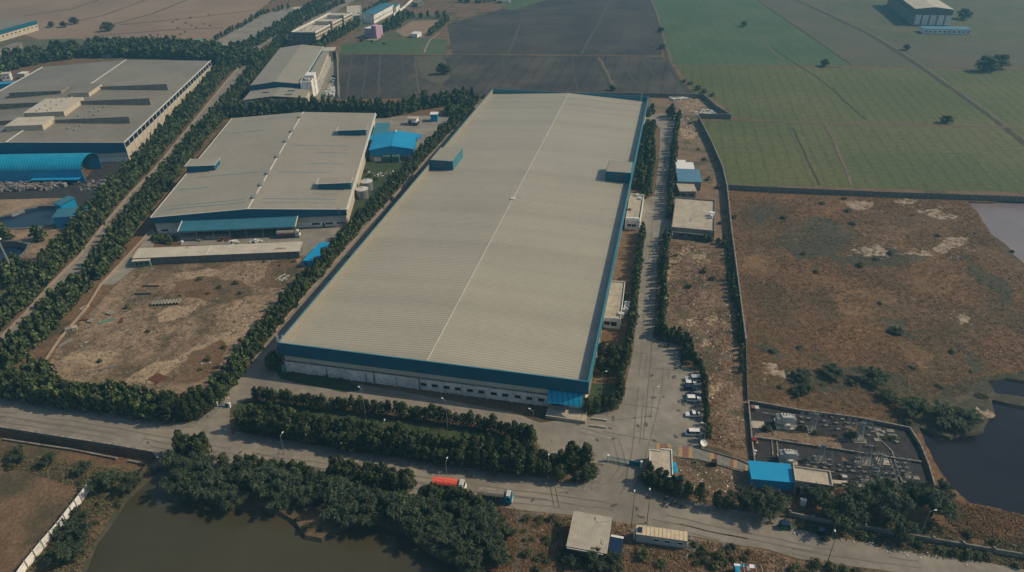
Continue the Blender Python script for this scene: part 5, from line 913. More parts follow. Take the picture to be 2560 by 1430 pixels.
for px,w_,lab in (((1860,1275),7,'acacia on the right verge nearest the lamp post'),((1905,1282),8,'large acacia below the bright blue roof'),((1940,1262),5,'acacia between the bright blue roof and the verge'),((2040,1268),7,'acacia in front of the cream control room'),((2090,1302),9,'broad acacia right of the control room'),((2150,1285),8,'acacia below the lattice tower'),((2200,1262),8,'dense acacia below the right part of the switchyard'),((2235,1300),9,'broad dark acacia near the right end of the switchyard'),((2290,1270),8,'acacia at the switchyard corner'),((2330,1290),8,'rightmost acacia beside the gravel corner'),((2245,1340),6,'dark acacia growing over the low posted wall'),((2350,1230),4,'small acacia outside the switchyard corner wall'),((2120,1245),5,'low acacia along the lower edge of the switchyard')):
    acac(px,w_*1.25,lab,gc_)
gd='bushy acacias in the reed marsh'
for px,w_,lab in (((2290,1035),10,'broad dark acacia above the switchyard, left of the trio by the dark pond'),((2345,1050),11,'middle acacia of the trio by the dark pond'),((2400,1055),10,'rightmost acacia of the trio by the dark pond'),((2180,948),10,'wide grey-green acacia in the middle of the marsh'),((2085,938),8,'low acacia left of the wide one in the marsh'),((2000,945),7,'low acacia near the bare patch in the marsh'),((2010,985),7,'acacia just above the switchyard wall in the marsh'),((2215,1000),7,'acacia between the wide one and the dark pond trio'),((2240,830),5,'round green acacia alone in the reeds'),((2462,178),18,'left part of the huge dark spreading tree clump on the field boundary, far right'),((2496,172),17,'right part of the huge dark tree clump on the field boundary, far right'),((2365,308),8,'lone tree on the field boundary with a long shadow'),((1108,185),13,'big dark tree at the corner of the ploughed fields'),((2410,48),16,'dark tree beside the tall pale warehouse'),((2062,166),9,'small dark mound-like tree on the crop boundary'),((2265,125),8,'small tree on the diagonal ditch'),((1652,80),7,'upper small tree on the ditch between plough and crop'),((1656,122),7,'lower small tree on the ditch between plough and crop'),((1860,66),8,'small dark tree inside the bright far crop'),((1531,226),6,'small bush-like tree at the near end of the field ditch'),((186,60),11,'lone round tree in the tan field, upper left'),((270,78),14,'twin-crowned tree beside the far left scrub'),((130,68),9,'left tree of the pair behind the far left warehouse'),((160,68),9,'right tree of the pair behind the far left warehouse'),((617,135),11,'round dark tree alone at the road bend')):
    if px[1]>500: acac(px,w_,lab,gd,w_*.42,AC)
    else:
        p=at(*px); r=thing('field_tree',lab,'tree',(p.x,p.y,0),rnd.uniform(0,6.28)); r.scale=(w_*1.1,w_*.8,w_*.55); cm,tm=RC[rnd.randrange(4)]
        for nm,me in (('crown',cm),('trunk',tm)): o=bpy.data.objects.new(nm,me); C.objects.link(o); o.parent=r
for px,w_,lab in (((1490,1412),6.5,'dark acacia in front of the brown-walled roadside shed'),((1535,1420),6,'dark acacia at the lower right of the roadside shed'),((1430,1418),4.5,'low acacia at the lower left of the roadside shed')): acac(px,w_,lab)
for px,w_,lab in (((1615,1392),6,'bright green drooping tree in front of the portable cabin'),((1655,1412),4,'small bright green tree below the portable cabin'),((1365,1350),3.5,'small green palm-like bush beside the dirt track')): acac(px,w_,lab,None,None,GC)
# bushes
def bush(px,w_,lab,grp):
    p=at(*px); o=bpy.data.objects.new('bush',BC[rnd.randrange(5)]); C.objects.link(o); o.location=(p.x,p.y,-.1); o.rotation_euler=(0,0,rnd.uniform(0,6.28)); o.scale=(w_,w_*rnd.uniform(.6,1),w_*rnd.uniform(.45,.8)*(.6 if 'marsh' in grp else 1)); tag(o,lab,'bush',grp)
BR=random.Random(5)
mp=[at(*q) for q in [(1830,500),(2420,520),(2450,600),(2540,680),(2540,900),(2440,950),(2300,1020),(1890,990),(1870,860),(1840,700)]]
for px in ((2055,510),(2110,498),(2130,560),(1960,545),(2010,635),(2120,528),(2280,540),(2345,590),(2225,635),(2190,650),(2150,665),(2530,630),(2040,680),(1930,880),(2000,870),(2380,880),(2430,930),(2280,920),(2200,760),(2455,990),(2350,968),(2060,962),(2130,960),(1950,970)):
    bush(px,BR.uniform(2.2,4.5),'low grey-green bush standing in the brown reed marsh','bushes in the reed marsh')
for px in ((1725,310),(1740,330),(1745,375),(1760,400),(1720,420),(1790,400),(1770,450),(1795,470),(1690,640),(1760,680),(1720,720),(1780,700),(1800,560),(1835,545)): bush(px,BR.uniform(2.2,4),'scrubby bush in the dry strip between the internal road and the boundary wall','bushes in the dry strip')
for px in ((500,700),(550,720),(590,710),(600,735),(520,735),(450,740),(660,655),(700,665),(735,655),(560,870),(600,850),(520,900),(500,925),(250,905),(320,770),(370,830)): bush(px,BR.uniform(1.6,3.2),'low brown-green bush on the bare dirt yard','bushes on the dirt yard')
for px in ((1960,1065),(2000,1075),(2040,1085),(2090,1090),(2130,1090),(2160,1085),(1915,1075),(2235,1100),(2210,1100),(2270,1060),(2180,1120),(1945,1045)): bush(px,BR.uniform(2,3.6),'overgrown bush between the switchyard equipment','bushes in the switchyard')
for px in ((1310,1330),(1330,1350),(1350,1310),(1380,1300),(1400,1400),(1345,1400),(1760,1380),(1800,1390),(1740,1410),(1830,1400),(1780,1420),(1990,1420),(2030,1425),(2080,1430),(2110,1425),(1960,1310),(2000,1320),(2060,1345),(2180,1330),(2300,1350),(2360,1360),(2420,1340),(2480,1360),(2330,1320),(2200,1345),(2130,1330)): bush(px,BR.uniform(1.8,3.2),'rust-tinged roadside bush on the verges of the front road, lower right','roadside bushes')
def inpx(x,y,P): return inpoly(x,y,P)
for P_,n_,lo_,hi_ in (([(1300,1295),(1400,1292),(1415,1380),(1400,1430),(1310,1430)],14,1.6,3.2),([(1400,1385),(1570,1400),(1570,1430),(1400,1430)],10,2.5,4.2),([(1725,1355),(1900,1380),(1880,1400),(1830,1425),(1740,1430)],16,1.8,3.2),([(1960,1400),(2140,1425),(2150,1440),(1960,1440)],12,2,3.6),([(1980,1312),(2300,1365),(2560,1410),(2560,1425),(2250,1362),(2000,1322)],18,2,3.6),([(1215,1265),(1280,1280),(1285,1340),(1270,1420),(1240,1420)],8,1.5,2.6)):
    k_=0
    while k_<n_:
        x_=BR.uniform(min(p[0] for p in P_),max(p[0] for p in P_)); y_=BR.uniform(min(p[1] for p in P_),max(p[1] for p in P_))
        if inpoly(x_,y_,P_): bush((x_,y_),BR.uniform(lo_,hi_),'x','roadside bushes'); k_+=1
for px in ((30,1170),(90,1175),(170,1195),(230,1245),(250,1260),(240,1215),(200,1210),(120,1150),(20,1130),(300,1262),(240,1310),(760,1320),(800,1325),(745,1300),(865,1300)): bush(px,BR.uniform(1.6,3),'low bush on the banks around the brown pond','bushes on the pond banks')
for px in ((720,920),(735,930),(795,938),(815,940),(822,942),(852,950),(870,955)): bush(px,BR.uniform(1.2,2.2),'small shrub in the planting bed at the left of the whitewashed wall','shrubs in the planting bed')
for px in ((1060,235),(1210,245),(1250,8),(960,110),(930,105),(905,103),(1780,240),(1760,232),(1745,225),(1725,212),(1710,205)): bush(px,BR.uniform(4,6),'distant dark bush along the far field edges','distant field bushes')
for px in ((925,440),(940,450),(975,445),(1000,440),(1020,430),(915,430),(955,520),(980,500),(1000,470),(930,540)): bush(px,BR.uniform(2,3.4),'green bush in the garden strip beside the steel tanks','garden strip bushes')
# reeds, weeds: uncountable ground cover
def tufts(name,px,n,hh,wd,m,seed,lab,holes=True):
    P=[at(*q) for q in px]; xs=[p.x for p in P];ys=[p.y for p in P]; r=random.Random(seed); b=Mb(); PP=[(p.x,p.y) for p in P]; k=0
    while k<n:
        x=r.uniform(min(xs),max(xs)); y=r.uniform(min(ys),max(ys)); 
        if r.random()>.35+.9*(mnoise.noise(Vector((x*.07,y*.07,seed)))+.35) or not inpoly(x,y,PP) or any(inpoly(x,y,q) for q in PONDS+SALT): k+=.25; continue
        k+=1; h=hh*r.uniform(.3,.8)
        for j in range(3):
            a=r.uniform(0,6.28); c,s=math.cos(a)*wd,math.sin(a)*wd; lx,ly=r.gauss(0,h*1.6),r.gauss(0,h*1.6); o=len(b.v); X=x+r.gauss(0,.3);Y=y+r.gauss(0,.3)
            b.v+=[(X-c,Y-s,0),(X+c,Y+s,0),(X+c*.5+lx,Y+s*.5+ly,h),(X-c*.5+lx,Y-s*.5+ly,h*.9)]; b.f.append((o,o+1,o+2,o+3))
    o=b.build(name,m); o['kind']='stuff'; o['label']=lab; o['category']=name
tufts('reeds',[(1816,480),(2430,500),(2455,560),(2560,690),(2640,740),(2640,940),(2470,945),(2300,1060),(1872,998),(1866,862),(1846,740)],22000,.38,.14,MT['reed'],3,'dry brown reeds covering the marsh right of the boundary wall')
tufts('weeds',[(1830,500),(2430,520),(2540,690),(2620,940),(2300,1050),(1880,990),(1860,800)],3000,.3,.16,MT['weed'],9,'green weeds mixed into the brown reed marsh')
tufts('dry_grass',[(1640,600),(1800,620),(1840,700),(1862,900),(1874,1130),(1775,1110),(1750,920),(1700,850),(1645,840)],5000,.45,.16,MT['reed'],4,'dry brown grass in the strip between the parking lot and the boundary wall')
tufts('dry_grass',[(1300,1290),(1480,1295),(1700,1345),(1900,1380),(2100,1430),(2100,1480),(1290,1480)],5500,.5,.14,MT['reed'],5,'dry roadside grass along the lower verge of the front road')
tufts('grass',[(1210,1260),(1290,1272),(1300,1330),(1280,1440),(1200,1440),(1260,1340)],1500,.5,.14,MT['reed'],6,'straw-coloured grass on the verge left of the dirt track')
tufts('grass',[(2000,1280),(2330,1310),(2640,1380),(2640,1430),(2300,1385),(2050,1340),(1960,1310)],5000,.5,.15,MT['weed'],7,'rough weeds along the low posted wall, lower right')
tufts('grass',[(-40,1110),(200,1130),(390,1170),(330,1260),(250,1330),(190,1440),(60,1440),(230,1230),(60,1175),(-40,1170)],6000,.5,.18,MT['weed'],8,'dark weeds on the banks below the retaining wall')
tufts('grass',[(2330,1240),(2400,1260),(2560,1290),(2640,1300),(2640,1400),(2400,1330)],3000,.5,.15,MT['reed'],11,'dry grass between the dark pond and the low posted wall')
tufts('grass',[(200,780),(350,665),(750,645),(700,735),(640,820),(500,985),(360,980),(110,930)],5000,.35,.16,MT['weed'],12,'thin dry weeds scattered over the dirt yard')
tufts('grass',[(640,1002),(1000,1045),(1335,1110),(1330,1170),(700,1080),(590,1060)],5000,.22,.16,MT['weed'],13,'short grass on the long lawn between the two hedges')
tufts('grass',[(1690,1150),(1760,1150),(1870,1195),(1840,1250),(1700,1235)],1200,.3,.12,MT['reed'],14,'sparse grass on the brown plot behind the gatehouse')
# ---------------- walls, fences, gates ----------------
wallrun('boundary_wall','long grey boundary wall with a bright top edge between the dry strip and the reed marsh','wall',[(1745,302),(1776,362),(1805,430),(1816,478),(1826,580),(1840,690),(1850,770),(1862,866)],3.0,.35,MT['block'],None,9,MT['conc'],MT['kerb'])
wallrun('boundary_wall','grey posted wall between the green crop and the reed marsh','wall',[(1816,474),(1920,480),(2060,486),(2200,492),(2440,500),(2640,508)],2.6,.25,MT['block'],None,4.2,MT['kerb'])
wallrun('compound_wall','grey wall around the rubbish-strewn corner beyond the warehouse, far side','wall',[(1300,240),(1500,243),(1625,243),(1758,246),(1790,275),(1826,298),(1815,297),(1745,296)],2.8,.3,MT['block'],None,8,MT['conc'],MT['kerb'])
wallrun('wire_fence','thin post fence from the end of the boundary wall to the switchyard','fence',[(1864,868),(1866,930),(1868,1002)],1.2,.06,MT['conc'],None,5,MT['kerb'])
wallrun('switchyard_wall','pale-topped low wall around the switchyard','wall',[(1886,1165),(1878,1100),(1870,1008),(2000,1032),(2140,1050),(2272,1076),(2300,1120),(2320,1170),(2340,1240)],1.1,.25,MT['block'],None,0,None,MT['kerb'])
wallrun('switchyard_wall','low divider wall running across the middle of the switchyard','wall',[(1884,1096),(1930,1102),(2100,1127),(2200,1143),(2302,1158)],.6,.25,MT['conc'],None,0,None,MT['kerb'])
wallrun('posted_wall','low posted masonry wall along the lower right verge','wall',[(1972,1290),(2030,1303),(2160,1325),(2330,1356),(2480,1382),(2560,1396),(2640,1412)],1.5,.3,MT['conc'],None,7.5,MT['kerb'],None,(),0,None,.5)
wallrun('panel_fence','leaning pale panel fence beside the brown field, lower left corner','fence',[(225,1226),(205,1254),(180,1285),(150,1325),(110,1371),(70,1421),(50,1450)],2.5,.15,MT['wallw'],None,2.6,MT['conc'])
wallrun('retaining_wall','long dark concrete retaining wall on the left edge of the front road','wall',[(-60,1060),(20,1073),(140,1092),(270,1112),(385,1132),(398,1150)],.6,.5,MT['block'],None,0,None,MT['kerb'],(),-3)
p0=[at(*q) for q in ((-60,1076),(20,1090),(140,1110),(270,1131),(392,1156))]; b=Mb()
wallrun('pipeline','pale pipeline running along the foot of the retaining wall','pipe',None,-1.75,.45,MT['kerb'],None,0,None,None,(),-2.2,[at(x,y,-2) for x,y in ((8,1098),(80,1109),(180,1124),(292,1146))])
wallrun('pipeline','short broken end of the pale pipeline near the pond','pipe',None,-1.7,.4,MT['kerb'],None,0,None,None,(),-2.2,[at(x,y,-2) for x,y in ((322,1152),(362,1161))])
wallrun('edging_wall','low tan edging wall between the hedge and the left side of the huge warehouse','wall',[(690,830),(700,815),(790,710),(978,498),(1108,354),(1192,262)],.7,.35,MT['brickline'])
wallrun('yard_wall','broken low wall along the left side of the dirt yard','wall',[(98,928),(150,850),(215,775),(250,718),(340,620),(376,580)],.9,.3,MT['brickline'])
wallrun('road_kerb_wall','low brown wall along the left edge of the diagonal road','wall',[(0,848),(60,790),(125,716),(200,641),(262,561),(330,482),(385,426),(440,359),(500,286),(560,212),(604,162)],.9,.3,MT['brickline'],None,0,None,MT['conc'])
wallrun('plot_wall','grey wall beside the parked cars of the upper grey warehouse','wall',[(840,128),(844,160),(846,245)],2.4,.3,MT['block'],None,0,None,MT['kerb'])
wallrun('track_wall','pale wall beside the track that passes the blue-roofed building','wall',[(985,40),(1010,22),(1035,-2)],2.5,.3,MT['wallw'])
wallrun('garden_kerb','thin dark kerb between the coloured paving and the dry plot','kerb',[(1751,1100),(1752,1123),(1800,1137),(1850,1152),(1880,1166)],.5,.2,MT['conc'])
wallrun('garden_kerb','low kerb on the lower side of the coloured paving','kerb',[(1700,1145),(1745,1150),(1800,1165),(1850,1180)],.35,.2,MT['block'])
# reservoir rim
def rim(P,name,lab,m,h,t): 
    q=[Vector((*p,0)) for p in P]; return wallrun(name,lab,'rim',None,h,t,m,None,0,None,None,(),-.5,q+[q[0]])
rim(T1[::2],'pond_rim','pale curved concrete rim of the blue-lined pond',MT['conc'],.35,.6); rim(T2[::2],'pit_rim','thick dark rim of the round pit left of the diagonal road',MT['block'],.6,1.2)
# entrance gates
def gate(pa,pb,label,h=1.8):
    a=at(*pa);b_=at(*pb); d=b_-a; r=thing('entrance_gate',label,'gate',a,math.atan2(d.y,d.x)); L=d.length
    for x in (-.5,L*.0+L): Mb().box(x,x+.5,-.3,.3,0,h+.4).build('gate_pier',MT['wallw'],r)
    n=int(L/.35); q=Mb().box(0.05,L-.05,-.06,.06,.15,.3).box(.05,L-.05,-.06,.06,h-.15,h)
    for i in range(n): q.box(.1+i*.35,.2+i*.35,-.04,.04,.3,h-.15)
    q.build('gate_leaf',MT['bluem'],r); Mb().box(L*.65,L-.1,-.07,-.061,.3,h-.15).build('gate_panel',MT['blued'],r)
gate((1522,1153),(1600,1168),'blue sliding entrance gate between the dark tree clump and the gatehouse')
gate((546,1016),(573,1018),'small blue gate at the foot of the hedge-lined lane, left',1.3)
# ---------------- lamps and poles ----------------
def lamp(px,h,label,arms=1,ang=0,m='steelw',lean=0):
    p=at(*px); r=thing('street_lamp',label,'street lamp',p,ang,'lamp posts'); tip=Vector((lean,0,h)); Mb().tube((0,0,0),tip,.1,6,.05).build('pole',MT[m],r)
    for s in ((1,),(1,-1))[arms-1]:
        e=tip+Vector((1.0*s,0,.25)); Mb().tube(tip-Vector((0,0,.2)),e,.05,5).build('arm',MT[m],r); Mb().cbox(e.x+.2*s,e.y,.6,.28,e.z-.05,e.z+.08).build('lamp_head',MT['white'],r)
    Mb().box(-.3,.3,-.3,.3,0,.25).build('base',MT['conc'],r)
    return r
for px,h,lab,arms,ang in (((915,1044),10.4,'tall lamp post standing in the left part of the lawn',1,2.4),((1119,1072),10.2,'tall lamp post in the middle of the lawn',1,2.4),((1333,1082),8,'lamp post at the left end of the loading dock',1,2.6),((1627,1041),10.5,'slender lamp post in the middle of the parking lot',1,0),((1502,987),8.5,'lamp post on the small lawn right of the huge warehouse',1,0),((1758,1112),7.5,'lamp post beside the white satellite dish',1,3),((711,1135),6.5,'lamp post on the front road verge above the small trees',1,1.2),((965,1100),6,'lamp post sticking out of the tall hedge',1,1.5),((1119,1212),8,'lamp post behind the coral-topped truck',1,1.3),((1371,1200),7.5,'lamp post in the corner island left of the entrance',1,1.5),((1577,1328),12,'dark tall pole with a lamp between the roadside shed and the cabin',1,1.4),((1617,1308),10,'thin dark pole behind the portable cabin',1,1.5),((1809,1270),6,'lamp post on the verge right of the upright tree pair',1,1.2),((2066,1415),10,'dark leaning pole in the scrub at the lower right',1,1.4),((2079,1342),5,'lamp post by the second auto rickshaw',1,1.2),((2295,1352),10,'tall lamp pole among the acacias, lower right',1,0),((590,1040),6,'lamp post beside the small blue gate',1,2.6),((527,948),6,'double-armed lamp in the hedge by the rusty grating',2,.2),((631,834),6,'double-armed lamp in the hedge, middle of the yard side',2,.2),((716,735),6,'double-armed lamp in the upper part of the yard hedge',2,.2),((1676,640),9,'thin pole on the dry strip below the square office',1,1.5),((1661,800),8,'thin pole behind the hedge near the parked motorcycles',1,1.5),((1744,400),8,'thin pole standing in scrub above the blue-roofed shed',1,1.5),((1004,372),6,'lamp in the rear yard behind the blue gabled building',1,1.5),((1030,450),16,'tall mast left of the huge warehouse, beside the blue gabled building',1,0),((687,46),14,'tall thin pole beside the far paved lot',1,0),((2537,1365),6,'short pole on the posted wall near the right edge',1,0)):
    lamp(px,h,lab,arms,ang,'bark' if 'dark' in lab else 'steel')
for px,lab in (((906,63),'left lattice mast of the pair by the pink house'),((1015,25),'right lattice mast beside the long blue roof'),((908,20),'far lattice mast behind the white block')):
    p=at(*px); r=thing('lattice_mast',lab,'mast',p,0); b=Mb()
    for k in range(3): t=k*2.09; b.tube((.6*math.cos(t),.6*math.sin(t),0),(.3*math.cos(t),.3*math.sin(t),22),.09,4)
    for j in range(14):
        for k in range(3): t=k*2.09;t2=(k+1)*2.09; b.tube((.55*math.cos(t),.55*math.sin(t),j*1.55),(.5*math.cos(t2),.5*math.sin(t2),j*1.55+1.5),.05,3)
    b.build('lattice',MT['steel'],r); Mb().box(-.8,.8,-.8,.8,0,.3).build('base',MT['conc'],r)
p=at(38,692); r=thing('mast','thick grey mast with small lamps leaning over the round pit, far left','mast',p); Mb().tube((0,0,0),(.4,-1.8,25),.55,12,.3).build('pole',MT['steel'],r); Mb().blob(1.2,-1.0,17,.45,.45,.35,1).build('lamp_head',MT['white'],r); Mb().tube((0,-.9,14),(1.2,-1,17),.06).build('arm',MT['steel'],r); Mb().box(-.9,.9,-.9,.9,0,.4).build('base',MT['conc'],r); Mb().blob(1.3,-.6,4.2,.5,.5,.5,2).build('lamp_head',MT['white'],r)
# ---------------- vehicles ----------------
def wheels(r,L,W_,rad,xs,y=None,m='black'):
    for x in xs:
        for s in (-1,1):
            yy=s*(W_/2-.1); q=Mb().tube((x,yy-.12,rad),(x,yy+.12,rad),rad,12); o=q.build('wheel',MT[m],r); Mb().tube((x,yy+s*.121,rad),(x,yy+s*.14,rad),rad*.5,8).build('rim',MT['steel'],o)
def car(px,ang,label,paint,kind='hatch',door=0):
    p=at(*px); L,W_,Hh=dict(hatch=(3.7,1.65,1.5),suv=(4.3,1.8,1.72),sedan=(4.2,1.7,1.45),van=(3.9,1.55,1.85),jeep=(4.6,1.8,1.9))[kind]
    r=thing('parked_car' if kind!='van' else 'parked_van',label,'van' if kind in('van',) else 'car',p,ang,'vehicles in the parking lot'); h=L/2; bz=.3
    prof={'hatch':[(-h,.35),(-h,.95),(-h+.1,1.0),(h*.38,1.0),(h*.92,.78),(h,.6),(h,.35)],'suv':[(-h,.4),(-h,1.1),(h*.42,1.12),(h*.9,.98),(h,.8),(h,.4)],'sedan':[(-h,.35),(-h+.05,.92),(-h*.6,1.0),(h*.4,.98),(h*.92,.78),(h,.6),(h,.35)],'van':[(-h,.35),(-h,1.05),(h*.7,1.05),(h,.75),(h,.35)],'jeep':[(-h,.45),(-h,1.15),(h*.3,1.15),(h*.35,1.05),(h,1.0),(h,.45)]}[kind]
    cab={'hatch':(-h+.12,-h+.45,h*.05,h*.42),'suv':(-h+.05,-h+.25,h*.12,h*.45),'sedan':(-h*.72,-h*.35,h*.05,h*.44),'van':(-h+.04,-h+.12,h*.5,h*.78),'jeep':(-h+.03,-h+.08,h*.2,h*.3)}[kind]
    zb={'hatch':.98,'suv':1.1,'sedan':.97,'van':1.04,'jeep':1.14}[kind]; w2=W_/2
    b=Mb(); b.exy(prof,-w2,w2); o=b.build('body',MT[paint],r); bv=o.modifiers.new('b','BEVEL'); bv.width=.1; bv.segments=2; bv.limit_method='ANGLE'
    i=.13; x0,x1,x2,x3=cab[0],cab[1],cab[2],cab[3]; zt=Hh-.07
    vs=[(x0,-w2+.04,zb),(x3,-w2+.04,zb),(x3,w2-.04,zb),(x0,w2-.04,zb),(x1,-w2+i,zt),(x2,-w2+i,zt),(x2,w2-i,zt),(x1,w2-i,zt)]
    Mb().add(vs,[(0,3,2,1),(4,5,6,7),(0,1,5,4),(1,2,6,5),(2,3,7,6),(3,0,4,7)]).build('windows',MT['glass'],r)
    Mb().box(x1-.05,x2+.05,-w2+i-.03,w2-i+.03,zt,Hh).build('roof',MT[paint] if kind!='jeep' else MT['silver'],r)
    for x in (x1+(x2-x1)*.45,)+((x1+(x2-x1)*.8,) if kind in('van','jeep','suv') else ()): Mb().add([(x-.05,-w2+.02,zb),(x+.05,-w2+.02,zb),(x+.05,-w2+i-.02,zt),(x-.05,-w2+i-.02,zt),(x-.05,w2-.02,zb),(x+.05,w2-.02,zb),(x+.05,w2-i+.02,zt),(x-.05,w2-i+.02,zt)],[(0,1,2,3),(7,6,5,4)]).build('pillar',MT[paint],r)
    wheels(r,L,W_,.31,(-h*.64,h*.64))
    for s in (-1,1): Mb().box(h-.06,h+.02,s*w2*.72-.18,s*w2*.72+.18,.62,.78).build('headlight',MT['white'],r)
    if door: Mb().box(-.1+0,-.02,-w2-.85,-w2,.4,1.25).build('open_door',MT[paint],r)
    return r
aC=R(-4)
car((1731,952),aC+math.pi,'silver long-bodied jeep at the top of the parked row','silver','jeep')
car((1726,963),aC,'white hatchback just below the silver jeep','white','hatch')
car((1724,974),aC,'dark blue hatchback between the white hatchback and the dark blue saloon','navy','hatch')
car((1731,992),aC,'dark blue saloon tucked behind the white off-roader','navy','sedan')
car((1734,1002),aC,'white off-roader with its near door open','white','suv',1)
car((1731,1040),aC+math.pi,'white saloon with an open door parked alone below the off-roader','white','sedan',1)
car((1730,1087),aC+math.pi,'white boxy van at the bottom of the parking row','white','van')
for px,lab,pt in (((835,193),'dark car parked by the wall of the upper grey warehouse','navy'),((832,199),'white car parked by the wall of the upper grey warehouse','white'),((829,205),'silver-blue car nearest of the three by the wall of the upper grey warehouse','silver')): 
    r=car(px,R(10),lab,pt); r['group']='cars by the far wall'
MK=[None]
def bike(px,ang,label,tank='navy',grp='parked motorcycles'):
    p=at(*px); r=thing('motorcycle',label,'motorcycle',p,ang,grp)
    for x in (-.62,.66): Mb().ring(0,0,-.06,.06,.2,.31,14).build('wheel',MT['black'],r); o=r.children[-1]; o.rotation_euler=(R(90),0,0); o.location=(x,0,.31)
    Mb().tube((-.62,0,.32),(-.1,0,.62),.05).tube((-.1,0,.62),(.42,0,.8),.05).tube((.66,0,.31),(.42,0,.98),.045).box(-.25,.2,-.14,.14,.28,.55).build('frame',MT['steel'],r)
    Mb().box(-.78,0,-.13,.13,.72,.84).build('seat',MT['black'],r); Mb().blob(.2,0,.84,.28,.16,.16,1,8,5,.1).build('fuel_tank',MT[tank],r); Mb().tube((.4,-.36,1.02),(.4,.36,1.02),.03).build('handlebar',MT['steel'],r); Mb().blob(.55,0,.88,.1,.1,.1,2,6,4,0).build('headlight',MT['white'],r)
cols=['navy','red','black','blueb','silver']; gk='motorcycles parked along the lot edge'
for i in range(7): bike((1703.5-i*1.1,878+i*7.2),R(175),'dark motorcycle in the line shaded by the hedge right of the motorcycle bay',cols[i%5],gk)
for i in range(3): bike((1652+i*9.5,865+i*1.2),R(82),['left','middle','right'][i]+' motorcycle of the three standing out in the sunlit bay',cols[i])
for i in range(4): bike((1645+i*9,852+i*1.2),R(82),'motorcycle in the shaded back line behind the three sunlit ones',cols[(i+2)%5],'shaded motorcycles')
for i in range(3): bike((1684+i*6,858+i*1),R(84),'motorcycle in the bluish trio under the corner of the hedge','blueb','corner motorcycles')
for i in range(5): bike((1694+(i%2)*6,914+(i//2)*4),R(170+i*8),'motorcycle in the tangled cluster at the lower end of the bay','blueb','cluster of motorcycles')
bike((1662,1265),R(-48),'blue motorcycle, leftmost of three at the kerb of the front road'); bike((1682,1262),R(8),'motorcycle with a yellow tank, middle of three at the kerb','yellow'); bike((1708,1270),R(-10),'motorcycle with an orange tank, rightmost of three at the kerb','orange'); bike((1923,1310),R(-10),'reddish motorcycle left of the green auto rickshaw','red')
def rickshaw(px,ang,label,c):
    p=at(*px); r=thing('auto_rickshaw',label,'auto rickshaw',p,ang,'auto rickshaws'); Mb().exy([(-1.3,.3),(-1.3,1.0),(.3,1.0),(.35,.45),(.9,.45),(1.05,.95),(1.25,.9),(1.35,.3)],-.65,.65).build('body',MT[c],r)
    Mb().exy([(-1.25,1.6),(-1.15,1.82),(.6,1.85),(.8,1.65)],-.66,.66).build('canopy',MT['navy'],r); Mb().box(-1.28,-1.18,-.62,.62,1,1.6).build('rear_cover',MT['black'],r); Mb().add([(1.1,-.55,.95),(1.1,.55,.95),(.72,.55,1.65),(.72,-.55,1.65)],[(0,1,2,3)]).build('windscreen',MT['glass'],r)
    for x,y in ((-.8,-.6),(-.8,.6),(1.05,0)): Mb().tube((x,y-.07,.24),(x,y+.07,.24),.24,10).build('wheel',MT['black'],r)
    Mb().box(-.6,-.1,-.55,.55,.6,.75).build('seat',MT['black'],r)
rickshaw((1963,1320),R(-12),'green and black auto rickshaw on the right part of the front road','grn'); rickshaw((2056,1336),R(-15),'dark auto rickshaw parked by the lamp post at the road edge','black')
def truck(px,ang,label,bodyc,topc,cabc,L=7,hz=3.4,group=None,low='bluev'):
    p=at(*px); r=thing('truck',label,'truck',p,ang,group)
    Mb().box(-L,0,-1.05,1.05,.75,1.0).build('chassis',MT['black'],r); q=Mb().box(-L,-.1,-1.2,1.2,1.02,hz-.7).build('cargo_bed',MT[bodyc],r)
    for k in range(8): x=-L+.2+k*(L-.6)/7; Mb().box(x,x+.1,-1.26,-1.2,1.05,hz-.75).box(x,x+.1,1.2,1.26,1.05,hz-.75).build('stake',MT[low],q)
    Mb().box(-L,-.1,-1.27,-1.2,1.0,1.12).build('side_rail',MT[low],q)
    b=Mb(); n=12; rr=random.Random(int(px[0]))
    for j in range(n+1):
        x=-L-.05+j*(L+.0)/n
        for k in range(7): y=-1.27+k*2.54/6; b.v.append((x,y,hz-.72+(.75*(1-abs(k-3)/3.4)**.55 if 0<k<6 else -.12)+rr.uniform(-.05,.05)))
    for j in range(n):
        for k in range(6): o=j*7+k; b.f.append((o,o+7,o+8,o+1))
    b.build('tarpaulin',MT[topc],r)
    c=Mb().exy([(.15,.6),(.15,2.75),(.5,2.85),(1.5,2.8),(1.75,1.8),(1.95,1.5),(1.95,.6)],-1.15,1.15).build('cab',MT[cabc],r)
    Mb().add([(1.56,-1,2.65),(1.56,1,2.65),(1.79,1,1.85),(1.79,-1,1.85)],[(0,1,2,3)]).build('windscreen',MT['glass'],c); Mb().box(.6,1.35,-1.17,-1.14,1.75,2.45).build('side_window',MT['glass'],c); Mb().box(1.95,2.0,-1,1,.65,1.1).build('bumper',MT['white'],c)
    Mb().box(.5,1.5,-1.0,1.0,2.86,3.2).build('visor_rack',MT['steelw'],c)
    for s in (-1,1): Mb().box(1.94,1.99,s*.8-.15,s*.8+.15,1.15,1.35).build('headlight',MT['white'],c)
    wheels(r,L,2.3,.5,(-L+1.0,-L+2.2,1.0)); return r
aR=math.atan2(*(lambda d:(d.y,d.x))(at(1400,1280)-at(1000,1232)))
truck((1262,1254),aR,'truck with a blue cab, red slatted sides and grey tarpaulin behind the roadside trees','rust','tarp','bluev',6.6,3.6,'trucks parked on the front road')
truck((1146,1226),aR,'truck covered by a bright coral tarpaulin, mostly hidden by trees','rust','coral','white',6.4,3.4,'trucks parked on the front road')
truck((740,592),f2.ang,'red-sided truck backed under the right end of the teal canopy','red','tarp','white',7.5,3.2)
truck((1030,312),R(160),'small white-loaded flatbed truck in the rear yard','navy','bags','navy',4.2,2.6)
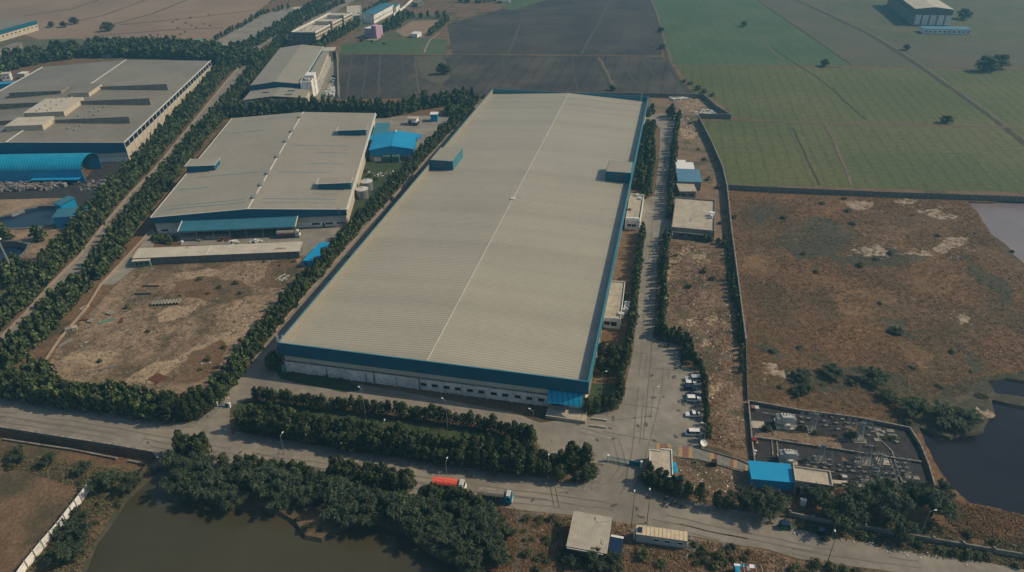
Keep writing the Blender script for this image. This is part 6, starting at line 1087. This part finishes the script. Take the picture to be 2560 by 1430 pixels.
truck((938,338),f2.ang+R(-50),'truck nose showing beside the small side canopy','bark','tarp','white',5,2.8)
r=car((813,241),R(80),'small green and white truck-like van by the sacks at the upper warehouse','teal','van'); r['group']='vehicles by the upper warehouse'
# ---------------- people ----------------
def person(px,ang,label,shirt,pose=0,bow=0):
    p=at(*px); k=1.0
    J=[(0,0,.95),(0,0,1.2),(0,0,1.42),(0,.0,1.52),(0.02,0,1.64)]
    s=.12 if pose else .02
    legs=[[(0,.09,.9),(s,.1,.5),(s*1.2-.02,.1,.08),(s*1.2+.14,.1,.04)],[(0,-.09,.9),(-s*.6,-.1,.5),(-s*1.6,-.1,.08),(-s*1.6+.16,-.1,.04)]]
    arms=[[(0,.19,1.4),(-.04-s*.5,.24,1.14),(.06,.23,.9),(.1,.22,.82)],[(0,-.19,1.4),(.0+s*.4,-.24,1.14),(.14,-.22,.92),(.18,-.21,.85)]]
    def skin(name,chains,m,parent,root=0,ss=1):
        vs=[];es=[];rd=[]
        for ch in chains:
            last=ch[0]
            for q,rr in ch[1:]:
                if last is None: pass
                vs.append(q);rd.append(rr)
                if last is not None: es.append((last,len(vs)-1))
                last=len(vs)-1
        me=bpy.data.meshes.new(name); me.from_pydata(vs,es,[]); me.materials.append(m); o=bpy.data.objects.new(name,me); C.objects.link(o); o.parent=parent
        mo=o.modifiers.new('s','SKIN'); 
        for i,v in enumerate(me.skin_vertices[0].data if me.skin_vertices else []): v.radius=(rd[i],rd[i]); v.use_root=(i==root)
        su=o.modifiers.new('u','SUBSURF'); su.levels=ss; su.render_levels=ss; return o,rd
    def mk(name,pts,edges,rads,m,parent):
        me=bpy.data.meshes.new(name); me.from_pydata(pts,edges,[]); me.materials.append(m); o=bpy.data.objects.new(name,me); C.objects.link(o); o.parent=parent; o.modifiers.new('s','SKIN')
        if not me.skin_vertices: me.attributes
        sv=me.skin_vertices[0].data
        for i,v in enumerate(sv): v.radius=(rads[i],rads[i]); v.use_root=(i==0)
        su=o.modifiers.new('u','SUBSURF'); su.levels=1; su.render_levels=1; return o
    pts=J+legs[0]+legs[1]+arms[0]+arms[1]; rad=[.13,.13,.15,.055,.095]+[.085,.06,.042,.035]*2+[.055,.042,.033,.026]*2
    ed=[(0,1),(1,2),(2,3),(3,4),(0,5),(5,6),(6,7),(7,8),(0,9),(9,10),(10,11),(11,12),(2,13),(13,14),(14,15),(15,16),(2,17),(17,18),(18,19),(19,20)]
    h=Vector(arms[0][3]); H2=Vector(arms[1][3])
    for hh in (h,H2):
        base=15+1 if hh is h else 20
        for f in range(5):
            a=(f-2)*.012; L=(.05,.075,.08,.075,.06)[f]; n=len(pts); pts=pts+[tuple(hh+Vector((a*1.2+(.03 if f==0 else 0),a,-L)))]; rad=rad+[.009]; ed.append((base,n))
    o=mk('person',pts,ed,rad,MT['skin'],None); o.location=p; o.rotation_euler=(0,0,ang); tag(o,label,'person')
    up=1.045
    sp=[(0,0,.93),(0,0,1.2),(0,0,1.42),(0,.19,1.4),(-.04-s*.5,.24,1.16),(0,-.19,1.4),(s*.4,-.24,1.16)]; mk('shirt',sp,[(0,1),(1,2),(2,3),(3,4),(2,5),(5,6)],[.15,.15,.165,.075,.06,.075,.06],MT[shirt],o)
    tp=[(0,0,.93),legs[0][0],legs[0][1],legs[0][2],legs[1][0],legs[1][1],legs[1][2]]; mk('trousers',tp,[(0,1),(1,2),(2,3),(0,4),(4,5),(5,6)],[.145,.105,.08,.062,.105,.08,.062],MT['trou'],o)
    Mb().blob(-.005,0,1.7,.105,.1,.09,1,10,6,.05).build('hair',MT['hair'],o); 
    f=Mb(); f.blob(.115,0,1.64,.018,.014,.03,1,6,4,0).blob(.1,.035,1.665,.012,.012,.01,1,6,4,0).blob(.1,-.035,1.665,.012,.012,.01,1,6,4,0); f.build('face',MT['skin'],o)
person((1737,1022),R(180),'person in dark clothes walking between the off-roader and the white saloon','shirtd',1)
person((1660,1249),R(-100),'person in a red shirt standing on the verge above the motorcycles, the left one','shirtr')
person((1667,1250),R(-80),'person in a white shirt standing on the verge beside the one in red','shirtw')
person((1686,1261),R(0),'person in a yellow top at the middle motorcycle by the kerb','yellow',1)
person((1165,1180),R(20),'person in blue on the upper verge near the coral-topped truck','bluev',1)
# ---------------- switchyard ----------------
gs='switchyard posts'
def isol(px,label,n=3,h=2.2,ang=0):
    p=at(*px); r=thing('insulator_post',label,'insulator post',p,ang,gs); Mb().box(-.55,.55,-.3,.3,0,.5).build('plinth',MT['conc'],r); q=Mb()
    q.tube((-.4,0,.5),(-.4,0,h*.6),.05).tube((.4,0,.5),(.4,0,h*.6),.05).tube((-.45,0,h*.6),(.45,0,h*.6),.05); q.build('stand',MT['steel'],r)
    for k in (-.35,0,.35)[:n]:
        b=Mb()
        for j in range(4): b.tube((k,0,h*.6+j*.24),(k,0,h*.6+j*.24+.1),.12,8,.05)
        b.tube((k,0,h*.6),(k,0,h*1.05+.3),.05); b.build('insulator',MT['steel'],r)
a0=fh.ang
IX=[(2148,1170),(2151,1196),(2137,1160),(2131,1180),(2142,1209),(2200,1168),(2196,1182),(2202,1198),(2208,1220) if 0 else (2203,1212),(2229,1172),(2232,1187),(2236,1202),(2256,1180),(2264,1188),(2260,1208),(2272,1185),(2120,1170),(2075,1165),(2079,1182),(2074,1152),(2019,1165),(2021,1150),(2262,1160),(2266,1172),(2143,1148),(2142,1133),(2170,1090),(2174,1072),(2090,1060),(2120,1060),(2123,1073),(2003,1045),(2005,1058),(2060,1055),(2064,1066),(2100,1178),(2098,1165),(2105,1190),(2160,1182),(2167,1196),(2185,1172),(2188,1190),(2215,1186),(2219,1200),(2242,1192),(2246,1170),(2240,1158),(2031,1158),(2036,1170),(2062,1172),(2058,1160),(2010,1175),(2016,1185),(2080,1045),(2095,1075),(2105,1050),(2135,1062),(2158,1066),(2182,1082),(2040,1050),(2020,1048)]
for px in IX: isol(px,'grey insulator post on a concrete foot among the switchyard equipment',3,2.4,a0)
for px in ((2193,1075),(2199,1087),(2225,1078),(2231,1090),(2237,1103),(2195,1101),(2292-20,1193),(2288,1196),(2289,1215)):
    p=at(*px); o=Mb().box(-1,1,-.6,.6,0,.25).build('foundation_pad',MT['conc']); o.location=p; o.rotation_euler=(0,0,a0); tag(o,'bare concrete foundation pad in the right part of the switchyard','foundation','foundation pads')
for px in ((1974,1050),(1982,1052),(1984,1060),(1978,1068),(1987,1067),(2208,1082),(2238,1093),(2240,1105)):
    p=at(*px,.2); b=Mb().ring(0,0,0,.5,.25,.42,12); o=b.build('cable_reel',MT['steelw']); o.location=p; tag(o,'small pale reel lying near the upper transformer and pads in the switchyard','reel','small pale reels')
def bigtr(px,label,k=1):
    p=at(*px); r=thing('transformer',label,'transformer',p,a0,'switchyard transformers'); r.scale=(k,k,k); Mb().box(-2.6,2.6,-2.2,2.2,0,.4).build('plinth',MT['slab'],r); Mb().box(-1.3,1.3,-1,1,.4,3.4).build('tank',MT['steelw'],r)
    for s in (-1,1):
        for j in range(5): Mb().box(s*1.4 if s>0 else -2.6,2.6 if s>0 else -1.4,-1+j*.5,-.86+j*.5,1.0,3.0).build('radiator',MT['steelw'],r)
    Mb().tube((-1.4,-1.4,3.9),(1.6,-1.4,3.9),.42,10).build('conservator',MT['steelw'],r); Mb().box(-.9,.9,-2.4,-1.6,.4,1.9).build('control_box',MT['steelw'],r)
    for j in (-.8,0,.8): Mb().tube((j,.3,3.4),(j,.3,4.8),.13,7,.05).build('bushing',MT['bark'],r)
bigtr((1961,1062),'upper pale transformer with side radiators near the back wall of the switchyard'); bigtr((1968,1150),'lower pale transformer just behind the bright blue roof',.9)
def lattice(px,label,w0,h,arms=2,m='steel',lean=(0,0)):
    p=at(*px); r=thing('lattice_tower',label,'lattice tower',p,a0,'switchyard towers'); b=Mb(); n=8
    def cn(f,k): w_=w0/2*(1-.65*f); c=((-1,-1),(1,-1),(1,1),(-1,1))[k%4]; return Vector((c[0]*w_+lean[0]*f,c[1]*w_+lean[1]*f,h*f))
    for k in range(4): b.tube(cn(0,k),cn(1,k),.12,4)
    for j in range(n):
        for k in range(4): b.tube(cn(j/n,k),cn((j+1)/n,k+1),.05,3); b.tube(cn((j+1)/n,k),cn((j+1)/n,k+1),.04,3)
    b.build('lattice',MT[m],r)
    for j in range(arms): z=h*(.97-j*.16); Mb().tube((-w0*.9,0,z),(w0*.9,0,z),.07,4).tube((-w0*.9,0,z),(0,0,z+.6),.04,3).tube((w0*.9,0,z),(0,0,z+.6),.04,3).build('cross_arm',MT[m],r)
    for k in (-.9,0,.9): Mb().tube((k*w0,0,h*.97-.05),(k*w0,0,h*.97-1),.1,6).build('insulator',MT['bark'],r)
    Mb().box(-w0*.8,w0*.8,-w0*.8,w0*.8,0,.25).build('foundation',MT['conc'],r)
lattice((2176,1212),'tall lattice tower in the lower middle of the switchyard',2.6,11); lattice((2146,1098),'shorter lattice gantry on the slotted pad at the top of the switchyard',2.2,6); lattice((2050,1150),'slim lattice gantry left of the tall tower',1.8,5.5); lattice((2030,1075),'slim lattice gantry near the back wall of the switchyard',1.8,6)
lattice((2165,1155),'lattice gantry standing close behind the tall tower',2.0,6,1)
for px,s,lab in (((2205,1150),(3.2,3.6),'pale square slab beside the cable trench in the switchyard'),((1895,1062),(3.6,3.0),'pale concrete slab in the upper left corner of the switchyard'),((2150,1165-8),(2.8,1.8),'flat pad left of the tall lattice tower'),((2090,1205),(6,1.2),'row of pale trench covers below the switchyard equipment'),((2130,1213),(5,1.2),'second run of pale trench covers, nearer the tall tower')):
    p=at(*px,.14); o=Mb().cbox(0,0,s[0],s[1],-.1,.12,a0).build('concrete_slab',MT['slab']); o.location=p; tag(o,lab,'slab')
for pts,lab in (([(2190,1070),(2195,1095),(2230,1130),(2240,1165),(2252,1200),(2258,1210),(2244,1211),(2235,1180),(2225,1150)],'angled cable trench with pale edges in the right part of the switchyard'),([(1929,1100),(1932,1140)],'left pale edge strip of the straight trench in the switchyard'),([(1941,1100),(1945,1140)],'right pale edge strip of the straight trench in the switchyard'),([(1905,1033),(1935,1038)],'short white kerb corner beside the upper transformer'),([(1922,1062),(1935,1088)],'slanting pale kerb below the upper transformer')):
    wallrun('trench_edge',lab,'trench edge',pts,.3,.3,MT['kerb'])
for px,s,m,lab in (((1884,1108),(1.1,1.1,1.5),'red','crimson cabinet in the left corner of the dark gravel'),((1890,1110),(.7,.9,.7),'tiley','pale yellow crate beside the crimson cabinet'),((1881,1025),(.9,1.3,1.3),'tiler','dull pink cabinet in the top left corner of the switchyard'),((1891,1024),(1.0,1.2,.9),'steelw','pale grey box right of the dull pink cabinet'),((2110,1197),(1.1,.7,.9),'steelw','small white cabinet left of the tall tower base'),((1784,1163),(1.2,1.2,1.5),'black','dark skip-like bin on the brown plot edge'),((1738,1157),(.4,.4,.9),'grn','small green bin on the brown plot'),((2006,1262),(1.2,.8,1.8),'white','white cabinet in front of the control room')):
    p=at(*px); r=thing('cabinet',lab,'cabinet',p,a0); Mb().box(-s[0]/2,s[0]/2,-s[1]/2,s[1]/2,0,s[2]).build('cabinet_body',MT[m],r); Mb().box(-s[0]/2-.06,s[0]/2+.06,-s[1]/2-.06,s[1]/2+.06,s[2],s[2]+.06).build('lid',MT[m],r)
# satellite dish
p=at(1757,1116); r=thing('satellite_dish','white satellite dish beside the lamp post above the coloured paving','satellite dish',p); b=Mb(); n=18
for j in range(5):
    for i in range(n): t=2*math.pi*i/n; q=1.0*(j/4); b.v.append((q*math.cos(t),q*math.sin(t),.35*(j/4)**2))
for j in range(4):
    for i in range(n): b.f.append((j*n+i,(j+1)*n+i,(j+1)*n+(i+1)%n,j*n+(i+1)%n))
o=b.build('dish',MT['white'],r); o.location=(0,0,1.2); o.rotation_euler=(R(30),R(15),0); Mb().tube((0,0,0),(0,0,1.2),.08).build('stand',MT['steel'],r); Mb().tube((0,0,1.3),(.3,-.7,2.3),.04).build('feed_arm',MT['steel'],r)
# ---------------- yard items ----------------
def pipes(px,n,label,grp,L=2.6,rad=.42,ang=0,dx=1.0,m='conc',rows=1):
    p=at(*px)
    for i in range(n):
        b=Mb(); k=14
        for y in (0,L):
            for rr in (rad,rad*.78): b.v+=[(rr*math.cos(2*math.pi*j/k),y,rad+rr*math.sin(2*math.pi*j/k)) for j in range(k)]
        for j in range(k):
            j2=(j+1)%k; b.f+=[(j,j2,2*k+j2,2*k+j),(k+j2,k+j,3*k+j,3*k+j2),(j2,j,k+j,k+j2),(2*k+j,2*k+j2,3*k+j2,3*k+j)]
        o=b.build('concrete_pipe',MT[m]); o.location=(p.x+i*dx*math.cos(ang),p.y+i*dx*math.sin(ang),0); o.rotation_euler=(0,0,ang-.15); tag(o,label,'pipe',grp)
pipes((378,766),9,'short concrete pipe in the long row lying on the dirt yard','row of concrete pipes',2.8,.5,R(5),1.15)
pipes((266,786),3,'concrete pipe in the small group of three, left of the long pipe row','small group of pipes',1.9,.35,R(-25),.9); pipes((218,806),3,'pipe in the grey bundle near the left yard wall','grey pipe bundle',2.2,.3,R(-20),.75)
def beams(px,n,label,L,wd,ang,dx,m,nm='steel_beam',cat='beam',grp=None):
    p=at(*px)
    for i in range(n): o=Mb().box(0,L,0,wd,0,.25).build(nm,MT[m]); o.location=(p.x+i*dx*math.cos(ang+1.57),p.y+i*dx*math.sin(ang+1.57),.05); o.rotation_euler=(0,0,ang+rnd.uniform(-.05,.05)); tag(o,label,cat,grp)
beams((372,950),8,'rusty steel section in the dark red stack at the bottom of the yard',3.6,.3,R(62),-.55,'rust','steel_beam','beam','dark red steel stack'); beams((305,808),3,'rusty bar in the small red pile left of the pipes',3.4,.3,R(100),.5,'rust','steel_beam','beam','small red bar pile'); beams((180,940),1,'long pale beam lying on the lower part of the dirt yard',15,.35,R(21),1,'conc'); beams((200,802),3,'rusty bar beside the left yard wall',3,.3,R(-10),.4,'rust','steel_beam','beam','bars beside the wall')
beams((150,868),2,'thin grey pipe at the lower left of the yard',5,.2,R(65),.7,'steel','steel_beam','pipe','thin grey pipes'); beams((335,738),1,'dark metal plate lying near the top of the dirt yard',6,1.2,R(0),1,'black','metal_plate','plate'); beams((355,718),1,'second dark plate above the first near the top of the yard',6,1.0,R(-3),1,'black','metal_plate','plate'); beams((247,812),3,'greenish bar lying diagonally left of the small red pile',5,.25,R(35),.5,'teal','steel_beam','bar','greenish bars'); beams((200,775),1,'left pale plank by the upper left yard wall',3.2,.4,R(70),.6,'slab','plank','plank'); beams((206,777),1,'right pale plank by the upper left yard wall',3.2,.4,R(66),.6,'slab','plank','plank')
beams((690,700),1,'left grey strut of the tangled frame at the top right of the dirt yard',5,.3,R(60),.9,'steelw','strut','strut'); beams((697,702),1,'middle grey strut of the tangled frame at the top right of the yard',5,.3,R(50),.9,'steelw','strut','strut'); beams((704,704),1,'right grey strut of the tangled frame at the top right of the yard',4,.3,R(70),.9,'steelw','strut','strut'); beams((695,690),1,'upper pale bar lying across the tangled frame',4,.25,R(0),.9,'slab','strut','strut'); beams((692,698),1,'lower pale bar lying across the tangled frame',4,.25,R(-12),.9,'slab','strut','strut')
for px,m,lab in (((172,828),'conc','grey block-like box by the left yard wall'),((188,824),'slab','pale ribbed crate right of the grey box')):
    p=at(*px); r=thing('crate',lab,'crate',p,.4); Mb().box(-.8,.8,-.9,.9,0,1.2).build('crate_body',MT[m],r); Mb().box(-.85,.85,-.95,.95,1.2,1.3).build('lid',MT[m],r)
# litter and rubbish: uncountable
def litter(label,px,n,size,m,seed,nm='litter',thin=.12):
    P=[at(*q) for q in px]; xs=[p.x for p in P];ys=[p.y for p in P]; r=random.Random(seed); b=Mb(); k=0; PP=[(p.x,p.y) for p in P]
    while k<n:
        x=r.uniform(min(xs),max(xs)); y=r.uniform(min(ys),max(ys))
        if not inpoly(x,y,PP) or any(inpoly(x,y,q) for q in PONDS): continue
        k+=1; s=size*r.uniform(.4,1.3); b.cbox(x,y,s*r.uniform(.8,2),s,.05,.08+thin*r.uniform(.3,2),r.uniform(0,3.1))
    o=b.build(nm,MT[m]); o['kind']='stuff'; o['label']=label; o['category']=nm
litter('scattered debris and scraps over the dirt yard',[(110,930),(215,790),(345,664),(750,645),(700,735),(500,985),(360,980)],160,.55,'trash',1)
litter('white rubbish strewn beside the portable cabin',[(1722,1338),(1745,1350),(1750,1392),(1712,1400)],90,.35,'trash',2)
litter('rubbish among the roadside scrub, lower verge',[(1345,1290),(1480,1300),(1900,1380),(2050,1430),(1300,1430)],110,.24,'trash',3)
litter('white broken panels dumped beyond the far right warehouse corner',[(1675,246),(1715,243),(1722,249),(1680,251)],90,1.1,'bags',4,'rubble',.5)
litter('rubble beside the grey wall beyond the warehouse',[(1735,282),(1765,272),(1800,284),(1745,290)],90,.7,'bags',5,'rubble',.3)
litter('white scraps on the far part of the dry strip',[(1700,300),(1720,292),(1745,340),(1702,345)],50,.5,'bags',6)
litter('coloured scrap heaped in front of the blue vaulted shed',[(-20,462),(160,458),(168,466),(120,474),(-20,482)],330,1.3,'trash',7,'scrap',1.0)
litter('dark scrap and bits around the gravel by the blue vaulted shed',[(180,455),(330,440),(300,470),(200,480)],90,.8,'trash',8,'scrap',.4)
litter('white sacks stacked by the wall of the upper grey warehouse',[(812,240),(825,222),(838,224),(836,243)],110,1.1,'bags',9,'sacks',1.2)
litter('mixed litter along the lower right verges',[(1960,1325),(2200,1355),(2450,1400),(2500,1430),(2000,1350)],40,.22,'bags',10)
litter('loose sheets around the bricks by the right side of the warehouse',[(1592,395),(1605,360),(1610,365),(1600,400)],40,.6,'trash',11)
litter('pale scraps below the green transformers',[(910,430),(960,430),(1020,420),(950,445)],40,.5,'bags',12)
litter('white stones scattered on the dark gravel left of the straight trench',[(1882,1130),(1890,1125),(1888,1140),(1880,1138)],14,.35,'bags',13)
litter('small litter on the brown plot behind the gatehouse',[(1700,1150),(1850,1190),(1830,1240),(1700,1230)],40,.28,'bags',14)
litter('specks of litter in the dry strip beside the parked cars',[(1700,700),(1830,720),(1865,1120),(1775,1100)],50,.3,'bags',15)
for px,s,m in (((1070,1262),0,'') ,):
    p=at(1082,1318)
    r=thing('fallen_branch','bleached fallen branches lying among the acacias above the pond','branch',(p.x,p.y,.6)); b=Mb()
    b.tube((-1.6,.9,.4),(-.3,.6,.6),.09,5); b.tube((-.3,.6,.6),(.2,.0,.9),.09,5); b.tube((.2,0,.9),(1.4,-.5,.3),.08,5); b.tube((.2,0,.9),(.3,-1.4,.2),.07,5); b.tube((-.9,-1.2,.2),(1.0,-.9,.3),.07,5); b.tube((0,.3,2),(.2,0,.9),.05,4); b.build('branch',MT['slab'],r)
# animals grazing in the tan field (tiny dark cattle)
def cattle(px,ang,sc_=1):
    p=at(*px); r=Mb(); 
    r.blob(0,0,1.05,1.0,.38,.42,3,12,8,.12); r.tube((.8,0,1.25),(1.2,0,1.35),.22,8,.15); r.blob(1.4,0,1.3,.3,.14,.16,2,8,5,.1)
    for x,y in ((.65,.22),(.65,-.22),(-.7,.22),(-.7,-.22)): r.tube((x,y,.85),(x-.03,y,.42),.13,6,.08); r.tube((x-.03,y,.42),(x,y,0),.08,6,.07)
    r.tube((-.98,0,1.25),(-1.08,0,.6),.04,4); r.tube((1.35,.1,1.42),(1.4,.28,1.6),.04,4,.01); r.tube((1.35,-.1,1.42),(1.4,-.28,1.6),.04,4,.01)
    o=r.build('cow',MT['black']); o.location=p; o.rotation_euler=(0,0,ang); tag(o,'dark cow grazing on the tan field at the upper left','cow','cattle on the tan field')
for i,px in enumerate(((432,57),(443,50),(465,60),(480,65),(445,72),(510,62),(526,66),(491,71),(463,82),(431,92),(452,88),(385,96),(395,89),(377,91),(336,95),(415,97),(522,38),(477,46))): cattle(px,i*1.7)
# ---------------- haze ----------------
m=bpy.data.materials.new('haze'); m.use_nodes=True; N=m.node_tree.nodes; N.remove(N['Principled BSDF']); v=N.new('ShaderNodeVolumePrincipled'); v.inputs['Color'].default_value=(.22,.66,1.0,1); v.inputs['Density'].default_value=.00029; v.inputs['Anisotropy'].default_value=0.2
m.node_tree.links.new(v.outputs[0],N['Material Output'].inputs['Volume'])
b=Mb().box(-2300,2300,-600,2900,-5,146); o=b.build('haze',m); o['kind']='stuff'; o['label']='pale bluish haze over the whole plain'; o['category']='haze'
# ---------------- labels of scattered repeats: rank by nearness to something one can find ----------------
def relabel(group,base,marks):
    obs=[o for o in C.objects if o.parent is None and o.get('group')==group]; by={}
    mk=[(at(*p),t) for p,t in marks]
    for o in obs:
        d,t=min(((o.location.xy-q.xy).length,t) for q,t in mk); by.setdefault(t,[]).append((d,o.name,o))
    for t,l in by.items():
        l.sort(key=lambda z:z[:2])
        for i,(d,n,o) in enumerate(l): o['label']=base+(' nearest to ' if i==0 else f', {ordn(i+1)} nearest to ')+t
MM=[((2135,515),'the upper left salt patch'),((2400,600),'the salt patch by the grey pond'),((1878,1000),'the switchyard top left corner'),((1865,862),'the boundary wall end'),((1818,476),'the wall corner'),((2180,948),'the wide marsh acacia'),((2450,560),'the grey pond tip'),((2480,960),'the dark pond inlet'),((2560,800),'the right photo edge'),((2240,830),'the round green acacia'),((2000,700),'the left middle of the marsh'),((2280,530),'the upper right salt specks')]
relabel('bushes in the reed marsh','low grey-green marsh bush',MM)
relabel('bushes in the dry strip','scrubby dry strip bush',[((1712,300),'the far tree clump'),((1725,430),'the blue-roofed shed'),((1733,640),'the square office building'),((1790,440),'the boundary wall bend'),((1800,560),'the office side alley')])
relabel('bushes on the dirt yard','brown-green yard bush',[((410,760),'the row of concrete pipes'),((390,945),'the dark red steel stack'),((600,635),'the long pale shed'),((760,665),'the long blue shed'),((210,805),'the left yard wall')])
relabel('bushes in the switchyard','overgrown bush',[((1968,1062),'the upper switchyard transformer'),((2176,1150),'the tall lattice tower'),((2270,1080),'the switchyard top right corner'),((2050,1100),'the middle divider wall')])
relabel('roadside bushes','rust-tinged roadside bush',[((1370,1300),'the dirt track mouth'),((1470,1390),'the roadside shed'),((1718,1353),'the portable cabin right end'),((1860,1430),'the patchwork hut'),((1963,1320),'the green rickshaw'),((2066,1415),'the dark leaning pole'),((2295,1352),'the tall lamp among acacias'),((2480,1382),'the posted wall right end')])
relabel('bushes on the pond banks','low pond-bank bush',[((770,1335),'the pond promontory'),((225,1222),'the panel fence top'),((30,1140),'the left photo edge'),((870,1305),'the middle pond inlet')])
relabel('shrubs in the planting bed','small planting-bed shrub',[((700,925),'the warehouse corner'),((890,965),'the bed right end')])
relabel('distant field bushes','distant field bush',[((1210,245),'the warehouse far left corner'),((1790,275),'the rubble corner wall'),((920,90),'the pink house'),((1250,0),'the top edge hut')])
relabel('garden strip bushes','green garden bush',[((905,499),'the round steel tanks'),((980,404),'the green transformers')])
relabel('switchyard posts','grey insulator post',[((1961,1062),'the upper transformer'),((1968,1150),'the lower transformer'),((2176,1212),'the tall lattice tower'),((2146,1098),'the lattice gantry on the slotted pad'),((2245,1211),'the cable trench end'),((2110,1197),'the small white cabinet'),((2050,1150),'the slim gantry'),((2300,1158),'the right end of the divider wall')])
relabel('foundation pads','bare concrete foundation pad',[((2190,1070),'the upper trench end'),((2340,1240),'the switchyard lower right corner')])
relabel('small pale reels','small pale reel',[((1961,1062),'the upper transformer'),((2245,1105),'the foundation pads')])
relabel('cattle on the tan field','dark grazing cow',[((563,100),'the paved lot'),((270,78),'the twin-crowned tree'),((484,100),'the teal hut')])
relabel('motorcycles parked along the lot edge','hedge-shaded dark motorcycle',[((1703,870),'the corner trio')])
relabel('shaded motorcycles','shaded back-line motorcycle',[((1635,850),'the road edge')])
relabel('corner motorcycles','bluish corner motorcycle',[((1703,862),'the hedge corner')])
relabel('cluster of motorcycles','clustered motorcycle',[((1726,940),'the silver jeep')])
relabel('row of concrete pipes','short concrete pipe in the long row',[((350,770),'the left yard wall')])
relabel('small group of pipes','short pipe in the group of three',[((200,800),'the left yard wall')])
relabel('grey pipe bundle','thin grey pipe in the bundle',[((180,830),'the grey box')])
relabel('dark red steel stack','rusty section in the dark red stack',[((360,960),'the bottom hedge')])
relabel('second-row acacias on the pond bank','second-row pond bank acacia',[((430,1175),'the pond bank left end'),((770,1300),'the pond promontory'),((1040,1246),'the middle tree clump'),((1270,1330),'the dirt track')])
